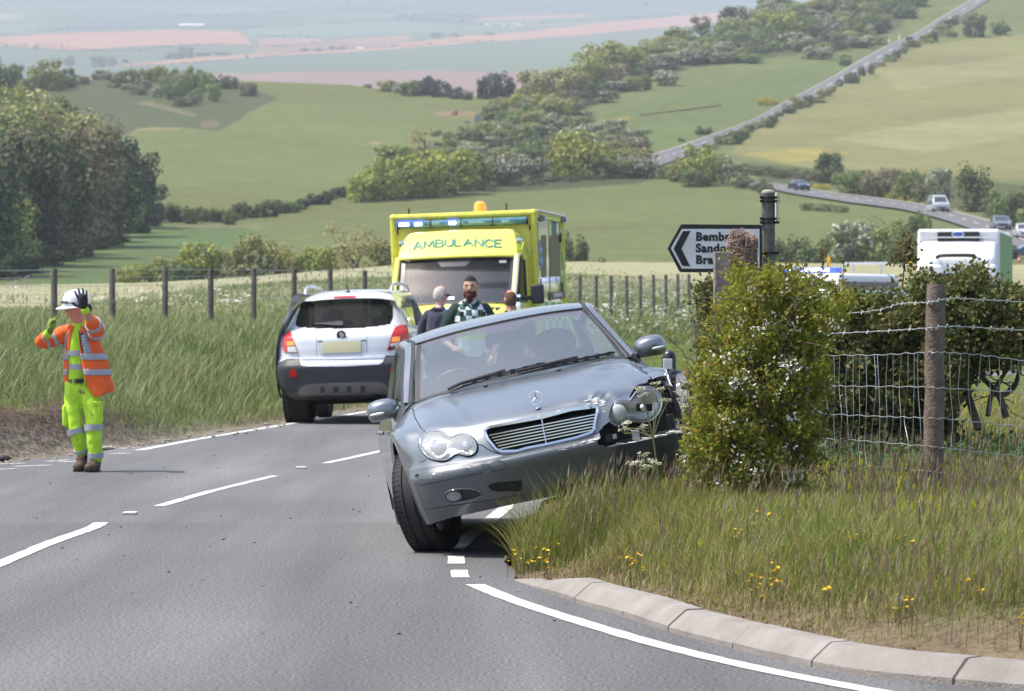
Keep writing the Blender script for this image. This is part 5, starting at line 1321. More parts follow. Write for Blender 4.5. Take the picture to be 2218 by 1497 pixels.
s = MB();s.tube([(xc-.45+.21*math.cos(a),.78,1.68+.17*math.sin(a))for a in np.linspace(0,2*PI,28,endpoint=False)],.018,6,closed=True);s.build('steering_wheel',M_BLACKP,amb)
# side of the box
def side(name,q,m,lift=.006,thick=.012):
 P =[LB.atX(*p,XR_-.024+lift)for p in ZB(q)]
 n = len(P);V = P +[p-Vector((thick,0,0))for p in P]
 return mesh_obj(name,V,[tuple(range(n)),tuple(range(2*n-1,n-1,-1))]+[(i,(i+1)%n,(i+1)%n+n,i+n)for i in range(n)],m,amb,False)
M_OLIVE = mat('tinted pane',(.20,.17,.08),.6,spec=.15);M_PANEL = mat('cream panel',(.62,.61,.36),.5)
def rrect(x0,y0,x1,y1,r,sk=0.0):
 o =[]
 for cx,cy,a0 in((x1-r,y0+r*3,-90),(x1-r,y1-r*3,0),(x0+r,y1-r*3,90),(x0+r,y0+r*3,180)):
  for k in range(5):a = R_(a0+22.5*k);o.append((cx+r*math.cos(a),cy+3*r*math.sin(a)+sk*(cy-y0)))
 return o
side('side_door',[(1772,290),(1892,275),(1905,1180),(1790,1200)],mat('side door paint',(.66,.625,.13),.45,coat=.3),.004)
side('side_door',[(1900,275),(2015,265),(2032,1165),(1916,1180)],mat('side door paint',(.66,.625,.13),.45,coat=.3),.004)
side('side_window',rrect(1812,420,1868,900,12),M_OLIVE,.012);side('side_window',rrect(1908,420,2030,893,18),M_OLIVE,.012)
side('side_vent',[(1772,275),(1892,268),(1894,325),(1773,332)],M_PANEL,.012);side('side_vent',[(2022,345),(2086,340),(2088,388),(2024,392)],M_PANEL,.012)
for q in([(1895,268),(1899,268),(1914,1180),(1910,1180)],[(2016,262),(2020,262),(2036,1165),(2031,1165)],[(1768,295),(1772,295),(1790,1190),(1785,1190)]):side('panel_seam',q,M_TRIM,.010)
side('green_panel',[(2044,608),(2078,606),(2086,815),(2052,818)],M_GREENV,.010);side('green_panel',[(2053,880),(2087,876),(2092,1040),(2060,1046)],M_GREENV,.010)
side('white_panel',[(2052,818),(2086,815),(2087,876),(2053,880)],mat('white vinyl',(.7,.7,.68),.5),.010)
side('notice',[(1980,908),(2004,906),(2006,980),(1984,984)],mat('white vinyl',(.7,.7,.68),.5),.012);side('notice',[(1800,918),(1814,917),(1817,1002),(1803,1004)],M_TRIM,.010)
# six-armed blue star on the side
for k in range(3):
 c_ = LB.atX(*ZB([(1798,650)])[0],XR_-.014);Mx = Matrix.Translation(c_)@Matrix.Rotation(R_(60*k),4,'X');s = MB();s.box((0,0,0),(.012,.10,.50));o = s.build('star_arm',M_BLUEV,amb,sm=False);o.matrix_local = Mx
for q in([(1905,1080),(2080,1060),(2085,1135),(1908,1165)],):side('grab_recess',q,M_BLACKP,.03,.04)
side('grab_handle',[(1945,1085),(2045,1072),(2048,1118),(1950,1130)],mat('grey handle',(.42,.42,.42),.5),.05,.02)
for q in((2028,450),(2048,1015)):p = LB.atX(*ZB([q])[0],XR_+.01);MB().box(p,(.03,.05,.16)).build('door_catch',M_TRIM,amb,bevel=.006)
for txt,y,sz in(('EMERGENCY',265,.155),('AMBULANCE',375,.155)):
 c_ = LB.atX(*ZB([(1958,y)])[0],XR_-.012);Mt = Matrix(((0,0,1),(1,0,0),(0,1,0))).to_4x4();Mt.translation = c_ - Vector((0,0,.06))
 text_obj('side_lettering',txt,sz,M_TEAL,amb,Mt@Matrix.Diagonal((.75,1.7,1,1)),.002,.002)
for q,dy in(((1800,228),0),((2045,240),0)):
 p = LB.atX(*ZB([q])[0],XR_+.03);s = MB();s.box(p,(.08,.16,.11));so = s.build('side_strobe',mat('grey lamp housing',(.22,.22,.23),.5),amb,bevel=.02);MB().box(p+Vector((.04,.10,0)),(.05,.10,.09)).build('strobe_lens',mat('blue lens',(.05,.10,.45),.15,coat=1),so,bevel=.02)
 # checked band low on the sides and front
for k in range(8):
 for r in range(2):
  MB().box((XR_-.018,2.3+.48*k,1.16+.30*r),(.012,.478,.298)).build('checked_panel',M_TEAL if(k+r)%2 else M_LIME,amb,sm=False)
  # beacon and aerials
bc = LB.at(*ZB([(1110,150)])[0],3.3);s = MB();s.lathe([(.105,0),(.10,.10),(.085,.16),(.04,.185),(0,.187)],20,Matrix.Translation(bc+Vector((0,0,-.02))));s.build('amber_beacon',mat('amber beacon',(.95,.38,.02),.2,coat=1,emit=(1,.4,0),estr=.35),amb)
MB().box((bc.x,3.4,ZT+.012),(1.1,1.0,.03)).build('roof_hatch',M_TRIM,amb,bevel=.01)
for x,h in((295,.10),(1412,.13)):p = LB.at(*ZB([(x,185 if x<500 else 150)])[0],2.8);MB().tube([p,p+Vector((0,0,h))],.015,6).build('roof_aerial',M_TRIM,amb)
for x in(-.88,.88):
 for y in(.55,4.9):wheel('front_wheel' if y<1 else 'rear_wheel',amb,Matrix.Translation((xc+x,y,.36))@(Matrix.Rotation(PI,4,'Z')if x>0 else Matrix()),.36,.22)
MB().box((xc,3.0,.50),(1.9,5.6,.2)).build('chassis',M_DARK,amb,sm=False)
# ================================================================== THE WHITE LORRY AND THE VEHICLES ROUND IT
PL = on_z(2083,790);PL = at(2075,560,112);
ML = Matrix.Translation((PL.x,PL.y,0))@Matrix.Rotation(R_(-10),4,'Z');LL = Local(ML)
lorry = thing('lorry','white refrigerated lorry with green side behind the hedge','lorry',M=ML)
M_LW = mat('white lorry paint',(.80,.80,.80),.4,coat=.3,noise=.03);M_LG = mat('green lorry side',(.10,.30,.05),.5)
b = MB();b.box((-.06,5.2,2.35),(2.42,8.0,3.2));b.build('cargo_box',M_LW,lorry,bevel=.10,seg=4)
MB().box((1.158,5.3,2.35),(.02,7.6,3.0)).build('side_panel',M_LG,lorry,sm=False)
b = MB();b.box((-.05,1.05,3.735),(1.22,.36,.27));fu = b.build('fridge_unit',M_BLACKP,lorry,bevel=.03)
b = MB();b.box((-.05,.84,3.70),(2.3,.05,.035));b.build('fridge_rail',M_LW,lorry)
MB().lathe([(.5,0),(.46,.02),(0,.025)],28,Matrix.Translation((-.05,.862,3.79))@Matrix.Rotation(PI/2,4,'X')@Matrix.Diagonal((.34,.14,1,1))).build('oval_badge',mat('blue badge',(.04,.10,.38),.4),fu)
MB().tube([(-.05+.175*math.cos(a),.85,3.79+.075*math.sin(a))for a in np.linspace(0,2*PI,24,endpoint=False)],.012,5,closed=True).build('badge_rim',M_LW,fu)
df = grid_surface([[(-.05-w,y+.28,z-.05),(-.05-w*.85,y+.06,z),(-.05,y,z+.02),(-.05+w*.85,y+.06,z),(-.05+w,y+.28,z-.05)]for w,y,z in((1.12,.92,3.575),(1.13,.66,3.48),(1.13,.38,3.32),(1.14,.20,3.18),(1.14,.08,3.02),(1.15,.05,2.75))],30,30)
np_mesh('air_deflector',df.reshape(-1,3),grid_faces(30,30),M_LW,lorry,sm=True)
vs = MB();vs.tube([tuple(p)for p in catmull([(-.62,.04,3.09),(-.5,-.03,3.15),(-.05,-.06,3.16),(.4,-.03,3.15),(.52,.04,3.09)],16)],.055,8);vs.build('sun_visor',M_BLACKP,lorry)
b = MB();b.box((-.05,.9,1.8),(2.3,1.7,2.2));b.build('cab',M_LW,lorry,bevel=.08);MB().box((-.05,.035,2.25),(2.0,.03,.75)).build('windscreen',mat('dark lorry glass',(.02,.022,.025),.08,coat=1),lorry,bevel=.02)
MB().box((-.05,.02,.75),(2.35,.12,.4)).build('front_bumper',M_CLAD,lorry,bevel=.04)
for x in(-.95,.85):MB().box((x,-.01,1.0),(.3,.05,.16)).build('headlight',M_CLENS,lorry,bevel=.02);MB().box((x*1.32,.2,1.9),(.18,.1,.5)).build('door_mirror',M_BLACKP,lorry,bevel=.03)
for x in(-1.0,.9):
 for y in(.9,6.8):wheel('wheel',lorry,Matrix.Translation((x,y,.48))@(Matrix.Rotation(PI,4,'Z')if x>0 else Matrix()),.48,.28)
 # white emergency pickup: roof, blue bar and rack stand above the hedge
PP = at(1808,600,88);MP = Matrix.Translation((PP.x,PP.y,0))@Matrix.Rotation(R_(-30),4,'Z');LP = Local(MP)
pick_up = thing('rescue_van','white rescue vehicle with flashing blue bar and silver roof rack behind the hawthorn','van',M=MP)
b = MB();b.box((0,0,1.35),(1.95,4.6,1.3));b.build('body',M_LW,pick_up,bevel=.12,seg=4)
b = MB();b.box((0,.1,2.15),(1.75,3.4,.42),taper=.94);b.build('roof',M_LW,pick_up,bevel=.08,seg=3)
for sx in(-1,1):MB().box((sx*.885,.1,2.06),(.02,2.9,.24)).build('side_window',mat('dark lorry glass',(.02,.022,.025),.08,coat=1),pick_up)
MB().box((0,-1.63,2.06),(1.5,.02,.26)).build('windscreen',mat('dark lorry glass',(.02,.022,.025),.08,coat=1),pick_up)
a0,a1 = LP.at(1684,577,-1.0),LP.at(1812,577,-1.0)
b = MB();b.tube([(-.78,-1.0,2.44),(.62,-1.0,2.44)],.062,10);lb2 = b.build('light_bar',mat('blue bar lens',(.02,.06,.5),.15,coat=1,emit=(.03,.08,1),estr=.8),pick_up)
for x,w_ in((-.62,.12),(-.05,.42),(.28,.16)):MB().box((x,-1.055,2.445),(w_,.04,.07)).build('lit_lamp',M_LED,lb2,bevel=.015)
b = MB();b.box((.25,1.2,2.62),(1.15,.22,.055));b.bar((-.1,1.2,2.36),(-.1,1.2,2.6),.04,.04);b.bar((.6,1.2,2.36),(.6,1.2,2.6),.04,.04);b.build('roof_rack',mat('silver rack',(.5,.52,.53),.4,.4),pick_up)
M_OCH = mat('yellow bracket',(.75,.40,.02),.5)
for q in((1796,556,585),(1973,556,592)):p = LP.at(q[0],q[1],1.6);r = LP.at(q[0],q[2]+8,1.6);MB().bar(p,r,.07,.05).build('yellow_upright',M_OCH,pick_up)
for x in(-.85,.85):
 for y in(-1.4,1.5):wheel('wheel',pick_up,Matrix.Translation((x,y,.36))@(Matrix.Rotation(PI,4,'Z')if x>0 else Matrix()),.36,.22)
for x in(-.7,.7):MB().box((x,-2.31,1.05),(.35,.04,.18)).build('headlight',M_CLENS,pick_up,bevel=.02)
def small_car(name,label,group,col,P,yaw,L=4.3,W=1.78,H=1.45,van=False,pitch=0.0):
 M = Matrix.Translation(P)@Matrix.Rotation(R_(yaw),4,'Z')@Matrix.Rotation(R_(pitch),4,'X')
 t = thing(name,label,'van' if van else 'car',M=M,group=group)
 m = mat('far paint %.2f %.2f %.2f'%col,col,.3,.2,coat=.9)
 k = W/2
 if van:pr =[(0,.35),(.02,.75),(.10,.95),(.65,1.08),(1.35,H*.92),(1.9,H),(L*.8,H),(L-.08,H*.93),(L,1.0),(L,.4)]
 else:pr =[(0,.32),(.03,.62),(.15,.74),(1.05,.92),(1.85,H*.95),(2.3,H),(3.1,H*.97),(3.75,1.0),(L-.05,.93),(L,.4)]
 bd = grid_surface([[(-w,y,z if z<.5 else z-d)for y,z in pr]for w,d in((k,.12),(k*.96,.03),(k*.6,0),(0,-.01),(-k*.6,0),(-k*.96,.03),(-k,.12))],24,40)
 bd[...,0]*=(1-.20*sstep(.95,H,bd[...,2]))
 Vb = bd.reshape(-1,3);fb = grid_faces(24,40);fc = Vb[fb].mean(1)
 ins = np.abs(fc[:,0])<k * .74
 z0,z1 =(1.10,H*.90)if van else(.95,H*.93)
 wsd = ins&(fc[:,2]>z0)&(fc[:,2]<z1)&(fc[:,1]<L*.5)
 rwd = ins&(fc[:,2]>z0+.05)&(fc[:,2]<z1)&(fc[:,1]>L*.6)
 pick('body',Vb,fb,~wsd&~rwd,m,t);M_DG = mat('far car glass',(.05,.055,.06),.1,coat=1)
 pick('windscreen',Vb,fb,wsd,M_DG,t);pick('rear_window',Vb,fb,rwd,M_DG,t)
 for sx in(-1,1):
  s = grid_surface([[(sx*k*(1 if z<.9 else 1-.2*(z-.9)/(H-.9)),y,z)for z in(.3,.6,.9)]for y in(0.05,L/2,L-.05)],6,6);np_mesh('body_side',s.reshape(-1,3),grid_faces(6,6),m,t,sm=True)
  ua,ub =(.9,L-.3)if van else(1.25,3.6)
  mesh_obj('side_window',[(sx*k*1.0,ua,.93 if not van else 1.1),(sx*k*.86,ua+.75,z1),(sx*k*.86,ub-.55,z1),(sx*k*1.0,ub,.93 if not van else 1.1)],[(0,1,2,3)],M_DG,t,False)
  MB().box((sx*k*.72,.04,.66 if not van else.8),(.34,.08,.15)).build('headlight',M_CLENS,t,bevel=.03)
  for y in(.8,L-.85):b = MB();b.lathe([(.2,-.1),(.31,-.1),(.31,.1),(.2,.1)],16,Matrix.Translation((sx*k*.9,y,.31))@Matrix.Rotation(PI/2,4,'Y'));b.build('wheel',M_RUBBER,t)
 MB().box((0,-.01,.48),(W*.55,.04,.16)).build('grille',M_BLACKP,t)
 return t
def on_road(A,B,px,f):
 mid = A +(B-A) * f;i = int(np.argmin(np.abs(mid[:,0]-px)));j = min(i+3,len(mid)-1);i0 = max(i-3,0)
 p = Pm(*mid[i]);d = Pm(*mid[j]) - Pm(*mid[i0]);
 return Vector((p.x,p.y,p.z+.27)),d
 # traffic queueing down the lower road, noses towards the camera
gq = 'traffic on the valley road'
for lab,px,col,kw in(('dark blue saloon at the far end of the queue beside yellow gorse',1744,(.035,.05,.085),dict(H=1.42)),('silver people carrier coming down the valley road',2040,(.55,.57,.58),dict(L=4.7,W=1.9,H=1.95,van=True)),('blue-grey hatchback behind the lorry roof on the valley road',2171,(.16,.20,.25),dict(H=1.5)),('white car cut off by the photo edge on the valley road',2222,(.7,.7,.7),dict(H=1.5))):
 P_,d_ = on_road(ROAD_A,ROAD_B,px,.30)
 if d_.y>0:d_ = -d_
 yaw = math.degrees(math.atan2(d_.x,-d_.y))
 small_car('distant_car' if not kw.get('van')else 'distant_van',lab,gq,col,P_,yaw,**kw)
 # a dark car on the grass by cones beyond the lorry, and the dark roof beside it
pc = Pm(2178,561);small_car('distant_car','dark teal car side-on beyond the lorry near two traffic cones',None,(.03,.10,.13),tuple(pc),-84)
M_CONE = mat('orange cone',(.75,.10,.03),.5);M_CWH = mat('white band',(.8,.8,.8),.5)
for px,lab in((2189,'white and red traffic cone left of its pair beside the dark teal car'),(2207,'red traffic cone right of its pair beside the dark teal car')):
 p = Pm(px,568);t = thing('traffic_cone',lab,'cone',(p.x,p.y,p.z),'traffic cones by the dark teal car')
 b = MB();b.lathe([(.14,.04),(.03,.72),(.0,.73)],14);b.build('cone',M_CONE,t);b = MB();b.lathe([(.112,.22),(.078,.42)],14,cap=False);b.build('band',M_CWH,t);MB().box((0,0,.02),(.4,.4,.04)).build('base',M_BLACKP,t)
pr = at(2196,640,100);small_car('parked_van','dark grey van roof showing past the right end of the hedge',None,(.14,.15,.17),(pr.x,pr.y,.25),-80,L=4.8,H=2.2,van=True)
# ================================================================== PEOPLE
def limb_into(mb,pts,radii,n=14,mi=0,cap=True):
 """tapered elliptical limb: radii are (across, deep) pairs; capped with domes"""
 pts =[Vector(p)for p in pts];m = len(pts);V =[]
 rr =[(r,r)if not isinstance(r,(tuple,list))else r for r in radii]
 k = max(2*m,8);P = catmull([tuple(p)for p in pts],k);Rr = catmull(rr,k)
 seq =[(Vector(P[i]),Rr[i])for i in range(k)]
 if cap:
  d0 =(seq[0][0]-seq[1][0]).normalized();d1 =(seq[-1][0]-seq[-2][0]).normalized()
  a,b = seq[0],seq[-1]
  seq =[(a[0]+d0*min(a[1])*s,a[1]*c)for s,c in((.92,.3),(.7,.7),(.4,.92))] + seq +[(b[0]+d1*min(b[1])*s,b[1]*c)for s,c in((.4,.92),(.7,.7),(.92,.3))]
 kk = len(seq);prev = None
 for i,(p,r)in enumerate(seq):
  d =(seq[min(i+1,kk-1)][0]-seq[max(i-1,0)][0]).normalized()
  u = Vector((1,0,0)) - d * d.x
  if u.length<.25:u = Vector((0,0,1)) - d * d.z if prev is None else prev - d * prev.dot(d)
  u.normalize();prev = u;w = d.cross(u)
  for j in range(n):
   a = 2 * PI * j/n;V.append(p+u*math.cos(a)*r[0]+w*math.sin(a)*r[1])
 Fc =[(i*n+j,i*n+(j+1)%n,(i+1)*n+(j+1)%n,(i+1)*n+j)for i in range(kk-1)for j in range(n)]
 Fc+=[tuple(range(n))[::-1],tuple((kk-1)*n+j for j in range(n))]
 mb.add(V,Fc,mi);return mb
def fuse(name,mb,m,parent=None,voxel=.012,sm=4,wrinkle=0.0,wscale=14):
 """join overlapping limbs into one continuous skin"""
 me = bpy.data.meshes.new('tmp');me.from_pydata([tuple(v)for v in mb.v],[],mb.f);me.update()
 bm = bmesh.new();bm.from_mesh(me);bmesh.ops.recalc_face_normals(bm,faces=bm.faces);bm.to_mesh(me);bm.free()
 o = bpy.data.objects.new('tmp',me);COL.objects.link(o)
 r = o.modifiers.new('r','REMESH');r.mode = 'VOXEL';r.voxel_size = voxel
 s = o.modifiers.new('s','SMOOTH');s.iterations = sm;s.factor = .5
 bpy.context.view_layer.update()
 res = bpy.data.meshes.new_from_object(o.evaluated_get(bpy.context.evaluated_depsgraph_get()))
 bpy.data.objects.remove(o);bpy.data.meshes.remove(me);res.name = name
 if wrinkle:
  for v in res.vertices:
   c = v.co;q = noise.noise(Vector((c.x*wscale,c.y*wscale,c.z*wscale*.6))) + .6 * noise.noise(Vector((c.x*wscale*2.3+5,c.y*wscale*2.3,c.z*wscale*1.2)))
   v.co = c + v.normal * q * wrinkle
 res.materials.clear();res.materials.append(m);smooth(res)
 o = bpy.data.objects.new(name,res);link(o,parent);return o
SKIN = lambda n,c:mat('skin '+n,c,.5,noise=.08,scale=30)
def head_into(mb,M,s=1.0):
 """human head facing -Y, chin at z=0, crown at z=.235"""
 V =[];nu,nv = 28,26
 for i in range(nv+1):
  t = i/nv;th = PI * t
  for j in range(nu):
   a = 2 * PI * j/nu
   z = math.cos(th);rad = math.sin(th);x = rad * math.sin(a);y = -rad * math.cos(a)
   zz = .118 + z * .118
   fx = .078 *(1-.30*max(0,-z)**1.3);
   back = y>0
   fy = .100 if back else.088
   if back:fy*= 1 - .35 * max(0,-z-.1)
   X_ = x * fx;Y_ = y * fy
   f = max(0,-y)
   if f>0:
    g = math.exp(-(x/.20)**2)
    Y_-= .034 * g * math.exp(-((zz-.090)/.017)**2) * f + .018 * g * math.exp(-((zz-.108)/.02)**2) * f
    Y_+= .015 *(math.exp(-((x-.42)/.17)**2)+math.exp(-((x+.42)/.17)**2)) * math.exp(-((zz-.122)/.013)**2) * f
    Y_-= .009 * math.exp(-((zz-.140)/.010)**2) * f
    Y_-= .008 * math.exp(-(x/.30)**2) * math.exp(-((zz-.056)/.010)**2) * f
    Y_-= .012 * math.exp(-(x/.35)**2) * math.exp(-((zz-.018)/.018)**2) * f
   V.append(M@Vector((X_*s,Y_*s,zz*s)))
 Fc =[(i*nu+j,(i+1)*nu+j,(i+1)*nu+(j+1)%nu,i*nu+(j+1)%nu)for i in range(nv)for j in range(nu)]
 mb.add(V,Fc)
 for sx in(-1,1):
  mb.ball(M@Vector((sx*.077*s,.012*s,.108*s)),(.012*s,.022*s,.032*s),8,6,M=M.to_3x3())
def face_parts(M,parent,eyes=True,brow=None,s=1.0,mouth=True):
 if eyes:
  e = MB();R3 = M.to_3x3()
  for sx in(-1,1):e.ball(M@Vector((sx*.031*s,-.071*s,.121*s)),(.013*s,.008*s,.0065*s),10,6,M=R3);e.ball(M@Vector((sx*.031*s,-.0785*s,.121*s)),(.0055*s,.003*s,.0058*s),8,6,mi=1,M=R3)
  e.build('eyes',[mat('eye white',(.55,.53,.50),.3),M_DARK],parent)
 if brow:
  b = MB();R3 = M.to_3x3()
  for sx in(-1,1):b.box(M@Vector((sx*.032*s,-.083*s,.139*s)),(.034*s,.010,.008*s),R3@Matrix.Rotation(sx*.12,3,'Y'))
  b.build('eyebrows',brow,parent)
 if mouth:
  b = MB();b.box(M@Vector((0,-.0925*s,.054*s)),(.042*s,.006,.006*s),M.to_3x3());b.build('mouth',mat('lips',(.36,.16,.13),.5),parent,bevel=.002)
def hand_into(mb,wrist,d,palm_n,side,s=1.0,curl=.25,spread=.12,thumb_out=.9):
 """palm and five jointed fingers: d points along the hand, palm_n out of the palm, side is the thumb's direction"""
 d = Vector(d).normalized();n = Vector(palm_n);n =(n-d*n.dot(d)).normalized();t = d.cross(n)
 if t.dot(Vector(side))<0:t = -t
 w = Vector(wrist)
 limb_into(mb,[w-d*.01*s,w+d*.03*s,w+d*.07*s,w+d*.092*s],[.024*s,.034*s,.038*s,.034*s],10)
 # flatten the palm: add side-by-side metacarpal ridges
 for k,(o,L,r)in enumerate(((.033,.072,.0105),(.011,.082,.0110),(-.012,.076,.0105),(-.033,.058,.0092))):
  b = w + d * .085 * s + t * o * s
  limb_into(mb,[w+d*.03*s+t*o*.7*s,b],[(.014*s),(.0125*s)],8)
  ang = spread * o/.033;dd =(d+t*ang).normalized()
  p1 = b + dd * L * .45 * s + n * curl * L * .15 * s;p2 = p1 +(dd+n*curl).normalized() * L * .32 * s;p3 = p2 +(dd+n*curl*1.8).normalized() * L * .26 * s
  limb_into(mb,[b,p1,p2,p3],[r*s,r*.95*s,r*.88*s,r*.75*s],8)
 b = w + d * .025 * s + t * .026 * s
 p1 = b +(t*thumb_out+d*.6+n*.25).normalized() * .040 * s;p2 = p1 +(t*thumb_out*.7+d*.9+n*.15).normalized() * .034 * s
 limb_into(mb,[b,p1,p2],[.015*s,.0125*s,.0105*s],8)
 # ---------- the road worker in orange, hand raised
WK = on_z(197,1021);MW = Matrix.Translation(WK);LW = Local(MW)
Wp = lambda x,y,Y=0.0:LW.at(60+x/3.482,610+y/3.482,Y)
K = .001219
skinW = SKIN('fair',(.56,.27,.19))
mb = MB()
limb_into(mb,[Wp(395,790),Wp(392,700),Wp(390,600),Wp(388,480),Wp(388,380)],[(.085,.075),(.095,.08),(.12,.09),(.145,.10),(.12,.08)])
limb_into(mb,[Wp(388,360,.01),Wp(382,310,-.005),Wp(368,270,-.02)],[.060,.054,.054])
limb_into(mb,[Wp(345,800),Wp(352,960,-.02),Wp(362,1110,-.04),Wp(388,1230,0),Wp(405,1330,.03)],[.080,.07,.055,.05,.038])
limb_into(mb,[Wp(445,800),Wp(480,960,-.05),Wp(500,1110,-.10),Wp(508,1230,-.10),Wp(513,1340,-.08)],[.080,.07,.055,.05,.038])
limb_into(mb,[Wp(280,385),Wp(190,425,-.03),Wp(108,452,-.06)],[.058,.048,.042]);limb_into(mb,[Wp(108,452,-.06),Wp(132,425,-.16),Wp(158,388,-.24)],[.042,.040,.030])
limb_into(mb,[Wp(492,375),Wp(505,350,-.12),Wp(492,320,-.24)],[.062,.052,.046]);limb_into(mb,[Wp(492,320,-.24),Wp(462,268,-.34),Wp(432,216,-.40)],[.046,.042,.031])
HW = Matrix.Translation(Wp(366,300,-.02))@Matrix.Rotation(R_(-52),4,'Z')@Matrix.Rotation(R_(4),4,'X')@Matrix.Rotation(R_(3),4,'Y')
head_into(mb,HW,1.0)
worker = fuse('person',mb,skinW,None,.0085,1)
worker.matrix_world = MW
tag(worker,'road worker in orange jacket and lime trousers holding up a gloved hand to stop traffic','person')
face_parts(HW,worker,True,mat('fair brow',(.30,.18,.11),.8))
M_OR = mat('orange hi-vis cloth',(.88,.13,.02),.75,noise=.10,scale=10,bump=.15,bscale=40);M_LIMEC = mat('lime hi-vis cloth',(.44,.72,.035),.75,noise=.10,scale=7,bump=.15,bscale=35);M_REF = mat('grey reflective tape',(.36,.37,.41),.45,.1,noise=.08,scale=20)
# trousers with cargo pockets, tape and dirt
def dirty_lime():
 m = mat('muddy lime cloth',(.44,.70,.035),.8,noise=.12,scale=7,bump=.2,bscale=30);nt = m.node_tree;b = nt.nodes['Principled BSDF'];src = b.inputs['Base Color'].links[0].from_socket
 tc = nt.nodes.new('ShaderNodeTexCoord');n = nt.nodes.new('ShaderNodeTexNoise');n.inputs['Scale'].default_value = 13;n.inputs['Detail'].default_value = 6;nt.links.new(tc.outputs['Object'],n.inputs[0])
 r = nt.nodes.new('ShaderNodeValToRGB');r.color_ramp.elements[0].position = .655;r.color_ramp.elements[1].position = .78;nt.links.new(n.outputs[0],r.inputs[0])
 mx = nt.nodes.new('ShaderNodeMix');mx.data_type = 'RGBA';nt.links.new(r.outputs[0],mx.inputs[0]);nt.links.new(src,mx.inputs[6]);mx.inputs[7].default_value =(.20,.24,.05,1);nt.links.new(mx.outputs[2],b.inputs['Base Color']);return m
mb = MB()
limb_into(mb,[Wp(375,755),Wp(380,790),Wp(392,830)],[(.098,.095),(.125,.105),(.13,.105)])
limb_into(mb,[Wp(347,790),Wp(346,880,-.01),Wp(345,960,-.02),Wp(355,1050,-.03),Wp(370,1130,-.04),Wp(390,1220,0),Wp(402,1285,.03)],[(.085,.09),(.087,.09),(.082,.085),(.074,.08),(.068,.075),(.064,.07),(.056,.066)])
limb_into(mb,[Wp(430,790),Wp(468,880,-.03),Wp(490,960,-.05),Wp(498,1050,-.08),Wp(500,1130,-.10),Wp(505,1230,-.10),Wp(512,1325,-.08)],[(.080,.09),(.088,.09),(.086,.085),(.078,.08),(.074,.076),(.070,.072),(.064,.068)])
trou = fuse('trousers',mb,dirty_lime(),worker,.010,3,.006,17)
for c_,sz in(((545,985,-.06),(.05,.13,.20)),((285,1010,-.02),(.05,.12,.20)),((282,1000,0),(.03,.10,.10))):MB().box(Wp(*c_),sz).build('cargo_pocket',dirty_lime(),trou,bevel=.02,seg=3)
MB().box(Wp(520,920,-.12),(.07,.02,.035),(0,.15,0)).build('pocket_flap',M_LIMEC,trou,bevel=.006)
def tapering(name,a,b,ra,rb,m,parent):
 s = MB();limb_into(s,[a,a.lerp(b,.5),b],[ra,((ra[0]+rb[0])/2,(ra[1]+rb[1])/2),rb],20,cap=False);return s.build(name,m,parent)
tapering('leg_tape',Wp(358,1108,-.035),Wp(368,1150,-.035),(.086,.092),(.083,.089),M_REF,trou);tapering('leg_tape',Wp(498,1075,-.09),Wp(499,1122,-.09),(.090,.094),(.088,.092),M_REF,trou)
tapering('leg_tape',Wp(400,1262,.02),Wp(404,1285,.03),(.070,.078),(.068,.076),M_REF,trou);tapering('leg_tape',Wp(511,1288,-.085),Wp(513,1326,-.08),(.078,.082),(.075,.080),M_REF,trou)
# boots and socks
for ax,ay,Yb,tx,ty in((410,1320,.05,395,1410),(513,1340,-.07,480,1418)):
 s = MB();limb_into(s,[Wp(ax,ay-40,Yb),Wp(ax,ay+25,Yb)],[(.050,.055),(.050,.055)]);s.build('sock',mat('navy sock',(.02,.022,.04),.9),worker)
 mb = MB();A = Wp(ax,ay+25,Yb);z0 = .045
 limb_into(mb,[A,Vector((A.x,A.y,z0+.03))],[(.050,.056),(.050,.060)])
 T = Vector((Wp(tx,ty,Yb).x,A.y-.16,.045))
 limb_into(mb,[Vector((A.x,A.y+.05,.05)),A.lerp(T,.45)*1.0-Vector((0,0,A.lerp(T,.45).z-.06)),T],[(.042,.045),(.052,.052),(.052,.040)])
 bt = fuse('boot',mb,mat('muddy brown boot',(.085,.058,.04),.85,noise=.4,scale=25),worker,.008,2)
 s = MB();limb_into(s,[Vector((A.x,A.y+.06,.012)),(A+T)/2-Vector((0,0,((A+T)/2).z-.012)),Vector((T.x,T.y,.012))],[(.046,.012),(.056,.012),(.056,.012)]);s.build('sole',M_RUBBER,bt)
 s = MB()
 for k in range(3):c_ = A.lerp(T,.15+.15*k);s.bar(Vector((c_.x-.03,c_.y-.02,.115-.012*k)),Vector((c_.x+.03,c_.y-.02,.118-.012*k)),.008,.008)
 s.build('laces',mat('tan laces',(.35,.20,.10),.8),bt)
 # shirt
mb = MB();limb_into(mb,[Wp(375,745),Wp(380,690),Wp(385,600),Wp(388,500),Wp(388,400),Wp(388,352)],[(.098,.10),(.112,.105),(.128,.115),(.145,.12),(.14,.11),(.085,.075)])
shirt = fuse('shirt',mb,M_LIMEC,worker,.010,2,.005,15)
for y0,y1 in((520,560),(620,662)):tapering('shirt_tape',Wp(384,y1),Wp(386,y0),(.131 if y0<600 else.119,.122 if y0<600 else.112),(.138 if y0<600 else.124,.124 if y0<600 else.116),M_REF,shirt)
bl = MB();
for k in range(1):limb_into(bl,[Wp(376,765),Wp(376,735)],[(.101,.104),(.100,.102)],24,cap=False)
bl = bl.build('belt',mat('tan belt',(.20,.12,.06),.7),worker);MB().box(Wp(392,748,-.112),(.065,.02,.045)).build('buckle',M_BLACKP,bl,bevel=.006)
for x in(345,432):MB().box(Wp(x,750,-.095),(.014,.03,.06)).build('belt_loop',M_LIMEC,bl)
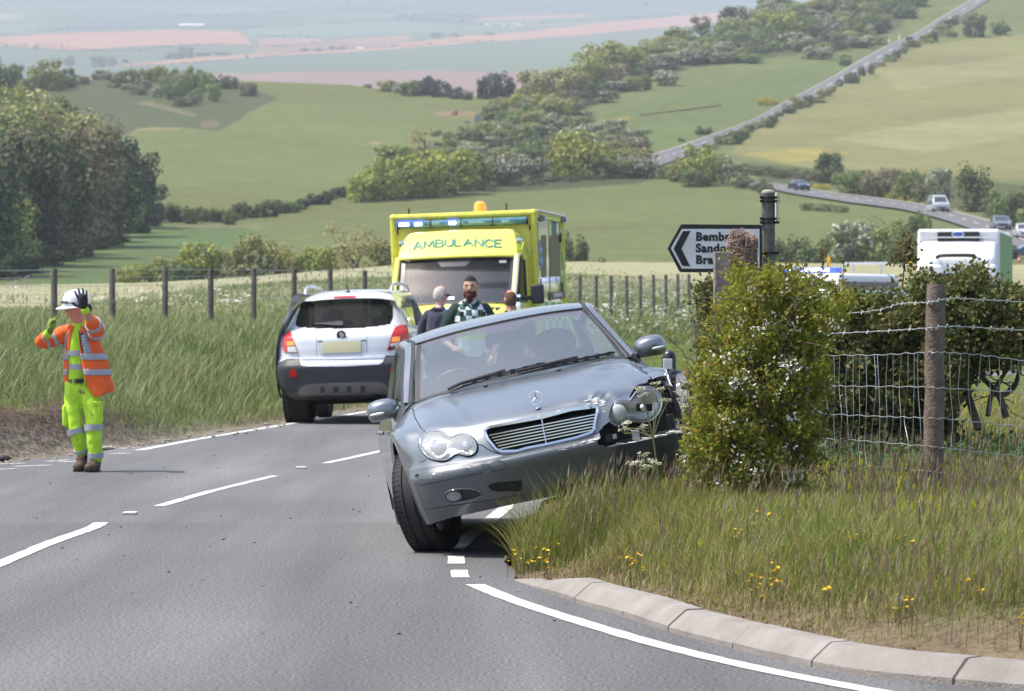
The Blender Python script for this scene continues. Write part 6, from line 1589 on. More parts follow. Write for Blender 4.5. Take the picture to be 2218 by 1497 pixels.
# open jacket: a shell with a gap down the front
rowsJ =[(338,392,98,.085,352,410),(370,390,130,.120,338,408),(450,400,136,.135,330,398),(540,424,152,.140,326,408),(640,440,166,.145,318,424),(740,456,172,.150,304,446),(800,470,176,.150,304,472),(862,480,172,.150,312,512)]
def jac(y,grow=0.0,ex=0):
 ya =[r[0]for r in rowsJ];cx,rx,ry,xl_,xr_ =[np.interp(y,ya,[r[i]for r in rowsJ])for i in(1,2,3,4,5)]
 aL = math.asin(max(-.97,min(.97,(xl_-cx)/rx)));aR = math.asin(max(-.97,min(.97,(xr_-cx)/rx)))
 return cx,rx,ry,aL,aR
def jpt(y,a,grow=0.0):
 cx,rx,ry,aL,aR = jac(y);c = Wp(cx,y,.0)
 dz = .03 * max(0,(y-800)/62) *(math.sin(a)>.5)
 return Vector((c.x+(rx*K+grow)*math.sin(a),-(ry+grow)*math.cos(a)+.015,c.z+dz))
def jshell(name,y0,y1,a_from,a_to,m,parent,grow=.0,n=26,ny=20,wr=.0):
 V =[]
 for i in range(ny):
  y = y0 +(y1-y0) * i/(ny-1);cx,rx,ry,aL,aR = jac(y)
  A0 = aR if a_from== 'R' else a_from;A1 = aL + 2 * PI if a_to== 'L' else a_to
  for j in range(n):
   a = A0 +(A1-A0) * j/(n-1);p = jpt(y,a,grow)
   q = noise.noise(Vector((a*2.2,y*.012,1))) * wr *(.3+(y-330)/500) + .5 * noise.noise(Vector((a*6,y*.02,4))) * wr
   p = p + Vector((math.sin(a),-math.cos(a),0)) * q;V.append(tuple(p))
 o = np_mesh(name,V,grid_faces(ny,n),m,parent,sm=True);s = o.modifiers.new('t','SOLIDIFY');s.thickness = .005;s.offset = 1;return o
jacket = jshell('jacket',338,862,'R','L',M_OR,worker,0,60,44,.012)
for y0,y1,sl in((542,590,0),(660,706,0)):jshell('jacket_tape',y0,y1,'R','L',M_REF,jacket,.009,60,6,.012)
def strap(name,xs,m,w,grow=.010,back=False):
 V =[]
 for x,y in xs:
  for s in(-w,w):
   cx,rx,ry,_,_ = jac(y);a = math.asin(max(-.98,min(.98,(x+s-cx)/rx)));V.append(tuple(jpt(y,a,grow)))
 o = np_mesh(name,V,grid_faces(len(xs),2),m,jacket,sm=True);s = o.modifiers.new('t','SOLIDIFY');s.thickness = .004;return o
strap('shoulder_tape',[(320,345),(300,390),(287,450),(280,520),(278,545)],M_REF,17);strap('shoulder_tape',[(432,345),(440,400),(452,460),(468,520),(478,548)],M_REF,17)
band = strap('name_strip',[(408,368),(414,420),(424,480),(436,530),(446,558)],mat('black strip',(.03,.03,.035),.6),14,.011)
a_,b_ = jpt(400,math.asin((411-390)/133),.022),jpt(552,math.asin((446-426)/153),.022)
up =(b_-a_).normalized();nrm = Vector((.12,-1,.02)).normalized();rt = up;yv = nrm.cross(rt).normalized();
Mt = Matrix((rt,yv,nrm)).transposed().to_4x4();Mt.translation = a_ +(b_-a_) * .54 - yv * .012
text_obj('name_lettering','RINGWAY',.042,mat('white print',(.8,.8,.8),.5),jacket,Mt,.001,.0006)
pq = jpt(378,math.asin((410-390)/131),.024);MB().box(pq,(.026,.004,.03)).build('small_crest',mat('red print',(.65,.12,.08),.5),jacket)
pq = jpt(525,math.asin((298-420)/150),.012);MB().box(pq,(.035,.01,.05),(0,0,-.9)).build('chest_badge',mat('cream badge',(.72,.45,.28),.6),jacket)
# sleeves
mb = MB();limb_into(mb,[Wp(330,375,.0),Wp(262,400,-.01),Wp(190,435,-.04),Wp(128,455,-.07),Wp(98,452,-.08)],[(.07,.085),(.078,.082),(.076,.074),(.070,.066),(.062,.058)])
limb_into(mb,[Wp(102,455,-.07),Wp(122,425,-.14)],[(.060,.058),(.052,.05)])
sl1 = fuse('sleeve',mb,M_OR,worker,.010,3,.007,16)
mb = MB();limb_into(mb,[Wp(450,390,.0),Wp(500,385,-.03),Wp(515,370,-.12),Wp(502,335,-.22),Wp(478,300,-.30)],[(.07,.08),(.075,.085),(.078,.085),(.070,.075),(.060,.062)])
sl2 = fuse('sleeve',mb,M_OR,worker,.010,3,.007,16)
tapering('sleeve_tape',Wp(204,428,-.035),Wp(180,440,-.045),(.088,.088),(.086,.086),M_REF,sl1);tapering('sleeve_tape',Wp(150,448,-.06),Wp(130,454,-.068),(.082,.080),(.080,.078),M_REF,sl1)
tapering('sleeve_tape',Wp(516,376,-.10),Wp(514,362,-.15),(.088,.094),(.087,.092),M_REF,sl2);tapering('sleeve_tape',Wp(500,330,-.225),Wp(490,316,-.26),(.080,.084),(.077,.080),M_REF,sl2)
# gloves: black palms, lime cuffs
mb = MB();hand_into(mb,Wp(428,206,-.41),(-.18,-.10,1),(0,-1,-.05),(-1,0,.2),1.12,.10,.22,1.3)
gl1 = fuse('glove',mb,mat('black glove',(.022,.020,.022),.8,noise=.3,scale=60),worker,.0055,1)
mb = MB();hand_into(mb,Wp(164,380,-.25),(.32,-.35,.95),(1,-.25,-.1),(.2,-1,.2),1.08,.75,.15,1.0)
gl2 = fuse('glove',mb,mat('lime and black glove',(.30,.42,.06),.8,color2=(.02,.02,.02),scale=16),worker,.0055,1)
tapering('glove_cuff',Wp(438,226,-.395),Wp(424,198,-.42),(.042,.040),(.036,.034),M_LIMEC,gl1);tapering('glove_cuff',Wp(146,402,-.215),Wp(164,376,-.25),(.042,.040),(.036,.034),M_LIMEC,gl2)
MB().ball(Wp(462,200,-.36),(.028,.02,.045)).build('wrist_strap',M_BLACKP,gl1)
# helmet with goggles on it
hm = MB();MH = HW@Matrix.Translation((0,.005,.150))
prof =[(.0,.145),(.05,.138),(.09,.112),(.112,.07),(.120,.02),(.122,.0)]
V =[];n = 32
for r,z in prof:
 for j in range(n):a = 2 * PI * j/n;V.append(MH@Vector((r*.90*math.sin(a),-r*1.12*math.cos(a),z)))
for gr,z in((1.16,-.008),(1.14,-.016),(1.0,-.012)):
 for j in range(n):
  a = 2 * PI * j/n;pk = .055 * max(0,math.cos(a))** 2 if gr>1.05 else 0
  V.append(MH@Vector((.122*.90*gr*math.sin(a),-(.122*1.12*gr+pk)*math.cos(a),z-pk*.25)))
k = len(prof) + 3;hm.add(V,[(i*n+j,(i+1)*n+j,(i+1)*n+(j+1)%n,i*n+(j+1)%n)for i in range(k-1)for j in range(n)])
helm = hm.build('hard_hat',mat('white helmet',(.80,.80,.82),.3,coat=.5),worker)
s = MB();s.tube([MH@Vector((0,-.137+0*i,.035+.0*i))+(MH.to_3x3()@Vector((.05*i,.012*i*i,0)))for i in(-1,0,1)],.014,8);s.tube([MH@Vector((x,y,.03))for x,y in((.05,-.125),(.10,-.07),(.118,0))],.005,6);s.build('goggles',mat('dark goggles',(.05,.03,.05),.15,coat=1),helm)
hr = MB();hr.ball(HW@Vector((0,.038,.125)),(.072,.062,.055),16,10,M=HW.to_3x3());hr.build('hair',mat('light brown hair',(.22,.13,.08),.8),worker)
# ---------- generic standing figure for the three men on the road
def man(label,px,py_head,d,H,yaw,skin,top_m,trouser_m,headyaw=0.0,sleeve=True,sw=.205,arms=None,lean=0.0):
 P = at(px,py_head,d);M = Matrix.Translation((P.x,P.y,0))@Matrix.Rotation(R_(yaw),4,'Z')
 h = H/1.80;v = lambda x,y,z:Vector((x*h,y*h,z*h))
 mb = MB()
 limb_into(mb,[v(0,0,.92),v(0,0,1.1),v(0,0,1.28),v(0,.01,1.42),v(0,.01,1.50)],[(.15,.10),(.14,.095),(.165,.11),(.15,.10),(.08,.07)])
 limb_into(mb,[v(0,.01,1.44),v(0,0,1.54),v(0,-.01,1.60)],[.062,.056,.056])
 for s in(-1,1):
  limb_into(mb,[v(s*.09,0,.92),v(s*.10,-.01,.5),v(s*.11,.02,.09)],[.082,.056,.038])
  limb_into(mb,[v(s*.11,.03,.06),v(s*.12,-.14,.035)],[(.042,.045),(.042,.03)])
  el,wr,up_ =(arms or{}).get(s,(v(s*.275,.03,1.13),v(s*.27,-.08,.88),None))
  limb_into(mb,[v(s*.17,.01,1.43),v(s*.24,.02,1.30),el],[.058,.050,.042]);limb_into(mb,[el,el.lerp(wr,.4),wr],[.042,.040,.028])
  hand_into(mb,wr,wr-el,(-s,0,0),(0,-1,0),h,.4)
 HM = Matrix.Translation(v(0,-.015,1.565))@Matrix.Rotation(R_(headyaw),4,'Z')@Matrix.Rotation(R_(3),4,'X')
 head_into(mb,HM,h)
 o = fuse('person',mb,skin,None,.009,1);o.matrix_world = M;tag(o,label,'person')
 mb = MB();limb_into(mb,[v(0,0,1.02),v(0,0,.90)],[(.16,.11),(.165,.115)])
 for s in(-1,1):limb_into(mb,[v(s*.085,0,.94),v(s*.10,-.005,.5),v(s*.112,.02,.10)],[(.098,.10),(.078,.08),(.066,.072)])
 fuse('trousers',mb,trouser_m,o,.012,3,.006)
 mb = MB();limb_into(mb,[v(0,0,.94),v(0,0,1.1),v(0,0,1.28),v(0,.01,1.42),v(0,.01,1.485)],[(.172,.125),(.165,.12),(.188,.13),(sw*.87,.115),(.10,.08)])
 for s in(-1,1):
  el,wr,up_ =(arms or{}).get(s,(v(s*.275,.03,1.13),v(s*.27,-.08,.88),None))
  limb_into(mb,[v(s*.15,.01,1.42),v(s*.235,.02,1.30),el],[.092,.080,.064])
  if sleeve:limb_into(mb,[el,el.lerp(wr,.85)],[.056,.046])
 fuse('shirt' if not sleeve else 'jacket',mb,top_m,o,.011,3,.007)
 for s in(-1,1):
  b = MB();limb_into(b,[v(s*.11,.05,.055),v(s*.115,-.05,.06),v(s*.12,-.17,.04)],[(.050,.052),(.052,.05),(.05,.036)]);b.build('boot',M_BLACKP,o)
 return o,HM,h,v
def cap_hair(name,HM,h,m,parent,zmin=.12,front=.02,grow=1.04,back_only=False,top=True):
 """hair as a shell over the skull"""
 V =[];Fc =[];nu,nv = 26,12
 for i in range(nv+1):
  for j in range(nu):
   a = 2 * PI * j/nu;lim = zmin +(front if math.cos(a)>.35 else-.035 if math.cos(a)<-.2 else 0)
   zt = .118 + .118 *(1 if top else.75);z = lim +(zt-lim) *(i/nv)
   c = max(-1,min(1,(z-.118)/.118));rad = math.sqrt(max(0,1-c*c));x,y = rad * math.sin(a), -rad * math.cos(a)
   V.append(HM@Vector((x*.078*grow*h,y*(.100 if y>0 else.088)*grow*h,(.118+(z-.118)*grow)*h)))
 Fc =[(i*nu+j,i*nu+(j+1)%nu,(i+1)*nu+(j+1)%nu,(i+1)*nu+j)for i in range(nv)for j in range(nu)]
 if back_only:Fc =[f for f in Fc if math.cos(2*PI*(f[0]%nu+.5)/nu)<.45]
 return mesh_obj(name,V,Fc,m,parent,True,80)
M_NAVY = mat('navy jacket cloth',(.018,.022,.05),.85,noise=.2,scale=9,sheen=.2);M_GREEN = mat('dark green uniform',(.012,.035,.028),.85,noise=.15,scale=9);M_DKT = mat('dark trousers',(.02,.022,.026),.9)
# bearded paramedic facing the camera
pm,HM,h,v = man('bearded paramedic in green and white checked vest facing the camera in front of the ambulance',1019,680,44,1.885,8,SKIN('paramedic',(.50,.29,.21)),M_GREEN,M_GREEN,-14,False,.225,{-1:(Vector((-.32,.03,1.16)),Vector((-.22,-.20,1.06)),None),1:(Vector((.32,.03,1.16)),Vector((.24,-.16,.98)),None)})
face_parts(HM,pm,True,mat('dark brown brow',(.03,.017,.012),.9),h,False)
cap_hair('hair',HM,h,mat('short dark hair',(.022,.013,.010),.9),pm,.135,.045)
b = MB();R3 = HM.to_3x3()
for x,y,z,r in((0,-.080,.018,(.046,.040,.040)),(-.048,-.045,.036,(.026,.044,.040)),(.048,-.045,.036,(.026,.044,.040)),(0,-.072,-.022,(.036,.034,.036)),(0,-.096,.068,(.034,.009,.008))):b.ball(HM@Vector((x*h,y*h,z*h)),tuple(q*h for q in r),14,10,M=R3)
fuse('beard',b,mat('auburn beard',(.075,.022,.014),.95,noise=.4,scale=70,bump=.6,bscale=200),pm,.006,1)
def vestmat():
 m = bpy.data.materials.new('checked vest cloth');m.use_nodes = True;nt = m.node_tree;b = nt.nodes['Principled BSDF'];b.inputs['Roughness'].default_value = .7
 tc = nt.nodes.new('ShaderNodeTexCoord');ck = nt.nodes.new('ShaderNodeTexChecker');ck.inputs['Scale'].default_value = 1/.068;ck.inputs['Color1'].default_value =(.72,.73,.75,1);ck.inputs['Color2'].default_value =(.02,.10,.085,1)
 sp = nt.nodes.new('ShaderNodeSeparateXYZ');cb = nt.nodes.new('ShaderNodeCombineXYZ');nt.links.new(tc.outputs['Object'],sp.inputs[0]);nt.links.new(sp.outputs[0],cb.inputs[0]);nt.links.new(sp.outputs[2],cb.inputs[2]);cb.inputs[1].default_value = .01
 nt.links.new(cb.outputs[0],ck.inputs['Vector'])
 def lt(z):c = nt.nodes.new('ShaderNodeMath');c.operation = 'LESS_THAN';c.inputs[1].default_value = z;nt.links.new(sp.outputs[2],c.inputs[0]);return c
 def mixc(f,a,col):x = nt.nodes.new('ShaderNodeMix');x.data_type = 'RGBA';nt.links.new(f.outputs[0],x.inputs[0]);nt.links.new(a,x.inputs[6]);x.inputs[7].default_value =(*col,1);return x.outputs[2]
 c1 = mixc(lt(1.335),ck.outputs[0],(.60,.61,.62));c2 = mixc(lt(1.255),c1,(.52,.72,.10));c3 = mixc(lt(1.16),c2,(.60,.61,.62));nt.links.new(c3,b.inputs['Base Color']);return m
mb = MB();limb_into(mb,[v(0,0,.98),v(0,0,1.1),v(0,-.005,1.28),v(0,0,1.42),v(0,.01,1.475)],[(.185,.14),(.182,.138),(.205,.146),(.205,.13),(.15,.085)])
vest = fuse('vest',mb,vestmat(),pm,.011,3,.006)
for x in(-.115,.125):MB().box(v(x,-.142,1.385),(.05,.04,.055)).build('radio_mic',M_BLACKP,vest,bevel=.01)
for x,z,w_ in((-.02,1.235,.20),(.07,1.345,.09)):MB().box(v(x,-.155,z),(w_,.006,.035)).build('green_print',M_GREENV,vest,sm=False)
b = MB();limb_into(b,[v(-.06,-.07,1.505),v(0,-.105,1.44),v(.06,-.07,1.505)],[.015,.014,.015]);limb_into(b,[v(-.075,.03,1.52),v(-.08,-.03,1.51),v(-.07,-.08,1.48)],[.018,.02,.02]);limb_into(b,[v(.075,.03,1.52),v(.08,-.03,1.51),v(.07,-.08,1.48)],[.018,.02,.02]);b.build('collar',M_GREEN,pm)
# grey-haired man in navy, turned to the right
om,HM,h,v = man('balding grey-haired man in navy jacket and dark glasses standing left of the paramedic',952,690,48,1.80,140,SKIN('older man',(.60,.34,.28)),M_NAVY,M_DKT,-22,True,.20)
cap_hair('hair',HM,h,mat('white cropped hair',(.50,.45,.42),.9),om,.09,.0,1.025,True,False)
b = MB();b.box(HM@Vector((0,-.088*h,.124*h)),(.12*h,.014,.030*h),HM.to_3x3());
for sx in(-1,1):b.bar(HM@Vector((sx*.066*h,-.085*h,.126*h)),HM@Vector((sx*.080*h,.01*h,.122*h)),.006,.012)
b.build('sunglasses',mat('dark goggles',(.05,.03,.05),.15,coat=1),om)
b = MB();limb_into(b,[v(-.07,.06,1.50),v(0,.085,1.51),v(.07,.06,1.50)],[.024,.024,.024]);limb_into(b,[v(-.07,.06,1.50),v(-.075,-.04,1.47)],[.024,.02]);limb_into(b,[v(.07,.06,1.50),v(.075,-.04,1.47)],[.024,.02]);b.build('collar',M_NAVY,om)
# man with sunglasses pushed up, back of his head to the camera
bk,HM,h,v = man('man with shaved balding head and sunglasses pushed up seen from behind beside the ambulance mirror',1106,690,46,1.735,200,SKIN('tanned',(.50,.24,.16)),mat('dark shirt',(.015,.014,.016),.9),M_DKT,8,False)
cap_hair('hair',HM,h,mat('cropped brown hair',(.11,.06,.04),.95),bk,.075,.0,1.02,True,False)
b = MB();b.tube([HM@Vector((.082*h*math.cos(a),-.045*h,(.150+.085*math.sin(a))*h))for a in np.linspace(0,PI,14)],.008,6);b.box(HM@Vector((0,-.06*h,.225*h)),(.11*h,.02,.03*h),HM.to_3x3());b.build('sunglasses',mat('dark goggles',(.05,.03,.05),.15,coat=1),bk)
# ================================================================== GRASS, HEDGES, FENCES, SIGN
def blades(name,P,L,W,lean,mats,nseg=3,parent=None,kind='stuff',az=None,midx=None,droop=.5,wind=(0.35,0.0)):
 """P (n,3) roots; tapered bent blades as ONE mesh"""
 n = len(P);a = RNG.uniform(0,2*PI,n)if az is None else az
 t = np.stack([np.cos(a),np.sin(a),np.zeros(n)],-1);s = np.stack([-np.sin(a),np.cos(a),np.zeros(n)],-1)
 V = np.zeros((n,2*nseg+1,3));ln = lean[:,None]
 for i in range(nseg+1):
  u = i/nseg;h = L *(u-droop*ln[:,0]*.5*u*u);out = L *(ln[:,0]*(.25*u+.75*u*u))
  c = P + t * out[:,None] + np.stack([out*0+wind[0]*L*u*u*.5,wind[1]*L*u*u*.5,h],-1)
  if i<nseg:
   w =(W*(1-.55*u))[:,None] * .5;V[:,2*i] = c - s * w;V[:,2*i+1] = c + s * w
  else:V[:,2*nseg] = c
 k = 2 * nseg + 1;F_ =[]
 base = np.arange(n)[:,None] * k
 for i in range(nseg-1):F_+=[base+np.array([[2*i,2*i+1,2*i+3]]),base+np.array([[2*i,2*i+3,2*i+2]])]
 i = nseg - 1;F_.append(base+np.array([[2*i,2*i+1,2*nseg]]))
 Fa = np.concatenate(F_);mi = None
 if midx is not None:mi = np.tile(midx,len(F_))
 return np_mesh(name,V.reshape(-1,3),Fa,mats,parent,sm=False,midx=mi,kind=kind)
def heads(name,P,L,W,mats,midx=None,tilt=.25):
 """small seed heads: two crossed slim diamonds"""
 n = len(P);a = RNG.uniform(0,2*PI,n);d = np.stack([np.cos(a)*tilt+.12,np.sin(a)*tilt,np.ones(n)],-1);d/= np.linalg.norm(d,axis=1)[:,None]
 b = RNG.uniform(0,PI,n);V =[]
 for off in(0,PI/2):
  s = np.stack([np.cos(b+off),np.sin(b+off),np.zeros(n)],-1)
  V+=[P,P+d*(L*.4)[:,None]+s*W[:,None],P+d*L[:,None],P+d*(L*.4)[:,None]-s*W[:,None]]
 V = np.stack(V,1).reshape(-1,3);base = np.arange(n)[:,None] * 8
 Fa = np.concatenate([base+[[0,1,2,3]],base+[[4,5,6,7]]])
 return np_mesh(name,V,Fa,mats,sm=False,midx=None if midx is None else np.tile(midx,2),kind='stuff')
G_VERGE = leafmat('verge grass',[(.115,.150,.022),(.175,.215,.030),(.235,.262,.042),(.31,.30,.08),(.38,.31,.14)],trans=.35)
G_VERGE2 = leafmat('lush verge grass',[(.085,.135,.018),(.13,.19,.026),(.18,.235,.04)],trans=.35)
G_BANK2 = leafmat('dark bank grass',[(.055,.095,.028),(.085,.135,.038),(.12,.17,.05)],trans=.35)
G_DRY = leafmat('dry grass',[(.26,.20,.10),(.32,.26,.14),(.18,.14,.06)],trans=.3)
G_BANK = leafmat('bank grass',[(.105,.155,.048),(.15,.205,.065),(.205,.26,.09),(.27,.31,.13),(.36,.355,.21)],trans=.35)
G_PURP = leafmat('purple seed heads',[(.22,.13,.115),(.27,.18,.14),(.32,.24,.16),(.19,.11,.10)],trans=.25)
G_PALE = leafmat('pale seed heads',[(.36,.34,.22),(.42,.41,.28),(.30,.29,.16)],trans=.3)
G_STALK = leafmat('seed stalks',[(.14,.13,.05),(.17,.12,.07),(.10,.13,.03)],trans=.25)
def scatter(n,x0,x1,y0,y1,keep):
 x = RNG.uniform(x0,x1,n);y = RNG.uniform(y0,y1,n);k = keep(x,y);return x[k],y[k]
def in_view(x,y,m=.6):return np.abs(x)<.1333 * y + m
# ---- verge on the right
def kv(x,y):sl,sr = sides(x,y);return(sr>np.where(y>21.5,.06,.19))&in_view(x,y)&~((np.hypot(x-1.5,y-23.8)<.40))
x,y = scatter(230000,-.2,4.6,14.4,30,kv)
sl,sr = sides(x,y);d = np.array([fbm(a,b,1.6,3)for a,b in zip(x,y)])
tuft = np.exp(-((x-.38)/.50)**2-((y-22.1)/.65)**2);edge = np.maximum(sstep(.15,.75,sr-.28*(1-sstep(15.5,18,y))),np.clip(1.6*tuft,0,1))
keep = RNG.uniform(0,1,len(x))<np.clip(.18+.95*edge+.3*d,.05,1)
x,y,sr,d,edge,tuft = x[keep],y[keep],sr[keep],d[keep],edge[keep],tuft[keep]
z = gz(x,y)
L =(.05+.12*edge+.055*np.clip(d,-1,1)) * RNG.uniform(.6,1.3,len(x)) *(1+1.9*tuft) *(1-.35*np.exp(-((x-2.5)/.7)**2-((y-22.8)/1.2)**2))
mi = np.where(RNG.uniform(0,1,len(x))<.16+.4*(1-edge)+.06*(d>.25),1,0)
blades('verge_grass',np.stack([x,y,z-.01],-1),L,RNG.uniform(.003,.0065,len(x)),RNG.uniform(.15,1.1,len(x)),[G_VERGE,G_DRY,G_VERGE2],midx=np.where((mi==0)&(d<-.05)&(RNG.uniform(0,1,len(x))<.5),2,mi),wind=(.12,0))
print('verge blades',len(x))
x,y = scatter(24000,-.2,4.6,14.8,29,lambda x,y:kv(x,y)&(sides(x,y)[1]>.3))
sl,sr = sides(x,y);z = gz(x,y);d = np.array([fbm(a,b,.9,3)for a,b in zip(x,y)])
boost = np.exp(-((x-.40)/.50)**2-((y-22.1)/.8)**2)
k = RNG.uniform(0,1,len(x))<np.clip(.20+.45*d+.9*boost,.03,1);x,y,z,sr,boost = x[k],y[k],z[k],sr[k],boost[k]
L = RNG.uniform(.15,.30,len(x)) *(1+.75*boost);lean = RNG.uniform(.02,.3,len(x));az = RNG.uniform(0,2*PI,len(x))
pale =(RNG.uniform(0,1,len(x))<.30).astype(int)
blades('seed_stalks',np.stack([x,y,z],-1),L,np.full(len(x),.0028),lean,G_STALK,az=az,wind=(.2,0))
tip = np.stack([x+np.cos(az)*L*lean+.1*L,y+np.sin(az)*L*lean,z+L*(1-.25*lean)],-1)
heads('grass_seed_heads',tip-[0,0,.03],RNG.uniform(.05,.10,len(x)),RNG.uniform(.0025,.0055,len(x)),[G_PURP,G_PALE],midx=pale)
# yellow flowers in the verge (hawkbit by the kerb, small crosswort further in)
M_YF = leafmat('yellow petals',[(.80,.48,.01),(.85,.56,.02)],trans=.2);M_YG = leafmat('yellow green flower',[(.42,.42,.03),(.52,.48,.03)],trans=.2)
spots =[]
for px,py,n,sp in((1160,1210,22,26),(1190,1165,9,25),(1310,1102,16,16),(1290,1130,5,10),(1255,1150,6,14),(1380,1228,12,16),(1640,1262,18,34),(1685,1258,5,10),(1650,1132,6,12),(1795,1308,4,5),(1955,1320,5,8),(1960,1305,3,6),(1970,1190,6,12),(2210,1370,5,8),(1600,1170,5,14),(2120,1285,3,8),(1840,1185,3,10),(1720,1180,4,12),(2090,1265,3,9)):
 for _ in range(n):
  g_ = on_ground(px+random.gauss(0,sp),py+random.gauss(0,sp*.35)+42,13,32);spots.append((g_.x,g_.y,g_.z))
fl = MB()
for q in spots:
 h = random.uniform(.08,.15);c = Vector(q) + Vector((random.uniform(-.02,.02),0,h));r = random.uniform(.007,.012);Mx = Euler((random.uniform(-.6,.5),random.uniform(-.5,.5),0)).to_matrix()
 fl.add([c]+[c+Mx@Vector((r*math.cos(a),r*math.sin(a),.006))for a in np.linspace(0,2*PI,8,endpoint=False)],[(0,i+1,(i+1)%8+1)for i in range(8)])
 fl.bar(Vector(q),c,.0025,.0025,1)
fl.build('yellow_wildflowers',[M_YF,G_STALK],sm=False,kind='stuff')
x,y = scatter(900,.9,4.2,19,26,lambda x,y:kv(x,y));d = np.array([fbm(a,b,1.1,2)for a,b in zip(x,y)]);k = d>.25;x,y = x[k],y[k];z = gz(x,y)
heads('yellow_green_flower_spikes',np.stack([x,y,z+RNG.uniform(.10,.18,len(x))],-1),RNG.uniform(.04,.08,len(x)),RNG.uniform(.006,.012,len(x)),M_YG)
# litter and dead leaves along the kerb
M_LEAFD = leafmat('dead leaves',[(.16,.06,.03),(.22,.12,.06),(.28,.20,.12)],trans=.1)
x,y = scatter(9000,-.2,3.4,14,23,lambda x,y:(sides(x,y)[1]>.16)&(sides(x,y)[1]<np.where(y<17.5,.85,.5))&in_view(x,y));z = gz(x,y)
heads('dead_leaves',np.stack([x,y,z-.004],-1),RNG.uniform(.015,.035,len(x)),RNG.uniform(.006,.013,len(x)),M_LEAFD,tilt=2.0)
# ---- long grass on the left bank
def kb(x,y):sl,sr = sides(x,y);return(sl>.28)&(sl<13)&(x>-.1333*y-2.2)&(x<.07*y)
x,y = scatter(400000,-16,12,34,150,kb)
w = np.clip(62/y,.25,1.0)** 1.3;sl,sr = sides(x,y)
soil =(1-sstep(.55,.95,sl)) *(1-sstep(41,45,y))
k =(RNG.uniform(0,1,len(x))<w*(1-.9*soil));x,y,sl,soil = x[k],y[k],sl[k],soil[k]
z = gz(x,y);d = np.array([fbm(a,b,.7,3)for a,b in zip(x,y)])
far = np.clip(y/55,.8,2.6)
L =(.34+.22*d) * RNG.uniform(.6,1.3,len(x)) *(.55+.45*sstep(.3,1.3,sl)) *(1-.35*soil) * np.where(y>75,.85,1) *(1-.5*sstep(3.5,7.5,sl))
mi =(RNG.uniform(0,1,len(x))<.06+.6*soil+.12*(d>.4)).astype(int)
blades('bank_grass',np.stack([x,y,z-.02],-1),L,RNG.uniform(.008,.016,len(x))*far,RNG.uniform(.25,1.0,len(x)),[G_BANK,G_DRY,G_BANK2],midx=np.where((mi==0)&(d+.25*RNG.normal(0,1,len(x))<-.22),2,mi),nseg=3,wind=(.22,.05))
print('bank blades',len(x))
# pale and white flower heads drifting over the bank (cow parsley, hogweed) and seed heads towards the fence
x,y = scatter(9000,-14,12,40,150,lambda x,y:kb(x,y)&(sides(x,y)[0]>2.5));sl,sr = sides(x,y);d = np.array([fbm(a,b,.5,3)for a,b in zip(x,y)])
k = RNG.uniform(0,1,len(x))<np.clip(sstep(3,9,sl)*.5+d*.5,0,1) * .7;x,y = x[k],y[k];z = gz(x,y);far = np.clip(y/55,.8,2.4)
heads('bank_seed_heads',np.stack([x,y,z+RNG.uniform(.16,.36,len(x))],-1),RNG.uniform(.08,.16,len(x)),RNG.uniform(.008,.014,len(x))*far,G_PALE)
M_WF = leafmat('white umbels',[(.62,.62,.52),(.7,.7,.62)],trans=.2);M_PF = leafmat('pink thistle',[(.40,.22,.30),(.45,.30,.34)],trans=.2)
def umbel_stuff(name,pts,m,r0,r1,flat=.35):
 b = MB()
 for p in pts:
  r = random.uniform(r0,r1);n = 7
  for k in range(n):
   c = Vector(p) + Vector((random.gauss(0,r),random.gauss(0,r),random.gauss(0,r*flat)));s = r * random.uniform(.25,.5);Mx = Euler((random.uniform(-.5,.5),random.uniform(-.5,.5),random.uniform(0,3))).to_matrix()
   b.add([c+Mx@Vector(q)for q in((s,0,0),(0,s,0),(-s,0,0),(0,-s,0))],[(0,1,2,3)])
 return b.build(name,m,sm=False,kind='stuff')
pts =[]
for _ in range(260):
 px,py = random.uniform(1250,1520),random.gauss(672,34);
 if py>770 or py<640:continue
 g_ = on_ground(px,py+12,60,300);pts.append((g_.x,g_.y,g_.z+random.uniform(.30,.48)))
for _ in range(60):g_ = on_ground(random.uniform(0,560),random.gauss(672,10),40,200);pts.append((g_.x,g_.y,g_.z+.33))
umbel_stuff('white_umbels',pts,M_WF,.05,.12)
umbel_stuff('pink_thistles',[tuple(on_ground(random.gauss(40,30),random.gauss(672,12),40,200)+Vector((0,0,random.uniform(.4,.7))))for _ in range(34)],M_PF,.03,.06)
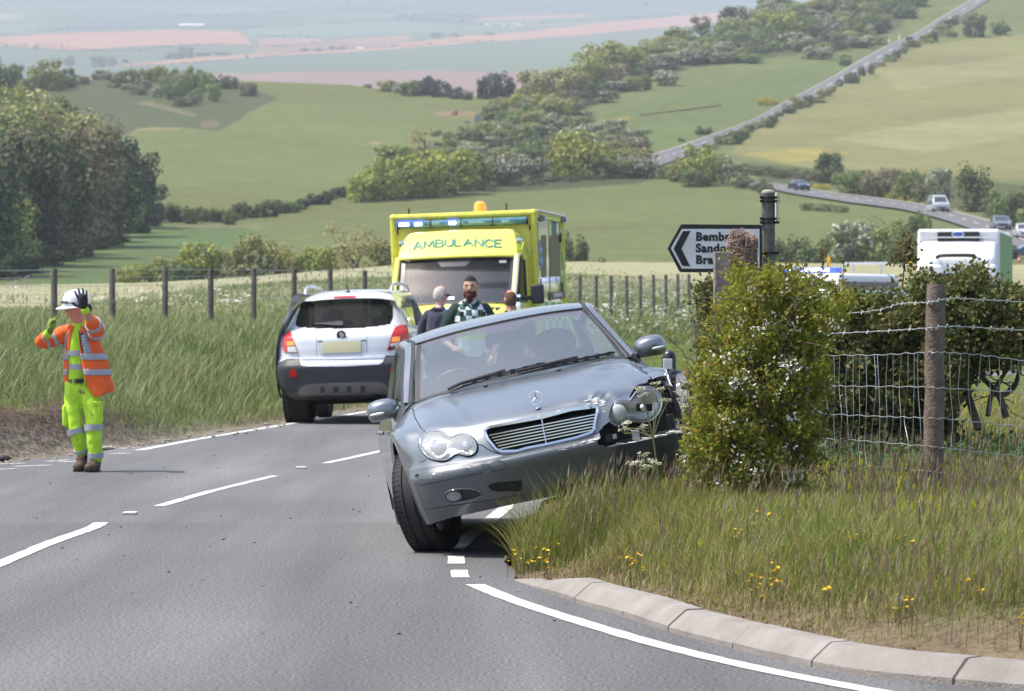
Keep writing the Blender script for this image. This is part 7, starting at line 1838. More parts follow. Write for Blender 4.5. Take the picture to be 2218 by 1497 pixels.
# stones and rubbish along the foot of the bank
M_STONE = mat('chalk stones',(.30,.28,.25),.9,noise=.3,scale=30)
st = MB()
for _ in range(110):
 yy = random.uniform(36.5,58);xx = float(xl(yy)) + random.gauss(.05,.16);r = random.uniform(.008,.03)
 st.ball((xx,yy,r*.5),(r,r*.8,r*.6),6,4)
st.build('roadside_stones',M_STONE,sm=False,kind='stuff')
deb = MB()
for _ in range(150):
 yy = random.uniform(17,52);xx = random.uniform(-.13*yy,.3);r = random.uniform(.003,.009)
 if xx>xr(yy):continue
 deb.ball((xx,yy,.006),(r*1.4,r,r*.5),5,3,mi=0 if random.random()<.55 else 1)
deb.build('road_debris',[M_BLACKP,M_STONE],sm=False,kind='stuff')
for px,py,lab,m,sz in((232,973,'scrap of crumpled pale litter at the foot of the bank behind the worker',M_STONE,(.14,.07,.03)),(8,998,'dark lump of rubber on the verge at the left edge',M_BLACKP,(.09,.07,.045))):
 p = on_z(px,py);b = bmesh.new();bmesh.ops.create_icosphere(b,subdivisions=3,radius=.5)
 for v in b.verts:v.co = Vector((v.co.x*sz[0]*1.6,v.co.y*sz[1]*1.6,v.co.z*sz[2]*1.4)) *(1+.35*noise.noise(v.co*4))
 me = bpy.data.meshes.new('litter');b.to_mesh(me);b.free();me.materials.append(m);o = link(bpy.data.objects.new('litter',me));o.location =(p.x,p.y,sz[2]*.5);tag(o,lab,'litter')
 # ---- leaves: n small folded leaf quads around points
def leaf_cloud(name,C,S,m,parent=None,up=.35,kind=None,sm=False,fold=True):
 n = len(C);q = RNG.normal(0,1,(n,3));q[:,2]+= up;q/= np.linalg.norm(q,axis=1)[:,None]
 r = RNG.normal(0,1,(n,3));t = np.cross(q,r);t/= np.linalg.norm(t,axis=1)[:,None];b = np.cross(q,t)
 S = np.asarray(S)[:,None]
 V = np.stack([C-t*S,C-b*S*.62+q*S*.12,C+t*S,C+b*S*.62+q*S*.12],1).reshape(-1,3)
 return np_mesh(name,V,(np.arange(n)[:,None]*4+[[0,1,2,3]]),m,parent,sm=False,kind=kind)
def twig_net(mb,base,tip,r0,depth=3,n=3,spread=.5,mi=0):
 L =(tip-base).length;mids =[base]
 for i in range(1,5):t = i/4;mids.append(base.lerp(tip,t)+Vector((random.gauss(0,.05),random.gauss(0,.05),random.gauss(0,.03)))*L)
 mb.tube(mids,[r0*(1-.16*i)for i in range(5)],5 if depth<2 else 7,mi)
 if depth<= 0:return
 for k in range(n):
  t = random.uniform(.35,.95);i = min(3,int(t*4));p = mids[i].lerp(mids[i+1],t*4-i)
  d =(tip-base).normalized() + Vector((random.gauss(0,spread),random.gauss(0,spread),random.gauss(.1,spread*.7)));d.normalize()
  twig_net(mb,p,p+d*L*random.uniform(.35,.6),r0*.5,depth-1,n,spread,mi)
M_BARK = mat('dark bark',(.12,.095,.08),.9,noise=.35,scale=30,bump=.4,bscale=60)
# ---- the hawthorn in blossom at the end of the hedge
HB = on_ground(1650,1098,18,30);haw = thing('hawthorn_bush','tall bright green hawthorn bush with white blossom beside the crashed car','bush',(HB.x,HB.y,HB.z))
LV_H = leafmat('hawthorn leaves',[(.115,.145,.018),(.18,.22,.024),(.25,.29,.034),(.33,.33,.05),(.34,.21,.055)],trans=.45)
sc = HB.y/F
outline =[(1545,1085),(1505,1040),(1490,985),(1512,930),(1520,860),(1528,800),(1540,740),(1552,690),(1568,640),(1590,606),(1625,590),(1660,590),(1700,600),(1760,612),(1805,625),(1835,645),(1830,665),(1795,690),(1790,740),(1782,800),(1775,860),(1770,920),(1765,975),(1735,1000),(1740,1050),(1700,1095),(1620,1100)]
cl =[]
while len(cl)<420:
 a,b_ = random.uniform(1480,1850),random.uniform(570,1095)
 if inpoly(np.array([a]),np.array([b_]),outline)[0]:cl.append((a,b_))
cc =[]
for a,b_ in cl:
 yy = random.uniform(-.55,.55);p = at(a,b_,HB.y+yy);cc.append((p.x-HB.x,p.y-HB.y,p.z-HB.z))
cc = np.array(cc)
n = 47000;ci = RNG.integers(0,len(cc),n);rr = RNG.normal(0,1,(n,3));rr/= np.linalg.norm(rr,axis=1)[:,None]
C = cc[ci] + rr *(RNG.uniform(0,1,n)**.45*RNG.uniform(.055,.125,n))[:,None]
leaf_cloud('leaves',C,RNG.uniform(.010,.021,n),LV_H,haw,kind='stuff')
fx_ =[]
frt = np.where((cc[:,1]<-.12)&(cc[:,2]<1.62))[0]
for k in RNG.choice(frt,min(58,len(frt)),replace=False):
 c = cc[k] + np.array((RNG.normal(0,.05),-.115-RNG.uniform(0,.05),RNG.normal(0,.05)))
 for _ in range(RNG.integers(8,26)):fx_.append(c+RNG.normal(0,.027,3))
leaf_cloud('blossom',np.array(fx_),RNG.uniform(.008,.014,len(fx_)),leafmat('hawthorn blossom',[(.72,.72,.64),(.62,.60,.50),(.75,.75,.70)],trans=.2),haw,kind='stuff')
spr =[];sprt = MB()
for k in range(95):
 c = Vector(cc[random.randrange(len(cc))]);e = Vector((random.gauss(0,1),random.gauss(-.3,.7),random.gauss(.35,.6))).normalized();L_ = random.uniform(.16,.38)
 pts_ =[c+e*L_*t+Vector((0,0,-.10*L_*t*t))for t in(0,.35,.7,1)];sprt.tube(pts_,[.004,.003,.002,.001],4)
 for t in np.linspace(.15,1,30):q = c + e * L_ * t + Vector((random.gauss(0,.016),random.gauss(0,.016),random.gauss(0,.016)-.10*L_*t*t));spr.append(tuple(q))
leaf_cloud('spray_leaves',np.array(spr),RNG.uniform(.009,.017,len(spr)),LV_H,haw,kind='stuff');sprt.build('sprays',M_BARK,haw,sm=False,kind='stuff')
b = MB()
for k in range(11):
 tgt = Vector(cc[random.randrange(len(cc))]);tgt.z = min(tgt.z,.95);twig_net(b,Vector((random.gauss(0,.10),random.gauss(0,.1),-.05)),tgt,.016,2,4,.45)
b.build('branches',M_BARK,haw)
b = MB();
for px,py,h in((1780,575,45),(1712,585,30),(1825,590,45),(1745,590,26),(1690,590,22)):
 p0,p1 = at(px,py+25,HB.y) - HB,at(px+3,py-h+20,HB.y) - HB;b.tube([p0,p1],.003,5)
b.build('shoots',M_BARK,haw,kind='stuff')
sh_ =[]
for px,py,h in((1780,575,60),(1712,585,45),(1825,590,60),(1745,590,40),(1690,590,36)):
 for t in np.linspace(0,1,16):p = at(px+random.gauss(0,4),py+20-h*t,HB.y) - HB;sh_.append(tuple(p))
leaf_cloud('shoot_leaves',np.array(sh_),RNG.uniform(.012,.020,len(sh_)),leafmat('reddish shoots',[(.26,.11,.04),(.20,.14,.03),(.16,.17,.03)],trans=.35),haw,kind='stuff')
# ---- the brown-green hedge behind the fence: three bushes grown together
LV_D = leafmat('dark hedge leaves',[(.050,.075,.018),(.088,.12,.026),(.13,.16,.04),(.17,.13,.055),(.21,.20,.06)],trans=.3)
def hedge_bush(label,d,outline,ncl,nl,rad,leaf,m,stems=(),group='bushes of the roadside hedge',gaps=None,depth=.7,name='hedge_bush'):
 xs =[p[0]for p in outline];ys_ =[p[1]for p in outline];cx =(min(xs)+max(xs))/2
 B = at(cx,max(ys_),d);gzv = gz1(B.x,B.y);t = thing(name,label,'hedge',(B.x,B.y,gzv),group);o = Vector((B.x,B.y,gzv))
 cc =[]
 while len(cc)<ncl:
  a,b_ = random.uniform(min(xs),max(xs)),random.uniform(min(ys_),max(ys_))
  if inpoly(np.array([a]),np.array([b_]),outline)[0]and not(gaps and any(inpoly(np.array([a]),np.array([b_]),g)[0]for g in gaps)):
   p = at(a,b_,d+random.uniform(-depth,depth)) - o;cc.append(tuple(p))
 cc = np.array(cc);ci = RNG.integers(0,len(cc),nl);rr = RNG.normal(0,1,(nl,3));rr/= np.linalg.norm(rr,axis=1)[:,None]
 C = cc[ci] + rr *(RNG.uniform(0,1,nl)**.45*RNG.uniform(.4,1,nl)*rad)[:,None]
 leaf_cloud('leaves',C,RNG.uniform(leaf*.7,leaf*1.3,nl),m,t,kind='stuff')
 b = MB()
 for q in stems:
  pts =[at(x_,y_,d+random.uniform(-.2,.2))-o for x_,y_ in q[1]];b.tube(catmull([tuple(p)for p in pts],4*len(pts)).tolist(),[q[0]*(1-.6*i/(4*len(pts)))for i in range(4*len(pts))],7)
  for _ in range(5):
   i = random.randrange(1,len(pts));e = pts[i];twig_net(b,e,e+Vector((random.gauss(0,.2),random.gauss(0,.15),random.gauss(.05,.12))),q[0]*.3,1,2,.4)
 for _ in range(14 if ncl>20 else 0):
  c = Vector(cc[random.randrange(len(cc))])
  if c.z<.85:twig_net(b,Vector((c.x*.8+random.gauss(0,.15),c.y,0)),c,.012,1,3)
 b.build('branches',M_BARK,t);return t
hedge_bush('dense middle stretch of hedge behind the wire fence between hawthorn and fence post',27.6,[(1760,700),(1800,660),(1860,648),(1930,640),(2010,628),(2050,632),(2060,760),(2050,1000),(1980,1010),(1900,960),(1770,960)],260,38000,.17,.021,LV_D,[(.022,[(1880,960),(1870,800),(1880,680)]),(.02,[(1960,980),(1975,840),(1960,700)]),(.018,[(1800,960),(1805,800),(1830,690)])],depth=.5)
hedge_bush('right stretch of hedge with bare crooked stems showing below its leaves',27.2,[(1990,612),(2050,598),(2110,594),(2160,602),(2200,632),(2260,665),(2320,680),(2330,760),(2218,760),(2160,775),(2100,800),(2070,860),(2020,880)],200,29000,.16,.021,LV_D,[(.030,[(2120,930),(2095,850),(2085,800),(2130,720),(2150,640)]),(.026,[(2180,905),(2165,860),(2140,830),(2100,790),(2060,740)]),(.024,[(2165,860),(2195,840),(2208,800),(2212,740)]),(.022,[(2060,920),(2075,850),(2060,780),(2070,690)]),(.020,[(2140,900),(2150,850),(2190,790),(2230,730)]),(.02,[(2190,660),(2170,690),(2130,720)]),(.018,[(2240,900),(2230,820),(2260,720)])],depth=.5)
hedge_bush('left end of hedge with brownish twiggy leaves behind the square post',28.3,[(1500,900),(1505,800),(1510,700),(1522,620),(1560,600),(1600,640),(1600,900),(1560,990),(1510,985)],95,9500,.14,.019,leafmat('brownish twig leaves',[(.06,.07,.02),(.10,.085,.035),(.12,.12,.03),(.16,.19,.04)],trans=.35),[(.014,[(1540,960),(1525,800),(1545,640)]),(.012,[(1520,900),(1510,760),(1500,690)]),(.012,[(1560,900),(1535,840),(1500,780)])],depth=.35)
# leggy spray of reddish leaves standing above the hedge
hedge_bush('leggy reddish bramble spray rising above the hedge before the lorry',27.4,[(1930,600),(1950,520),(1965,505),(1985,530),(1975,600)],10,170,.10,.022,leafmat('bramble leaves',[(.13,.075,.035),(.10,.10,.03),(.15,.13,.04)],trans=.3),[(.006,[(1955,620),(1960,560),(1962,510)])],None,depth=.1,name='bramble')
# low weeds under the fence at the right
x,y = scatter(2600,1.9,4.4,24.2,28.0,lambda x,y:in_view(x,y));z = gz(x,y)
C = np.stack([x,y,z+RNG.uniform(.02,.26,len(x))],-1)
leaf_cloud('hedge_bottom_weeds',C,RNG.uniform(.012,.03,len(x)),leafmat('weed leaves',[(.05,.10,.02),(.075,.14,.03),(.10,.17,.04)],trans=.35),kind='stuff')
x,y = scatter(30000,1.6,5.5,27.5,42,lambda x,y:in_view(x,y));z = gz(x,y)
blades('hedge_field_grass',np.stack([x,y,z],-1),RNG.uniform(.15,.4,len(x)),RNG.uniform(.006,.012,len(x)),RNG.uniform(.1,.7,len(x)),[G_VERGE,G_DRY],midx=(RNG.uniform(0,1,len(x))<.2).astype(int))
k = RNG.uniform(0,1,len(x))<.022;heads('field_buttercups',np.stack([x[k],y[k],z[k]+.35],-1),np.full(k.sum(),.02),np.full(k.sum(),.011),M_YG)
# ---- wire fence on the right
M_WOODP = mat('weathered fence wood',(.155,.118,.095),.9,noise=.35,scale=9,bump=.5,bscale=50);M_WIRE = mat('galvanised wire',(.42,.43,.43),.45,.6)
dP = 23.5;fence = thing('wire_fence','round wooden post with barbed wires and stock netting before the hedge','fence',tuple(on_ground(2020,1078,18,30)));fo = Vector(fence.location)
fl_ = lambda p:p - fo
pb,pt = fl_(at(2020,1082,dP)),fl_(at(2028,615,dP));b = MB()
seq =[pb-Vector((0,0,.1))] +[pb.lerp(pt,t)+Vector((random.gauss(0,.002),random.gauss(0,.002),0))for t in np.linspace(0,1,9)]
b.tube(seq,[.066,.064,.063,.062,.062,.061,.061,.060,.060,.058],20);b.build('post',M_WOODP,fence)
def dwire(px):return np.interp(px,[1700,2020,2240],[27.0,23.42,23.8])
def wire(name,pts,r,amp=.006,barb=False,n=90):
 P = catmull(np.array(pts,float),n);out =[];b = MB()
 for i,(a,c)in enumerate(P):p = fl_(at(a,c,float(dwire(a))-.075));p.z+= amp * .6 * math.sin(i*1.35) *(1+.3*math.sin(i*.37));out.append(p)
 b.tube(out,r,5)
 if barb:
  b.tube([p+Vector((0,.004*math.sin(i*2.1),.005*math.cos(i*2.1)))for i,p in enumerate(out)],r*.8,4)
  for i in range(3,n,6):b.bar(out[i]+Vector((-.006,-.012,-.012)),out[i]+Vector((.006,.012,.012)),.003,.003);b.bar(out[i]+Vector((.006,-.01,.012)),out[i]+Vector((-.006,.01,-.012)),.003,.003)
 return b.build(name,M_WIRE,fence)
wire('barbed_wire',[(1700,690),(1795,683),(1900,672),(1950,658),(2010,655),(2060,647),(2140,650),(2260,657)],.0032,.002,True)
wire('barbed_wire',[(1690,734),(1780,724),(1900,718),(2005,711),(2060,707),(2140,711),(2260,718)],.0032,.002,True)
NET =[[(1690,772),(1790,770),(1900,769),(2000,764),(2055,764),(2140,771),(2260,788)],[(1690,836),(1775,835),(1850,837),(1980,838),(2060,842),(2218,850),(2260,853)],[(1690,894),(1785,897),(1900,902),(1990,905),(2060,908),(2218,925),(2260,930)],[(1690,945),(1790,950),(1880,956),(2000,966),(2060,972),(2218,990),(2260,996)],[(1690,993),(1800,1003),(1900,1010),(2000,1020),(2060,1026),(2218,1050),(2260,1056)],[(1850,1052),(1950,1062),(2020,1072),(2080,1078),(2218,1100)]]
for q in NET:wire('net_wire',q,.0028,.006)
b = MB()
for px in list(np.linspace(1705,2005,22)) + list(np.linspace(2058,2250,10)):
 col =[]
 for q in NET[:5]:
  a = np.array(q,float);col.append((px+random.gauss(0,3),float(np.interp(px,a[:,0],a[:,1]))))
 b.tube([fl_(at(a,c,float(dwire(a))-.072))for a,c in catmull(np.array(col),14)],.0019,4)
b.build('stay_wires',M_WIRE,fence,kind='stuff')
b = MB();
for py in(655,711,764):p = fl_(at(2018,py,dP-.06));b.box(p,(.012,.012,.03))
b.build('staples',M_WIRE,fence,sm=False,kind='stuff')
# square post at the hedge end
sp = on_ground(1562,1000,20,32);dq = 27.0;B = at(1562,960,dq);t = MB();p0,p1 = at(1562,965,dq),at(1562,592,dq);w_ = .15
t.box(((p0+p1)/2)-Vector((p0.x,p0.y,0)),(.115,.14,(p1-p0).length+.3),(0,.01,0));o = t.build('square_post',mat('grey weathered wood',(.21,.175,.165),.9,noise=.3,scale=14,bump=.5,bscale=40),bevel=.008);o.location =(p0.x,p0.y,0);tag(o,'grey square wooden post half hidden by the hawthorn under the finger sign','post')
# ---- finger sign on its pole
dS = 32.0;pole = on_ground(1663,900,20,40);sb = at(1663,1000,dS);sign = thing('finger_sign','black and white left-pointing finger signpost above the hawthorn','road sign',(sb.x,sb.y,.2));so_ = Vector((sb.x,sb.y,.2));sl_ = lambda x,y,k=0:at(x,y,dS+k) - so_
M_POLE = mat('stained grey pole',(.12,.11,.10),.6,.3,noise=.4,scale=12);M_BLK = mat('sign black',(.012,.012,.014),.45);M_WSGN = mat('sign white',(.62,.62,.63),.4,noise=.06,scale=5)
b = MB();b.tube([Vector((0,0,-.2)),sl_(1665,580),sl_(1664,500),sl_(1664,418)],.056,16);b.build('pole',M_POLE,sign)
b = MB();b.lathe([(.060,0),(.058,.015),(.03,.03),(0,.034)],16,Matrix.Translation(sl_(1664,419)));b.build('pole_cap',mat('rusty cap',(.26,.22,.19),.7,noise=.3),sign)
for y_ in(428,436,474,482,548):b = MB();b.lathe([(.066,-.010),(.068,0),(.066,.010)],18,Matrix.Translation(sl_(1664,y_)));b.box(sl_(1664,y_)+Vector((.075,-.02,0)),(.03,.05,.022));b.box(sl_(1664,y_)+Vector((-.06,-.04,0)),(.025,.03,.022));b.build('clamp',M_BLK,sign)
out_ =[(1446,538),(1474,488),(1476,486),(1648,487),(1651,490),(1651,588),(1648,590),(1474,590),(1471,587)]
def flat(name,poly,m,dd,th):
 P =[sl_(a,c,dd)for a,c in poly];n = len(P);V = P +[p+Vector((0,th,0))for p in P]
 return mesh_obj(name,V,[tuple(range(n)),tuple(range(2*n-1,n-1,-1))]+[(i,(i+1)%n,(i+1)%n+n,i+n)for i in range(n)],m,sign,False)
flat('sign_plate',out_,M_BLK,-.09,.03)
flat('sign_face',[(1453,538),(1477,496),(1645,496),(1645,582),(1477,582)],M_WSGN,-.093,.002)
flat('chevron',[(1459,539),(1479,501),(1496,500),(1476,539),(1495,577),(1478,576)],M_BLK,-.096,.002)
for txt,y_ in(('Bembridge',521),('Sandown',546),('Brading',571)):
 Mt = Matrix.Translation(sl_(1507,y_,-.097))@Matrix.Rotation(PI/2,4,'X');text_obj('lettering',txt,.097,M_BLK,sign,Mt,.0008,.0042,'LEFT',space=1.09)
b = MB();b.box(sl_(1684,447)+Vector((0,.15,0)),(.012,.42,.24));pl2 = b.build('second_plate',mat('sign back',(.46,.46,.36),.5,noise=.15,scale=6),sign,sm=False);
# stump-like old post wrapped in dry vine stems
dV = 29.5;vb = at(1607,700,dV);vine = thing('vine_post','old post wrapped in dry brown vine stems in front of the finger sign','post',(vb.x,vb.y,.3));vo = Vector((vb.x,vb.y,.3));q_ = lambda x,y:at(x,y,dV) - vo
b = MB();b.tube([Vector((0,0,0)),q_(1606,640),q_(1606,560),q_(1607,520)],[.09,.085,.08,.07],12);b.build('post',mat('dark old wood',(.085,.055,.045),.9,noise=.4,scale=20),vine)
b = MB()
for k in range(130):
 a0 = random.uniform(0,2*PI);r = .095 + random.uniform(0,.03);y0_ = random.uniform(512,600);pts =[]
 for i in range(7):
  a = a0 + i * random.uniform(.2,.5);c = q_(1607,y0_+i*random.uniform(-4,9));pts.append(c+Vector((r*math.cos(a),r*math.sin(a)*.9,random.gauss(0,.006))))
 b.tube(pts,random.uniform(.003,.006),4)
for k in range(30):
 a0 = random.uniform(0,2*PI);c = q_(1607,random.uniform(508,530));pts =[c+Vector((.1*math.cos(a0+i*.5)*(1-.1*i),.1*math.sin(a0+i*.5),.01*i))for i in range(6)];b.tube(pts,.003,4)
b.build('dry_stems',mat('dry vine stems',(.30,.21,.16),.9,noise=.3,scale=40),vine)
C =[]
for px,py in((1590,560),(1575,580),(1600,585),(1585,600),(1640,600),(1625,615),(1570,610)):
 for _ in range(46):C.append(tuple(q_(px+random.gauss(0,12),py+random.gauss(0,12))+Vector((0,-.12+random.gauss(0,.04),0))))
leaf_cloud('leaves',np.array(C),RNG.uniform(.010,.02,len(C)),LV_H,vine,kind='stuff')
# round-topped verge marker with a white reflector
dM = 29.0;mb_ = at(1449,840,dM);mk = thing('marker_post','black round-topped marker post with white reflector behind the torn wing','post',(mb_.x,mb_.y,0));mo_ = Vector((mb_.x,mb_.y,0));q_ = lambda x,y:at(x,y,dM) - mo_
b = MB();r_ = 15.5/F * dM;tp = q_(1449,773);b.lathe([(r_*1.05,0),(r_,tp.z*.9),(r_,tp.z)]+[(r_*math.cos(a),tp.z+r_*math.sin(a))for a in np.linspace(.2,PI/2,7)],22,Matrix.Translation((0,0,0)));b.build('post',mat('black marker plastic',(.025,.022,.03),.35,coat=.4),mk)
c_ = q_(1447,793);MB().box(c_+Vector((-.004,-r_*.98,0)),(.068,.012,.11)).build('reflector',mat('white reflector',(.72,.74,.75),.3),mk,bevel=.003)
# ---- cow parsley and hogweed by the broken lamp
G_STEM = leafmat('umbel stem',[(.22,.24,.09),(.26,.28,.12)],trans=.2)
def cow_parsley(label,base,tops,d,r):
 g_ = at(*base,d);zb = gz1(g_.x,g_.y);t = thing('cow_parsley',label,'wild flower',(g_.x,g_.y,zb),'cow parsley by the crashed car');o = Vector((g_.x,g_.y,zb));b = MB();fl = MB()
 hub = at(base[0]+(sum(p[0]for p in tops)/len(tops)-base[0])*.5,(base[1]*.55+sum(p[1]for p in tops)/len(tops)*.45),d) - o
 b.tube([Vector((0,0,-.05)),hub*.5+Vector((.01,0,0)),hub],.0045,5)
 for px,py in tops:
  c = at(px,py,d+random.uniform(-.08,.08)) - o;b.tube([hub,hub.lerp(c,.5)+Vector((0,0,.01)),c-Vector((0,0,.03))],.003,4)
  for k in range(11):
   a = random.uniform(0,2*PI);q = c + Vector((r*math.cos(a)*random.uniform(.2,1),r*math.sin(a)*random.uniform(.2,1),random.uniform(-.006,.012)));b.tube([c-Vector((0,0,.03)),q],.0012,3)
   for m_ in range(5):
    e = q + Vector((random.gauss(0,.008),random.gauss(0,.008),random.gauss(0,.004)));s = random.uniform(.004,.007);Mx = Euler((random.uniform(-.6,.6),random.uniform(-.6,.6),0)).to_matrix();fl.add([e+Mx@Vector(v_)for v_ in((s,0,0),(0,s,0),(-s,0,0),(0,-s,0))],[(0,1,2,3)])
 b.build('stem',G_STEM,t,sm=False);fl.build('flower',leafmat('cream umbel florets',[(.60,.58,.42),(.66,.65,.52),(.5,.46,.30)],trans=.25),t,sm=False,kind='stuff')
cow_parsley('tall cow parsley crossing in front of the broken headlight',(1432,1010),O2([(1080,450),(1120,510),(1230,400),(1330,560),(940,830),(960,775),(1130,810),(1280,450)]),22.0,.035)
cow_parsley('cow parsley with drooping heads between the bumper and the hawthorn',(1470,1010),[(1473,850),(1485,880),(1490,830),(1500,940),(1480,930),(1515,960),(1495,860),(1525,945)],22.6,.045)
cow_parsley('low cow parsley under the end of the bumper',(1400,1040),O2([(1000,1170),(1080,1150),(1120,1080),(1200,1140),(1240,1170),(1150,1200)]),21.8,.035)
# ---- stock fence along the top of the left bank
left_f = thing('field_fence','long post and wire fence along the top of the bank by the barley field','fence',(-8,70,1.5));lo_ = Vector((-8,70,1.5))
M_POSTF = mat('grey brown fence posts',(.13,.115,.10),.9,noise=.35,scale=5,bump=.4,bscale=20)
posts =[(117,582,672,68),(243,582,672,70.5),(358,580,668,73),(457,581,664,75.5),(550,582,660,78),(637,583,660,80.5),(715,585,655,83),(790,586,650,85.5),(-18,583,674,65.5),(860,588,650,88),(930,590,650,91),(1000,592,650,95),(1070,594,650,99),(1140,595,650,104),(1200,596,650,109),(1256,597,648,114),(1291,597,646,117),(1323,597,646,120),(1357,597,645,123),(1387,596,645,126),(1415,595,644,129),(1442,595,644,132),(1468,594,643,135),(1492,594,642,138)]
posts.sort()
for px,y0_,y1_,d in posts:
 a,c = at(px,y0_,d),at(px+random.uniform(-1,1),y1_+12,d);c.z = min(c.z,gz1(c.x,c.y)) - .05
 MB().tube([c-lo_,(a+c)/2-lo_+Vector((random.gauss(0,.006),0,0)),a-lo_],[.062,.06,.056],10).build('post',M_POSTF,left_f)
for k,(f_,r_)in enumerate(((.04,.006),(.22,.004),(.42,.004),(.62,.004),(.82,.004))):
 P =[at(px,y0_+(y1_-y0_)*f_,d)-lo_-Vector((0,.07,0))for px,y0_,y1_,d in posts];MB().tube(P,r_,4).build('wire',M_WIRE,left_f)
b = MB()
for(pa,pb_)in zip(posts[:-1],posts[1:]):
 for t in np.linspace(0,1,9)[:-1]:
  px,ya,yb,d =[pa[i]*(1-t)+pb_[i]*t for i in range(4)];b.bar(at(px,ya+(yb-ya)*.22,d)-lo_-Vector((0,.07,0)),at(px,ya+(yb-ya)*.95,d)-lo_-Vector((0,.07,0)),.004,.004)
b.build('stay_wires',M_WIRE,left_f,sm=False,kind='stuff')
# ================================================================== TREES AND THINGS IN THE DISTANCE
def crown_mesh(name,m,seed,n=1500,lobes=16,size=.045,flat=1.0,skirt=True,open_=0.0,blossom=None,bfrac=0.0,asp=1.0):
 """a crown one unit tall and one unit wide of leaf-sized faces on many lobes; returns a mesh"""
 g = np.random.default_rng(seed);L =[]
 for _ in range(lobes):
  a = g.uniform(0,2*PI);h = g.uniform(.06 if skirt else.32,.84);rmax = .37 * math.sqrt(max(.05,1-((h-.48)/.54)**2));r = rmax * g.uniform(.35,1.0)** .6
  L.append((r*math.cos(a),r*math.sin(a),h,g.uniform(.12,.20)*(1.1-.45*abs(h-.4))))
 L = np.array(L);L[:,2] = .02 +(L[:,2]) * asp;li = g.choice(len(L),n,p=L[:,3]**2/np.sum(L[:,3]**2));q = g.normal(0,1,(n,3));q/= np.linalg.norm(q,axis=1)[:,None]
 rr = L[li,3] *(1-open_*g.uniform(0,1,n)**2) * g.uniform(.82,1.12,n)
 C = L[li,:3] + q * rr[:,None];C[:,2] = np.clip(C[:,2],.015,1.02*asp)
 nrm = q + g.normal(0,.45,(n,3));nrm[:,2]+= .25;nrm/= np.linalg.norm(nrm,axis=1)[:,None]
 r2 = g.normal(0,1,(n,3));t = np.cross(nrm,r2);t/= np.linalg.norm(t,axis=1)[:,None];b = np.cross(nrm,t);S =(size*g.uniform(.6,1.3,n))[:,None]
 V = np.stack([C-t*S,C-b*S*.75,C+t*S,C+b*S*.75],1).reshape(-1,3);Fa = np.arange(n)[:,None] * 4 +[[0,1,2,3]]
 mi =(g.uniform(0,1,n)<bfrac*(C[:,2]>.3*asp)*(q[:,2]>-.3)).astype(int)if blossom else None
 o = np_mesh(name,V,Fa,[m,blossom]if blossom else m,midx=mi);me = o.data;bpy.data.objects.remove(o);return me
def trunk_mesh(seed,limbs=5,h=.55,m=None):
 random.seed(seed);b = MB();b.tube([(0,0,-.05),(.01,0,.15),(-.01,.01,.32),(0,0,h)],[.038,.03,.024,.012],6)
 for k in range(limbs):
  a = random.uniform(0,2*PI);z = random.uniform(.12,.4);e = Vector((.3*math.cos(a),.3*math.sin(a),z+random.uniform(.2,.42)));b.tube([(0,0,z),(e.x*.5,e.y*.5,z+(e.z-z)*.6),e],[.018,.012,.004],5)
  for j in range(2):f = e + Vector((random.gauss(0,.1),random.gauss(0,.1),random.uniform(.05,.16)));b.tube([(e.x*.6,e.y*.6,z+(e.z-z)*.65),f],[.007,.003],4)
 o = b.build('trunk',m or M_BARK,sm=False);me = o.data;bpy.data.objects.remove(o);return me
LF = lambda n,cols:leafmat(n,cols,trans=.22,objrand=.22,rough=.6)
KM ={'dark':LF('dark tree leaves',[(0.058,0.090,0.036),(0.096,0.134,0.046),(0.141,0.179,0.059),(0.186,0.218,0.077)]),'mid':LF('green tree leaves',[(0.109,0.154,0.046),(0.166,0.218,0.064),(0.230,0.282,0.083),(0.294,0.326,0.109)]),'yellow':LF('fresh yellow leaves',[(0.161,0.193,0.034),(0.237,0.274,0.049),(0.303,0.333,0.063),(0.351,0.376,0.092)]),'brown':LF('half-open brown leaves',[(0.128,0.118,0.070),(0.192,0.173,0.092),(0.250,0.218,0.115),(0.294,0.269,0.128)]),'olive':LF('olive leaves',[(0.179,0.192,0.064),(0.256,0.262,0.090),(0.333,0.326,0.115),(0.371,0.365,0.147)]),'haw':LF('grey green leaves',[(0.115,0.147,0.064),(0.179,0.211,0.090),(0.243,0.269,0.122)]),'pine':LF('pine needles',[(0.031,0.051,0.041),(0.049,0.077,0.059),(0.070,0.102,0.077)]),'gorse':LF('gorse flower',[(0.435,0.346,0.026),(0.538,0.435,0.026),(0.282,0.282,0.038)]),'willow':LF('thin willow leaves',[(0.256,0.237,0.083),(0.346,0.314,0.109),(0.397,0.346,0.141)]),'deep':LF('dark leaves with painted shade',[(.026,.048,.024),(.045,.072,.030),(.068,.095,.036),(.095,.12,.046)]),'scrub':LF('low scrub',[(0.096,0.109,0.051),(0.147,0.154,0.070),(0.198,0.192,0.090)]),}  # 'deep' leaves are dark green with the wood's cloud shade painted in
M_BLOS = leafmat('far blossom',[(.42,.42,.34),(.55,.54,.46),(.36,.37,.27)],trans=.2)
CR ={k:[crown_mesh('crown '+k,KM[k],11*i+j*101,n=(1900 if k not in('willow','gorse','scrub')else 1300),lobes=(30 if k in('pine','dark','brown')else 24),size=(.036 if k!='willow' else.022),open_=(.75 if k=='willow' else.35),blossom=(M_BLOS if k in('haw',)else None),bfrac=.42)for j in range(3)]for i,k in enumerate(KM)}
CT ={k:[crown_mesh('tall crown '+k,KM[k],7*i+j*31+3,n=3000,lobes=54,size=.034,asp=2.0)for j in range(3)]for i,k in enumerate(('deep','mid','brown','olive','yellow'))}
TR =[trunk_mesh(s)for s in(1,2,3)]
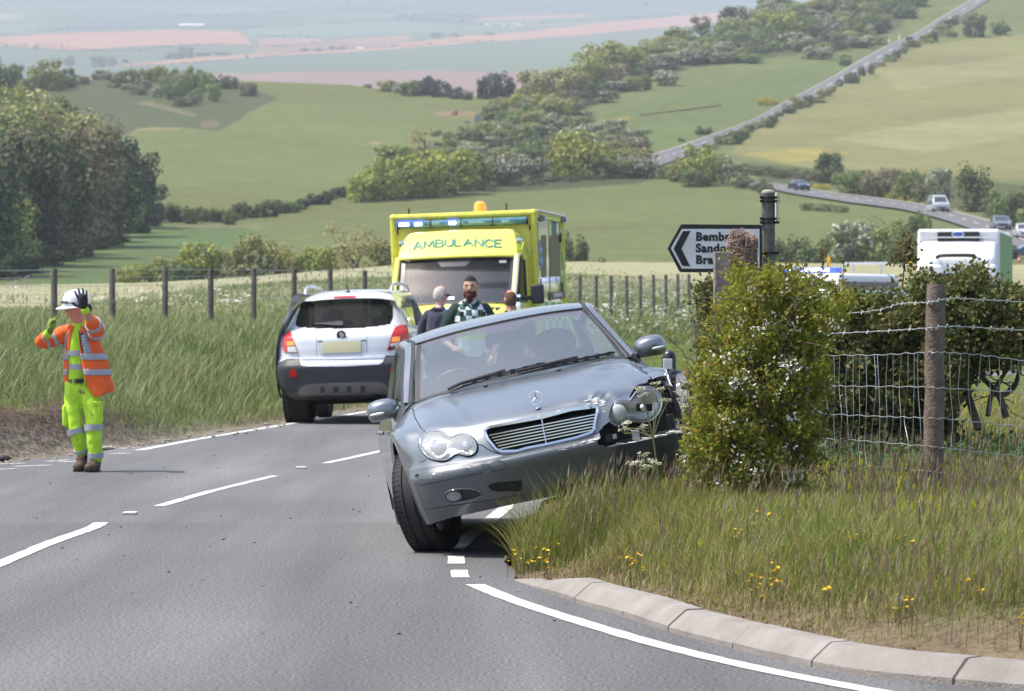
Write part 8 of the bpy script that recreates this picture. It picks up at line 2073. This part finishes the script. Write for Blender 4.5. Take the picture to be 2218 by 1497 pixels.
WORDS ={'deep':'deep green','dark':'dark green','mid':'mid green','yellow':'fresh yellow-green','brown':'brownish half-leafed','olive':'olive green','haw':'white-blossomed hawthorn','pine':'dark blue-green pine','gorse':'yellow-flowering gorse','willow':'thin pale-leaved','scrub':'low dull green'}
NTREE = 0;PLANTS =[]
def tree(k,px,py,h,w,where,P=None,bush=None,label=None,rnd=None):
 """plant with its foot where the photo pixel meets the hillside; h, w are its size in photo pixels"""
 global NTREE
 NTREE+= 1;r = random.Random(NTREE*13+5)
 P = P or Pm(px,py);d =(P-CAM).dot(FWD);sc = d/F;bush =(h<48)if bush is None else bush
 noun ={'haw':'bush' if bush else 'tree','gorse':'bush'}.get(k,'bush' if bush else 'tree')
 lab = label or('%s %s %s'%(WORDS[k],noun,where))
 nm = 'gorse_bush' if k== 'gorse' else 'pine_tree' if k== 'pine' else 'hawthorn' if k== 'haw' else('bush' if bush else 'tree')
 t = thing(nm,lab,noun,(P.x,P.y,P.z-.2),group=None if label else('%s %s %s'%(WORDS[k],noun+('es' if noun=='bush' else 's'),where)));t.rotation_euler =(0,0,r.uniform(0,2*PI))
 tall = h>1.4 * w and k in CT;c = bpy.data.objects.new('crown',(CT if tall else CR)[k][r.randrange(3)]);c['kind'] = 'stuff';link(c,t);c.scale =(w*sc,w*sc,h*sc/(2 if tall else 1))
 PLANTS.append((px,t))
 if bush:c.location =(0,0,-.06*h*sc)
 if not bush or k== 'willow':
  u = bpy.data.objects.new('trunk',TR[r.randrange(3)]);link(u,t);u.scale =(w*sc*.9,w*sc*.9,h*sc)
 return t
 # the wood on the left
W_ = 'in the wood at the left edge'
for q in((-35,600,330,200,'deep'),(62,578,335,165,'deep'),(128,560,300,150,'deep'),(192,536,330,165,'brown'),(255,514,250,135,'deep'),(300,495,190,105,'deep'),(332,482,105,75,'deep'),(18,588,190,150,'mid'),(150,552,180,120,'deep'),(95,566,170,110,'deep'),(225,525,160,100,'deep'),(280,505,110,80,'mid'),(0,430,260,170,'mid'),(60,410,240,165,'olive'),(122,400,200,145,'mid'),(176,410,200,135,'olive'),(228,420,190,120,'brown'),(262,430,140,90,'deep'),(40,330,150,135,'yellow'),(108,330,125,125,'mid'),(-10,310,170,120,'deep'),(150,345,110,110,'yellow'),(-45,370,230,150,'deep'),(15,280,110,90,'olive'),(205,470,210,130,'deep'),(130,480,220,140,'deep'),(40,500,250,150,'brown'),(285,455,120,80,'deep')):
 tree(q[4],q[0],q[1],q[2],q[3],W_)
W_ = 'along the foot of the left wood'
for q in((-10,606,70,110),(50,592,66,100),(105,574,60,100),(160,556,60,95),(210,540,54,90),(255,524,48,80),(295,505,44,70),(325,490,40,60),(30,600,50,90),(135,566,48,80),(235,532,44,70)):tree('deep',q[0],q[1],q[2],q[3],W_,bush=True)
W_ = 'on the skyline above the left wood'
for q in((60,218,62,78,'mid'),(100,196,68,95,'yellow'),(135,190,42,75,'dark'),(8,215,80,65,'dark'),(172,182,24,62,'scrub'),(38,170,36,34,'pine'),(-4,168,48,22,'pine'),(148,165,22,34,'dark'),(216,172,24,42,'brown'),(25,190,50,50,'mid'),(105,180,26,60,'dark')):tree(q[4],q[0],q[1],q[2],q[3],W_)
W_ = 'in the round copse on the ridge'
for q in((250,190,40,50,'dark'),(282,180,36,50,'mid'),(312,188,46,50,'mid'),(345,178,44,45,'yellow'),(370,195,50,50,'mid'),(396,208,58,52,'mid'),(422,195,55,50,'mid'),(452,200,50,46,'mid'),(482,192,40,42,'dark'),(341,212,34,30,'haw'),(316,192,24,26,'haw'),(276,194,18,42,'haw'),(424,226,40,42,'mid'),(462,220,46,40,'mid'),(536,208,34,52,'brown'),(500,192,32,42,'dark'),(378,216,42,48,'dark'),(330,176,34,40,'mid'),(430,178,34,40,'dark'),(400,230,24,70,'scrub'),(300,205,20,60,'scrub'),(360,205,46,44,'mid')):tree(q[4],q[0],q[1],q[2],q[3],W_)
W_ = 'in the hedge below the big meadow'
for i,x in enumerate(np.arange(345,765,15.5)):
 y = np.interp(x,[340,500,560,640,700,765],[484,480,471,456,440,420]);tree(random.choice(('deep','deep','dark','scrub')),x+random.gauss(0,3),y+random.gauss(0,3),random.uniform(26,46)*(1.1 if x<600 else.75),random.uniform(34,54),W_)
W_ = 'on the ridge at the head of the valley'
for q in((795,190,12,26,'haw'),(838,198,30,56,'olive'),(888,208,38,58,'mid'),(918,206,46,58,'pine'),(955,210,42,60,'pine'),(986,214,30,40,'pine'),(1012,216,28,32,'dark'),(926,204,25,26,'haw'),(1062,215,64,52,'pine'),(1096,210,60,50,'pine'),(1044,214,50,32,'pine'),(870,204,30,40,'haw')):tree(q[4],q[0],q[1],q[2],q[3],W_,bush=False if q[4]=='pine' else None)
W_ = 'in the belt of tall trees right of the pines'
for q in((1150,222,78,92,'olive'),(1200,220,82,92,'olive'),(1242,224,76,82,'olive'),(1312,172,90,124,'olive'),(1268,192,84,92,'yellow'),(1362,150,58,74,'yellow'),(1182,240,42,80,'yellow'),(1122,238,42,62,'yellow'),(1088,256,46,72,'olive'),(1405,132,52,70,'yellow'),(1445,116,46,64,'olive'),(1330,190,56,90,'brown'),(1225,236,46,70,'brown')):tree(q[4],q[0],q[1],q[2],q[3],W_)
W_ = 'in the scrub climbing the hillside'
ln = np.array([(1050,290),(1100,272),(1200,240),(1300,204),(1400,160),(1500,126),(1600,112),(1700,104),(1800,95),(1900,80)],float)
for i in range(120):
 t = random.random();x = 1040 + 870 * t;y = np.interp(x,ln[:,0],ln[:,1]) + random.gauss(0,19) - 4;tree(random.choice(('haw','haw','mid','dark','scrub','olive')),x,y,random.uniform(22,44),random.uniform(44,82),W_)
W_ = 'in the woodland below the hilltop road'
pg =[(1400,150),(1500,80),(1620,44),(1700,14),(1900,-20),(2030,-10),(1960,46),(1900,78),(1780,104),(1600,112),(1480,150)]
for q in((1700,92,72,92,'yellow'),(1745,90,62,72,'mid'),(1650,100,46,62,'mid'),(1852,80,60,60,'dark'),(1806,84,50,62,'haw'),(1884,72,50,52,'mid'),(1960,40,42,62,'dark'),(1815,76,22,34,'brown'),(1660,74,56,80,'yellow')):tree(q[4],q[0],q[1],q[2],q[3],W_)
k = 0
while k<84:
 x,y = random.uniform(1390,2030),random.uniform(-20,150)
 if inpoly(np.array([x]),np.array([y]),pg)[0]:k+= 1;tree(random.choice(('haw','mid','dark','mid','olive','scrub')),x,y,random.uniform(28,52),random.uniform(50,86),W_)
W_ = 'in the thicket on the middle hillside'
for q in((786,438,70,62,'yellow'),(830,434,96,82,'yellow'),(872,430,108,84,'yellow'),(922,427,112,100,'yellow'),(972,422,116,102,'yellow'),(1012,412,100,82,'yellow'),(862,350,46,92,'yellow'),(1266,386,106,112,'yellow'),(1222,382,80,72,'yellow'),(1376,332,46,58,'brown'),(1082,302,42,52,'dark'),(920,330,60,66,'willow'),(1060,402,72,82,'haw'),(1112,396,72,82,'haw'),(1152,392,62,72,'haw'),(1206,250,32,58,'haw'),(1370,384,52,62,'haw'),(1395,386,50,60,'haw'),(1185,306,40,62,'haw'),(1305,384,40,90,'scrub'),(1345,386,44,70,'mid')):tree(q[4],q[0],q[1],q[2],q[3]*1.3,W_)
pg =[(860,360),(920,320),(1000,300),(1080,280),(1180,258),(1240,256),(1330,290),(1400,310),(1410,350),(1330,376),(1150,380),(1030,390),(960,380)]
k = 0
while k<66:
 x,y = random.uniform(850,1420),random.uniform(250,392)
 if inpoly(np.array([x]),np.array([y]),pg)[0]:k+= 1;tree(random.choice(('haw','mid','dark','scrub','olive','haw')),x,y,random.uniform(30,56),random.uniform(56,96),W_)
for x in np.arange(800,1320,26):tree('scrub',x,np.interp(x,[800,1000,1320],[436,412,386])+random.gauss(0,2),random.uniform(12,20),40,'along the lower edge of the thicket')
W_ = 'at the bend of the hill road'
for q in((1515,402,96,104,'yellow'),(1566,398,72,62,'haw'),(1470,394,60,62,'olive'),(1442,388,40,52,'mid'),(1602,408,42,62,'scrub'),(1640,412,30,70,'scrub'),(1500,405,46,70,'dark'),(1660,422,34,40,'dark')):tree(q[4],q[0],q[1],q[2],q[3],W_)
tree('dark',1797,396,72,74,'',label='lone dark leaning tree above the dark blue car on the valley road',bush=False)
for i in range(16):x = 1600 + i * 13;tree('scrub',x,372+(x-1600)*.11+random.gauss(0,3),random.uniform(16,26),40,'on the bank above the valley road')
W_ = 'on the bank above the valley road'
for q in((1850,424,60,80,'mid'),(1900,428,72,82,'brown'),(1962,436,76,82,'mid'),(1930,418,60,72,'brown'),(2172,476,72,82,'mid'),(2206,494,90,82,'dark'),(2240,500,80,80,'mid'),(2150,470,50,70,'scrub'),(1870,420,40,60,'scrub'),(2000,440,50,70,'scrub'),(1820,400,34,50,'mid'),(2225,460,50,80,'scrub'),(1985,425,60,60,'olive')):tree(q[4],q[0],q[1],q[2],q[3],W_)
tree('haw',2032,448,96,74,'',label='tall white-blossomed hawthorn left of the dark tree above the silver people carrier',bush=False)
tree('dark',2104,458,112,100,'',label='broad dark green tree right of the white hawthorn above the valley road',bush=False)
for q in((1735,403,16,42),(1780,411,18,46),(1836,419,12,50),(1925,429,20,40),(1950,433,18,32),(1975,438,12,26),(2168,482,14,30),(2005,443,12,30)):tree('gorse',q[0],q[1],q[2],q[3],'beside the valley road')
W_ = 'in the clump below the valley road'
for q in((1762,592,92,84,'dark'),(1702,588,84,82,'dark'),(1842,596,128,112,'haw'),(1902,596,116,104,'mid'),(1962,594,108,84,'mid'),(1992,574,122,66,'dark'),(1955,506,40,62,'mid'),(1870,560,90,80,'haw'),(1800,588,86,70,'mid'),(1730,570,56,60,'mid'),(2010,540,50,50,'scrub')):tree(q[4],q[0],q[1],q[2],q[3],W_)
for x in(1750,1785,1820):tree('scrub',x,456+(x-1750)*.05,22,52,'on the grass slope left of the lorry roof')
W_ = 'behind the right side of the ambulance'
for q in((1246,608,104,72,'dark'),(1290,610,62,62,'dark'),(1400,606,30,42,'haw'),(1338,608,36,46,'mid'),(1436,606,26,46,'scrub'),(1482,604,40,60,'mid'),(1222,606,112,52,'dark'),(1372,608,32,40,'scrub')):tree(q[4],q[0],q[1],q[2],q[3],W_)
W_ = 'beyond the brow behind the field fence'
for q in((300,622,62,96,'yellow'),(360,622,78,84,'olive'),(432,622,112,116,'yellow'),(562,622,128,136,'olive'),(500,622,100,80,'olive'),(624,622,96,86,'yellow'),(692,622,106,96,'yellow'),(836,622,116,84,'olive'),(270,626,52,60,'yellow'),(400,624,60,80,'dark')):tree(q[4],q[0],q[1],q[2],q[3],W_,bush=False)
tree('willow',768,622,152,168,'',label='spreading willow with pale thin leaves and bare boughs showing left of the ambulance',bush=False)
tree('willow',590,624,110,130,'',label='thin brownish willow between the yellow trees beyond the brow',bush=False)
W_ = 'along the edge of the uphill road'
for t in np.linspace(.14,.86,64):
 q = UB[int(t*(len(UB)-1))];tree(random.choice(('mid','dark','scrub','olive','haw')),q[0]+random.gauss(3,5),q[1]+4+random.gauss(0,3),random.uniform(13,28),random.uniform(20,38),W_)
for q in((1832,142,30,40,'mid'),(1590,312,40,50,'dark'),(1610,300,24,40,'dark')):tree(q[4],q[0],q[1],q[2],q[3],W_)
tree('dark',2112,80,56,64,'',label='large dark round tree beside the top of the uphill road',bush=False);tree('dark',2166,76,36,46,'',label='smaller dark round tree right of the large one by the hilltop road',bush=False);tree('mid',2060,80,24,34,'',label='small bush left of the large dark round tree by the hilltop road')
tree('dark',1524,292,26,42,'',label='larger of two lone dark bushes in the meadow above the hill road');tree('dark',1476,306,13,22,'',label='smaller of two lone dark bushes in the meadow above the hill road');tree('gorse',1662,228,24,52,'',label='lone yellow-green gorse bush in the meadow left of the uphill road')
for x in np.arange(1395,1560,16):tree('scrub',x,250-(x-1395)*.12,6,22,'in the broken hedge across the upper meadow')
print('trees',NTREE)
BYG ={}
for px,t in PLANTS:
 if t.get('group'):BYG.setdefault(t['group'],[]).append((px,t))
ORD =['first','second','third','fourth','fifth','sixth','seventh','eighth','ninth','tenth','eleventh','twelfth']
for g_,L_ in BYG.items():
 if len(L_)== 1:del L_[0][1]['group'];continue
 if len(L_)>12:continue
 L_.sort(key=lambda q:q[0])
 for i,(px,t)in enumerate(L_):
  w = t['label'].split(' ');k =[j for j,v in enumerate(w)if v in('tree','bush')][0] + 1
  t['label'] = ' '.join(w[:k]) + ', ' + ORD[i] + ' from left, ' + ' '.join(w[k:])
  # far farmland: hedgerows too many and small to count, a few trees and buildings one can pick out
b =[]
def hedge_far(pts,n,h=3.2,w=3.0):
 P = np.array(pts,float);L = np.concatenate([[0],np.cumsum(np.hypot(*np.diff(P,axis=0).T))])
 for s in np.linspace(0,L[-1],n):
  x,y = np.interp(s,L,P[:,0]),np.interp(s,L,P[:,1]);b.append((x+random.gauss(0,1.5),y+random.gauss(0,.4),h*random.uniform(.5,1.5),w*random.uniform(.8,1.6)))
for q,n,h in(([(0,100),(50,103),(75,106),(160,112),(300,110),(400,100),(440,98),(530,99)],90,4),([(200,146),(420,138),(560,128),(620,116),(700,108),(820,106),(900,100),(1000,90),(1080,90)],110,3.5),([(556,80),(650,80),(700,84),(720,90),(640,98),(580,102)],50,3),([(700,52),(850,45),(960,46),(1040,54),(1100,58)],70,5),([(0,96),(120,100),(220,112)],30,3),([(850,40),(950,34),(1040,40)],60,8),([(300,40),(420,36),(560,36)],40,5),([(440,58),(520,60),(700,56)],30,4),([(1120,54),(1300,44),(1480,34)],70,5),([(60,68),(200,62),(380,60)],40,4),([(1100,20),(1300,12),(1500,8)],60,8),([(560,20),(800,10),(1000,8)],60,7)):
 hedge_far(q,n,h)
V =[];Fa =[]
for x,y,h,w in b:
 p = Pf(x,y);sc =(p-CAM).dot(FWD)/F;
 for k in range(7):
  c = np.array(p) + np.array((random.gauss(0,.35)*w*sc,0,random.uniform(.1,.9)*h*sc));s = .42 * w * sc * random.uniform(.6,1.2);q = RNG.normal(0,1,3);q/= np.linalg.norm(q);t = np.cross(q,RNG.normal(0,1,3));t/= np.linalg.norm(t);u = np.cross(q,t);i = len(V)
  V+=[c-t*s,c-u*s,c+t*s,c+u*s];Fa.append((i,i+1,i+2,i+3))
np_mesh('far_hedgerows',np.array(V),np.array(Fa),leafmat('far hedge leaves',[(.025,.035,.025),(.045,.06,.035),(.07,.085,.045)],trans=.1),kind='stuff')
for x,y,h,w,k in((402,126,30,46,'dark'),(380,128,16,50,'dark'),(150,142,26,26,'pine'),(212,144,26,44,'dark'),(120,142,20,30,'dark'),(240,142,22,30,'dark'),(660,112,12,22,'dark'),(720,108,10,20,'dark'),(740,108,10,18,'dark'),(948,82,14,36,'dark'),(985,80,12,24,'olive'),(1060,76,9,26,'dark'),(78,106,8,12,'dark'),(535,126,8,10,'dark'),(440,122,10,40,'dark'),(480,120,8,50,'scrub'),(690,112,10,16,'dark'),(270,136,10,20,'dark')):
 tree(k,x,y,h,w,'far out on the hazy farmland',P=Pf(x,y),bush=True)
def building(name,label,px,py,wpx,hpx,depth,wall,roof):
 P = Pf(px,py);sc =(P-CAM).dot(FWD)/F;w,h = wpx * sc,hpx * sc;t = thing(name,label,'barn' if 'barn' in name else 'house',(P.x,P.y,P.z-.3))
 MB().box((0,0,h*.3),(w,depth,h*.6)).build('wall',wall,t,sm=False)
 r = MB();r.add([(-w*.51,-depth*.55,h*.58),(w*.51,-depth*.55,h*.58),(w*.51,0,h),(-w*.51,0,h),(-w*.51,depth*.55,h*.58),(w*.51,depth*.55,h*.58)],[(0,1,2,3),(3,2,5,4),(0,3,4),(1,5,2)]);r.build('roof',roof,t,sm=False);return t
M_BW = mat('far wall',(.75,.75,.72),.7);M_BR = mat('far pale roof',(.82,.82,.80),.6)
building('barn','long white barn roof on the hazy farmland at upper left',415,60,54,9,20,M_BW,M_BR)
building('cottage','white cottage beside the red field on the far farmland',780,108,14,6,10,M_BW,M_BR)
for px,lab in((1056,'leftmost of three tiny white cottages below the far woods'),(1092,'middle one of three tiny white cottages below the far woods'),(1124,'largest of three tiny white cottages below the far woods')):building('cottage',lab,px,56,12 if px>1100 else 7,5,10,M_BW,M_BR)
# things on the hillside
P = Pm(984,249);s =(P-CAM).dot(FWD)/F;b2 = bmesh.new();bmesh.ops.create_icosphere(b2,subdivisions=3,radius=1)
for v in b2.verts:v.co = Vector((v.co.x*8*s,v.co.y*8*s,max(-.1,v.co.z)*13*s)) *(1+.12*noise.noise(v.co*3))
me = bpy.data.meshes.new('hay_heap');b2.to_mesh(me);b2.free();me.materials.append(mat('old hay',(.22,.15,.10),.9,noise=.3,scale=2));smooth(me);o = link(bpy.data.objects.new('hay_heap',me));o.location = P;tag(o,'brown heap of hay on a bare patch in the big meadow','hay heap')
for px,py,w_,h_,lab,c_ in((1033,262,12,12,'pale blue-grey box feeder beside the scrub in the big meadow',(.30,.33,.38)),(1012,267,14,4,'low pale trough left of the box feeder in the big meadow',(.38,.42,.46))):
 P = Pm(px,py);s =(P-CAM).dot(FWD)/F;t = thing('trough' if h_<6 else 'cattle_feeder',lab,'trough' if h_<6 else 'feeder',tuple(P));m_ = mat('feeder %d'%px,c_,.6)
 MB().box((0,0,h_*s*.55),(w_*s,w_*s*.6,h_*s*.9)).build('bin',m_,t,bevel=.05);MB().box((0,0,h_*s*1.02),(w_*s*1.1,w_*s*.7,h_*s*.08)).build('rim',M_WIRE,t)
P = Pm(1970,99);s =(P-CAM).dot(FWD)/F;t = thing('road_sign','dark square back of a road sign on the uphill road','road sign',tuple(P));MB().box((0,0,9.5*s),(15*s,.3,18*s)).build('sign_plate',mat('sign back grey',(.06,.055,.065),.6),t);MB().tube([(-4*s,.3,-.5),(-4*s,.3,16*s)],.15,6).build('post',M_POLE,t);MB().tube([(4*s,.3,-.5),(4*s,.3,16*s)],.15,6).build('post',M_POLE,t)
for px,py,lab in((2025,78,'white marker post right of the dark sign on the uphill road'),(1926,92,'white marker post left of the dark sign on the uphill road'),(1948,85,'white marker post nearest the dark sign on the uphill road')):
 P = Pm(px,py);t = thing('verge_post',lab,'post',tuple(P),'white marker posts by the uphill road');MB().tube([(0,0,-.2),(0,0,1.5)],.22,8).build('shaft',M_CWH,t);MB().tube([(0,0,1.05),(0,0,1.25)],.24,8).build('band',M_BLACKP,t)
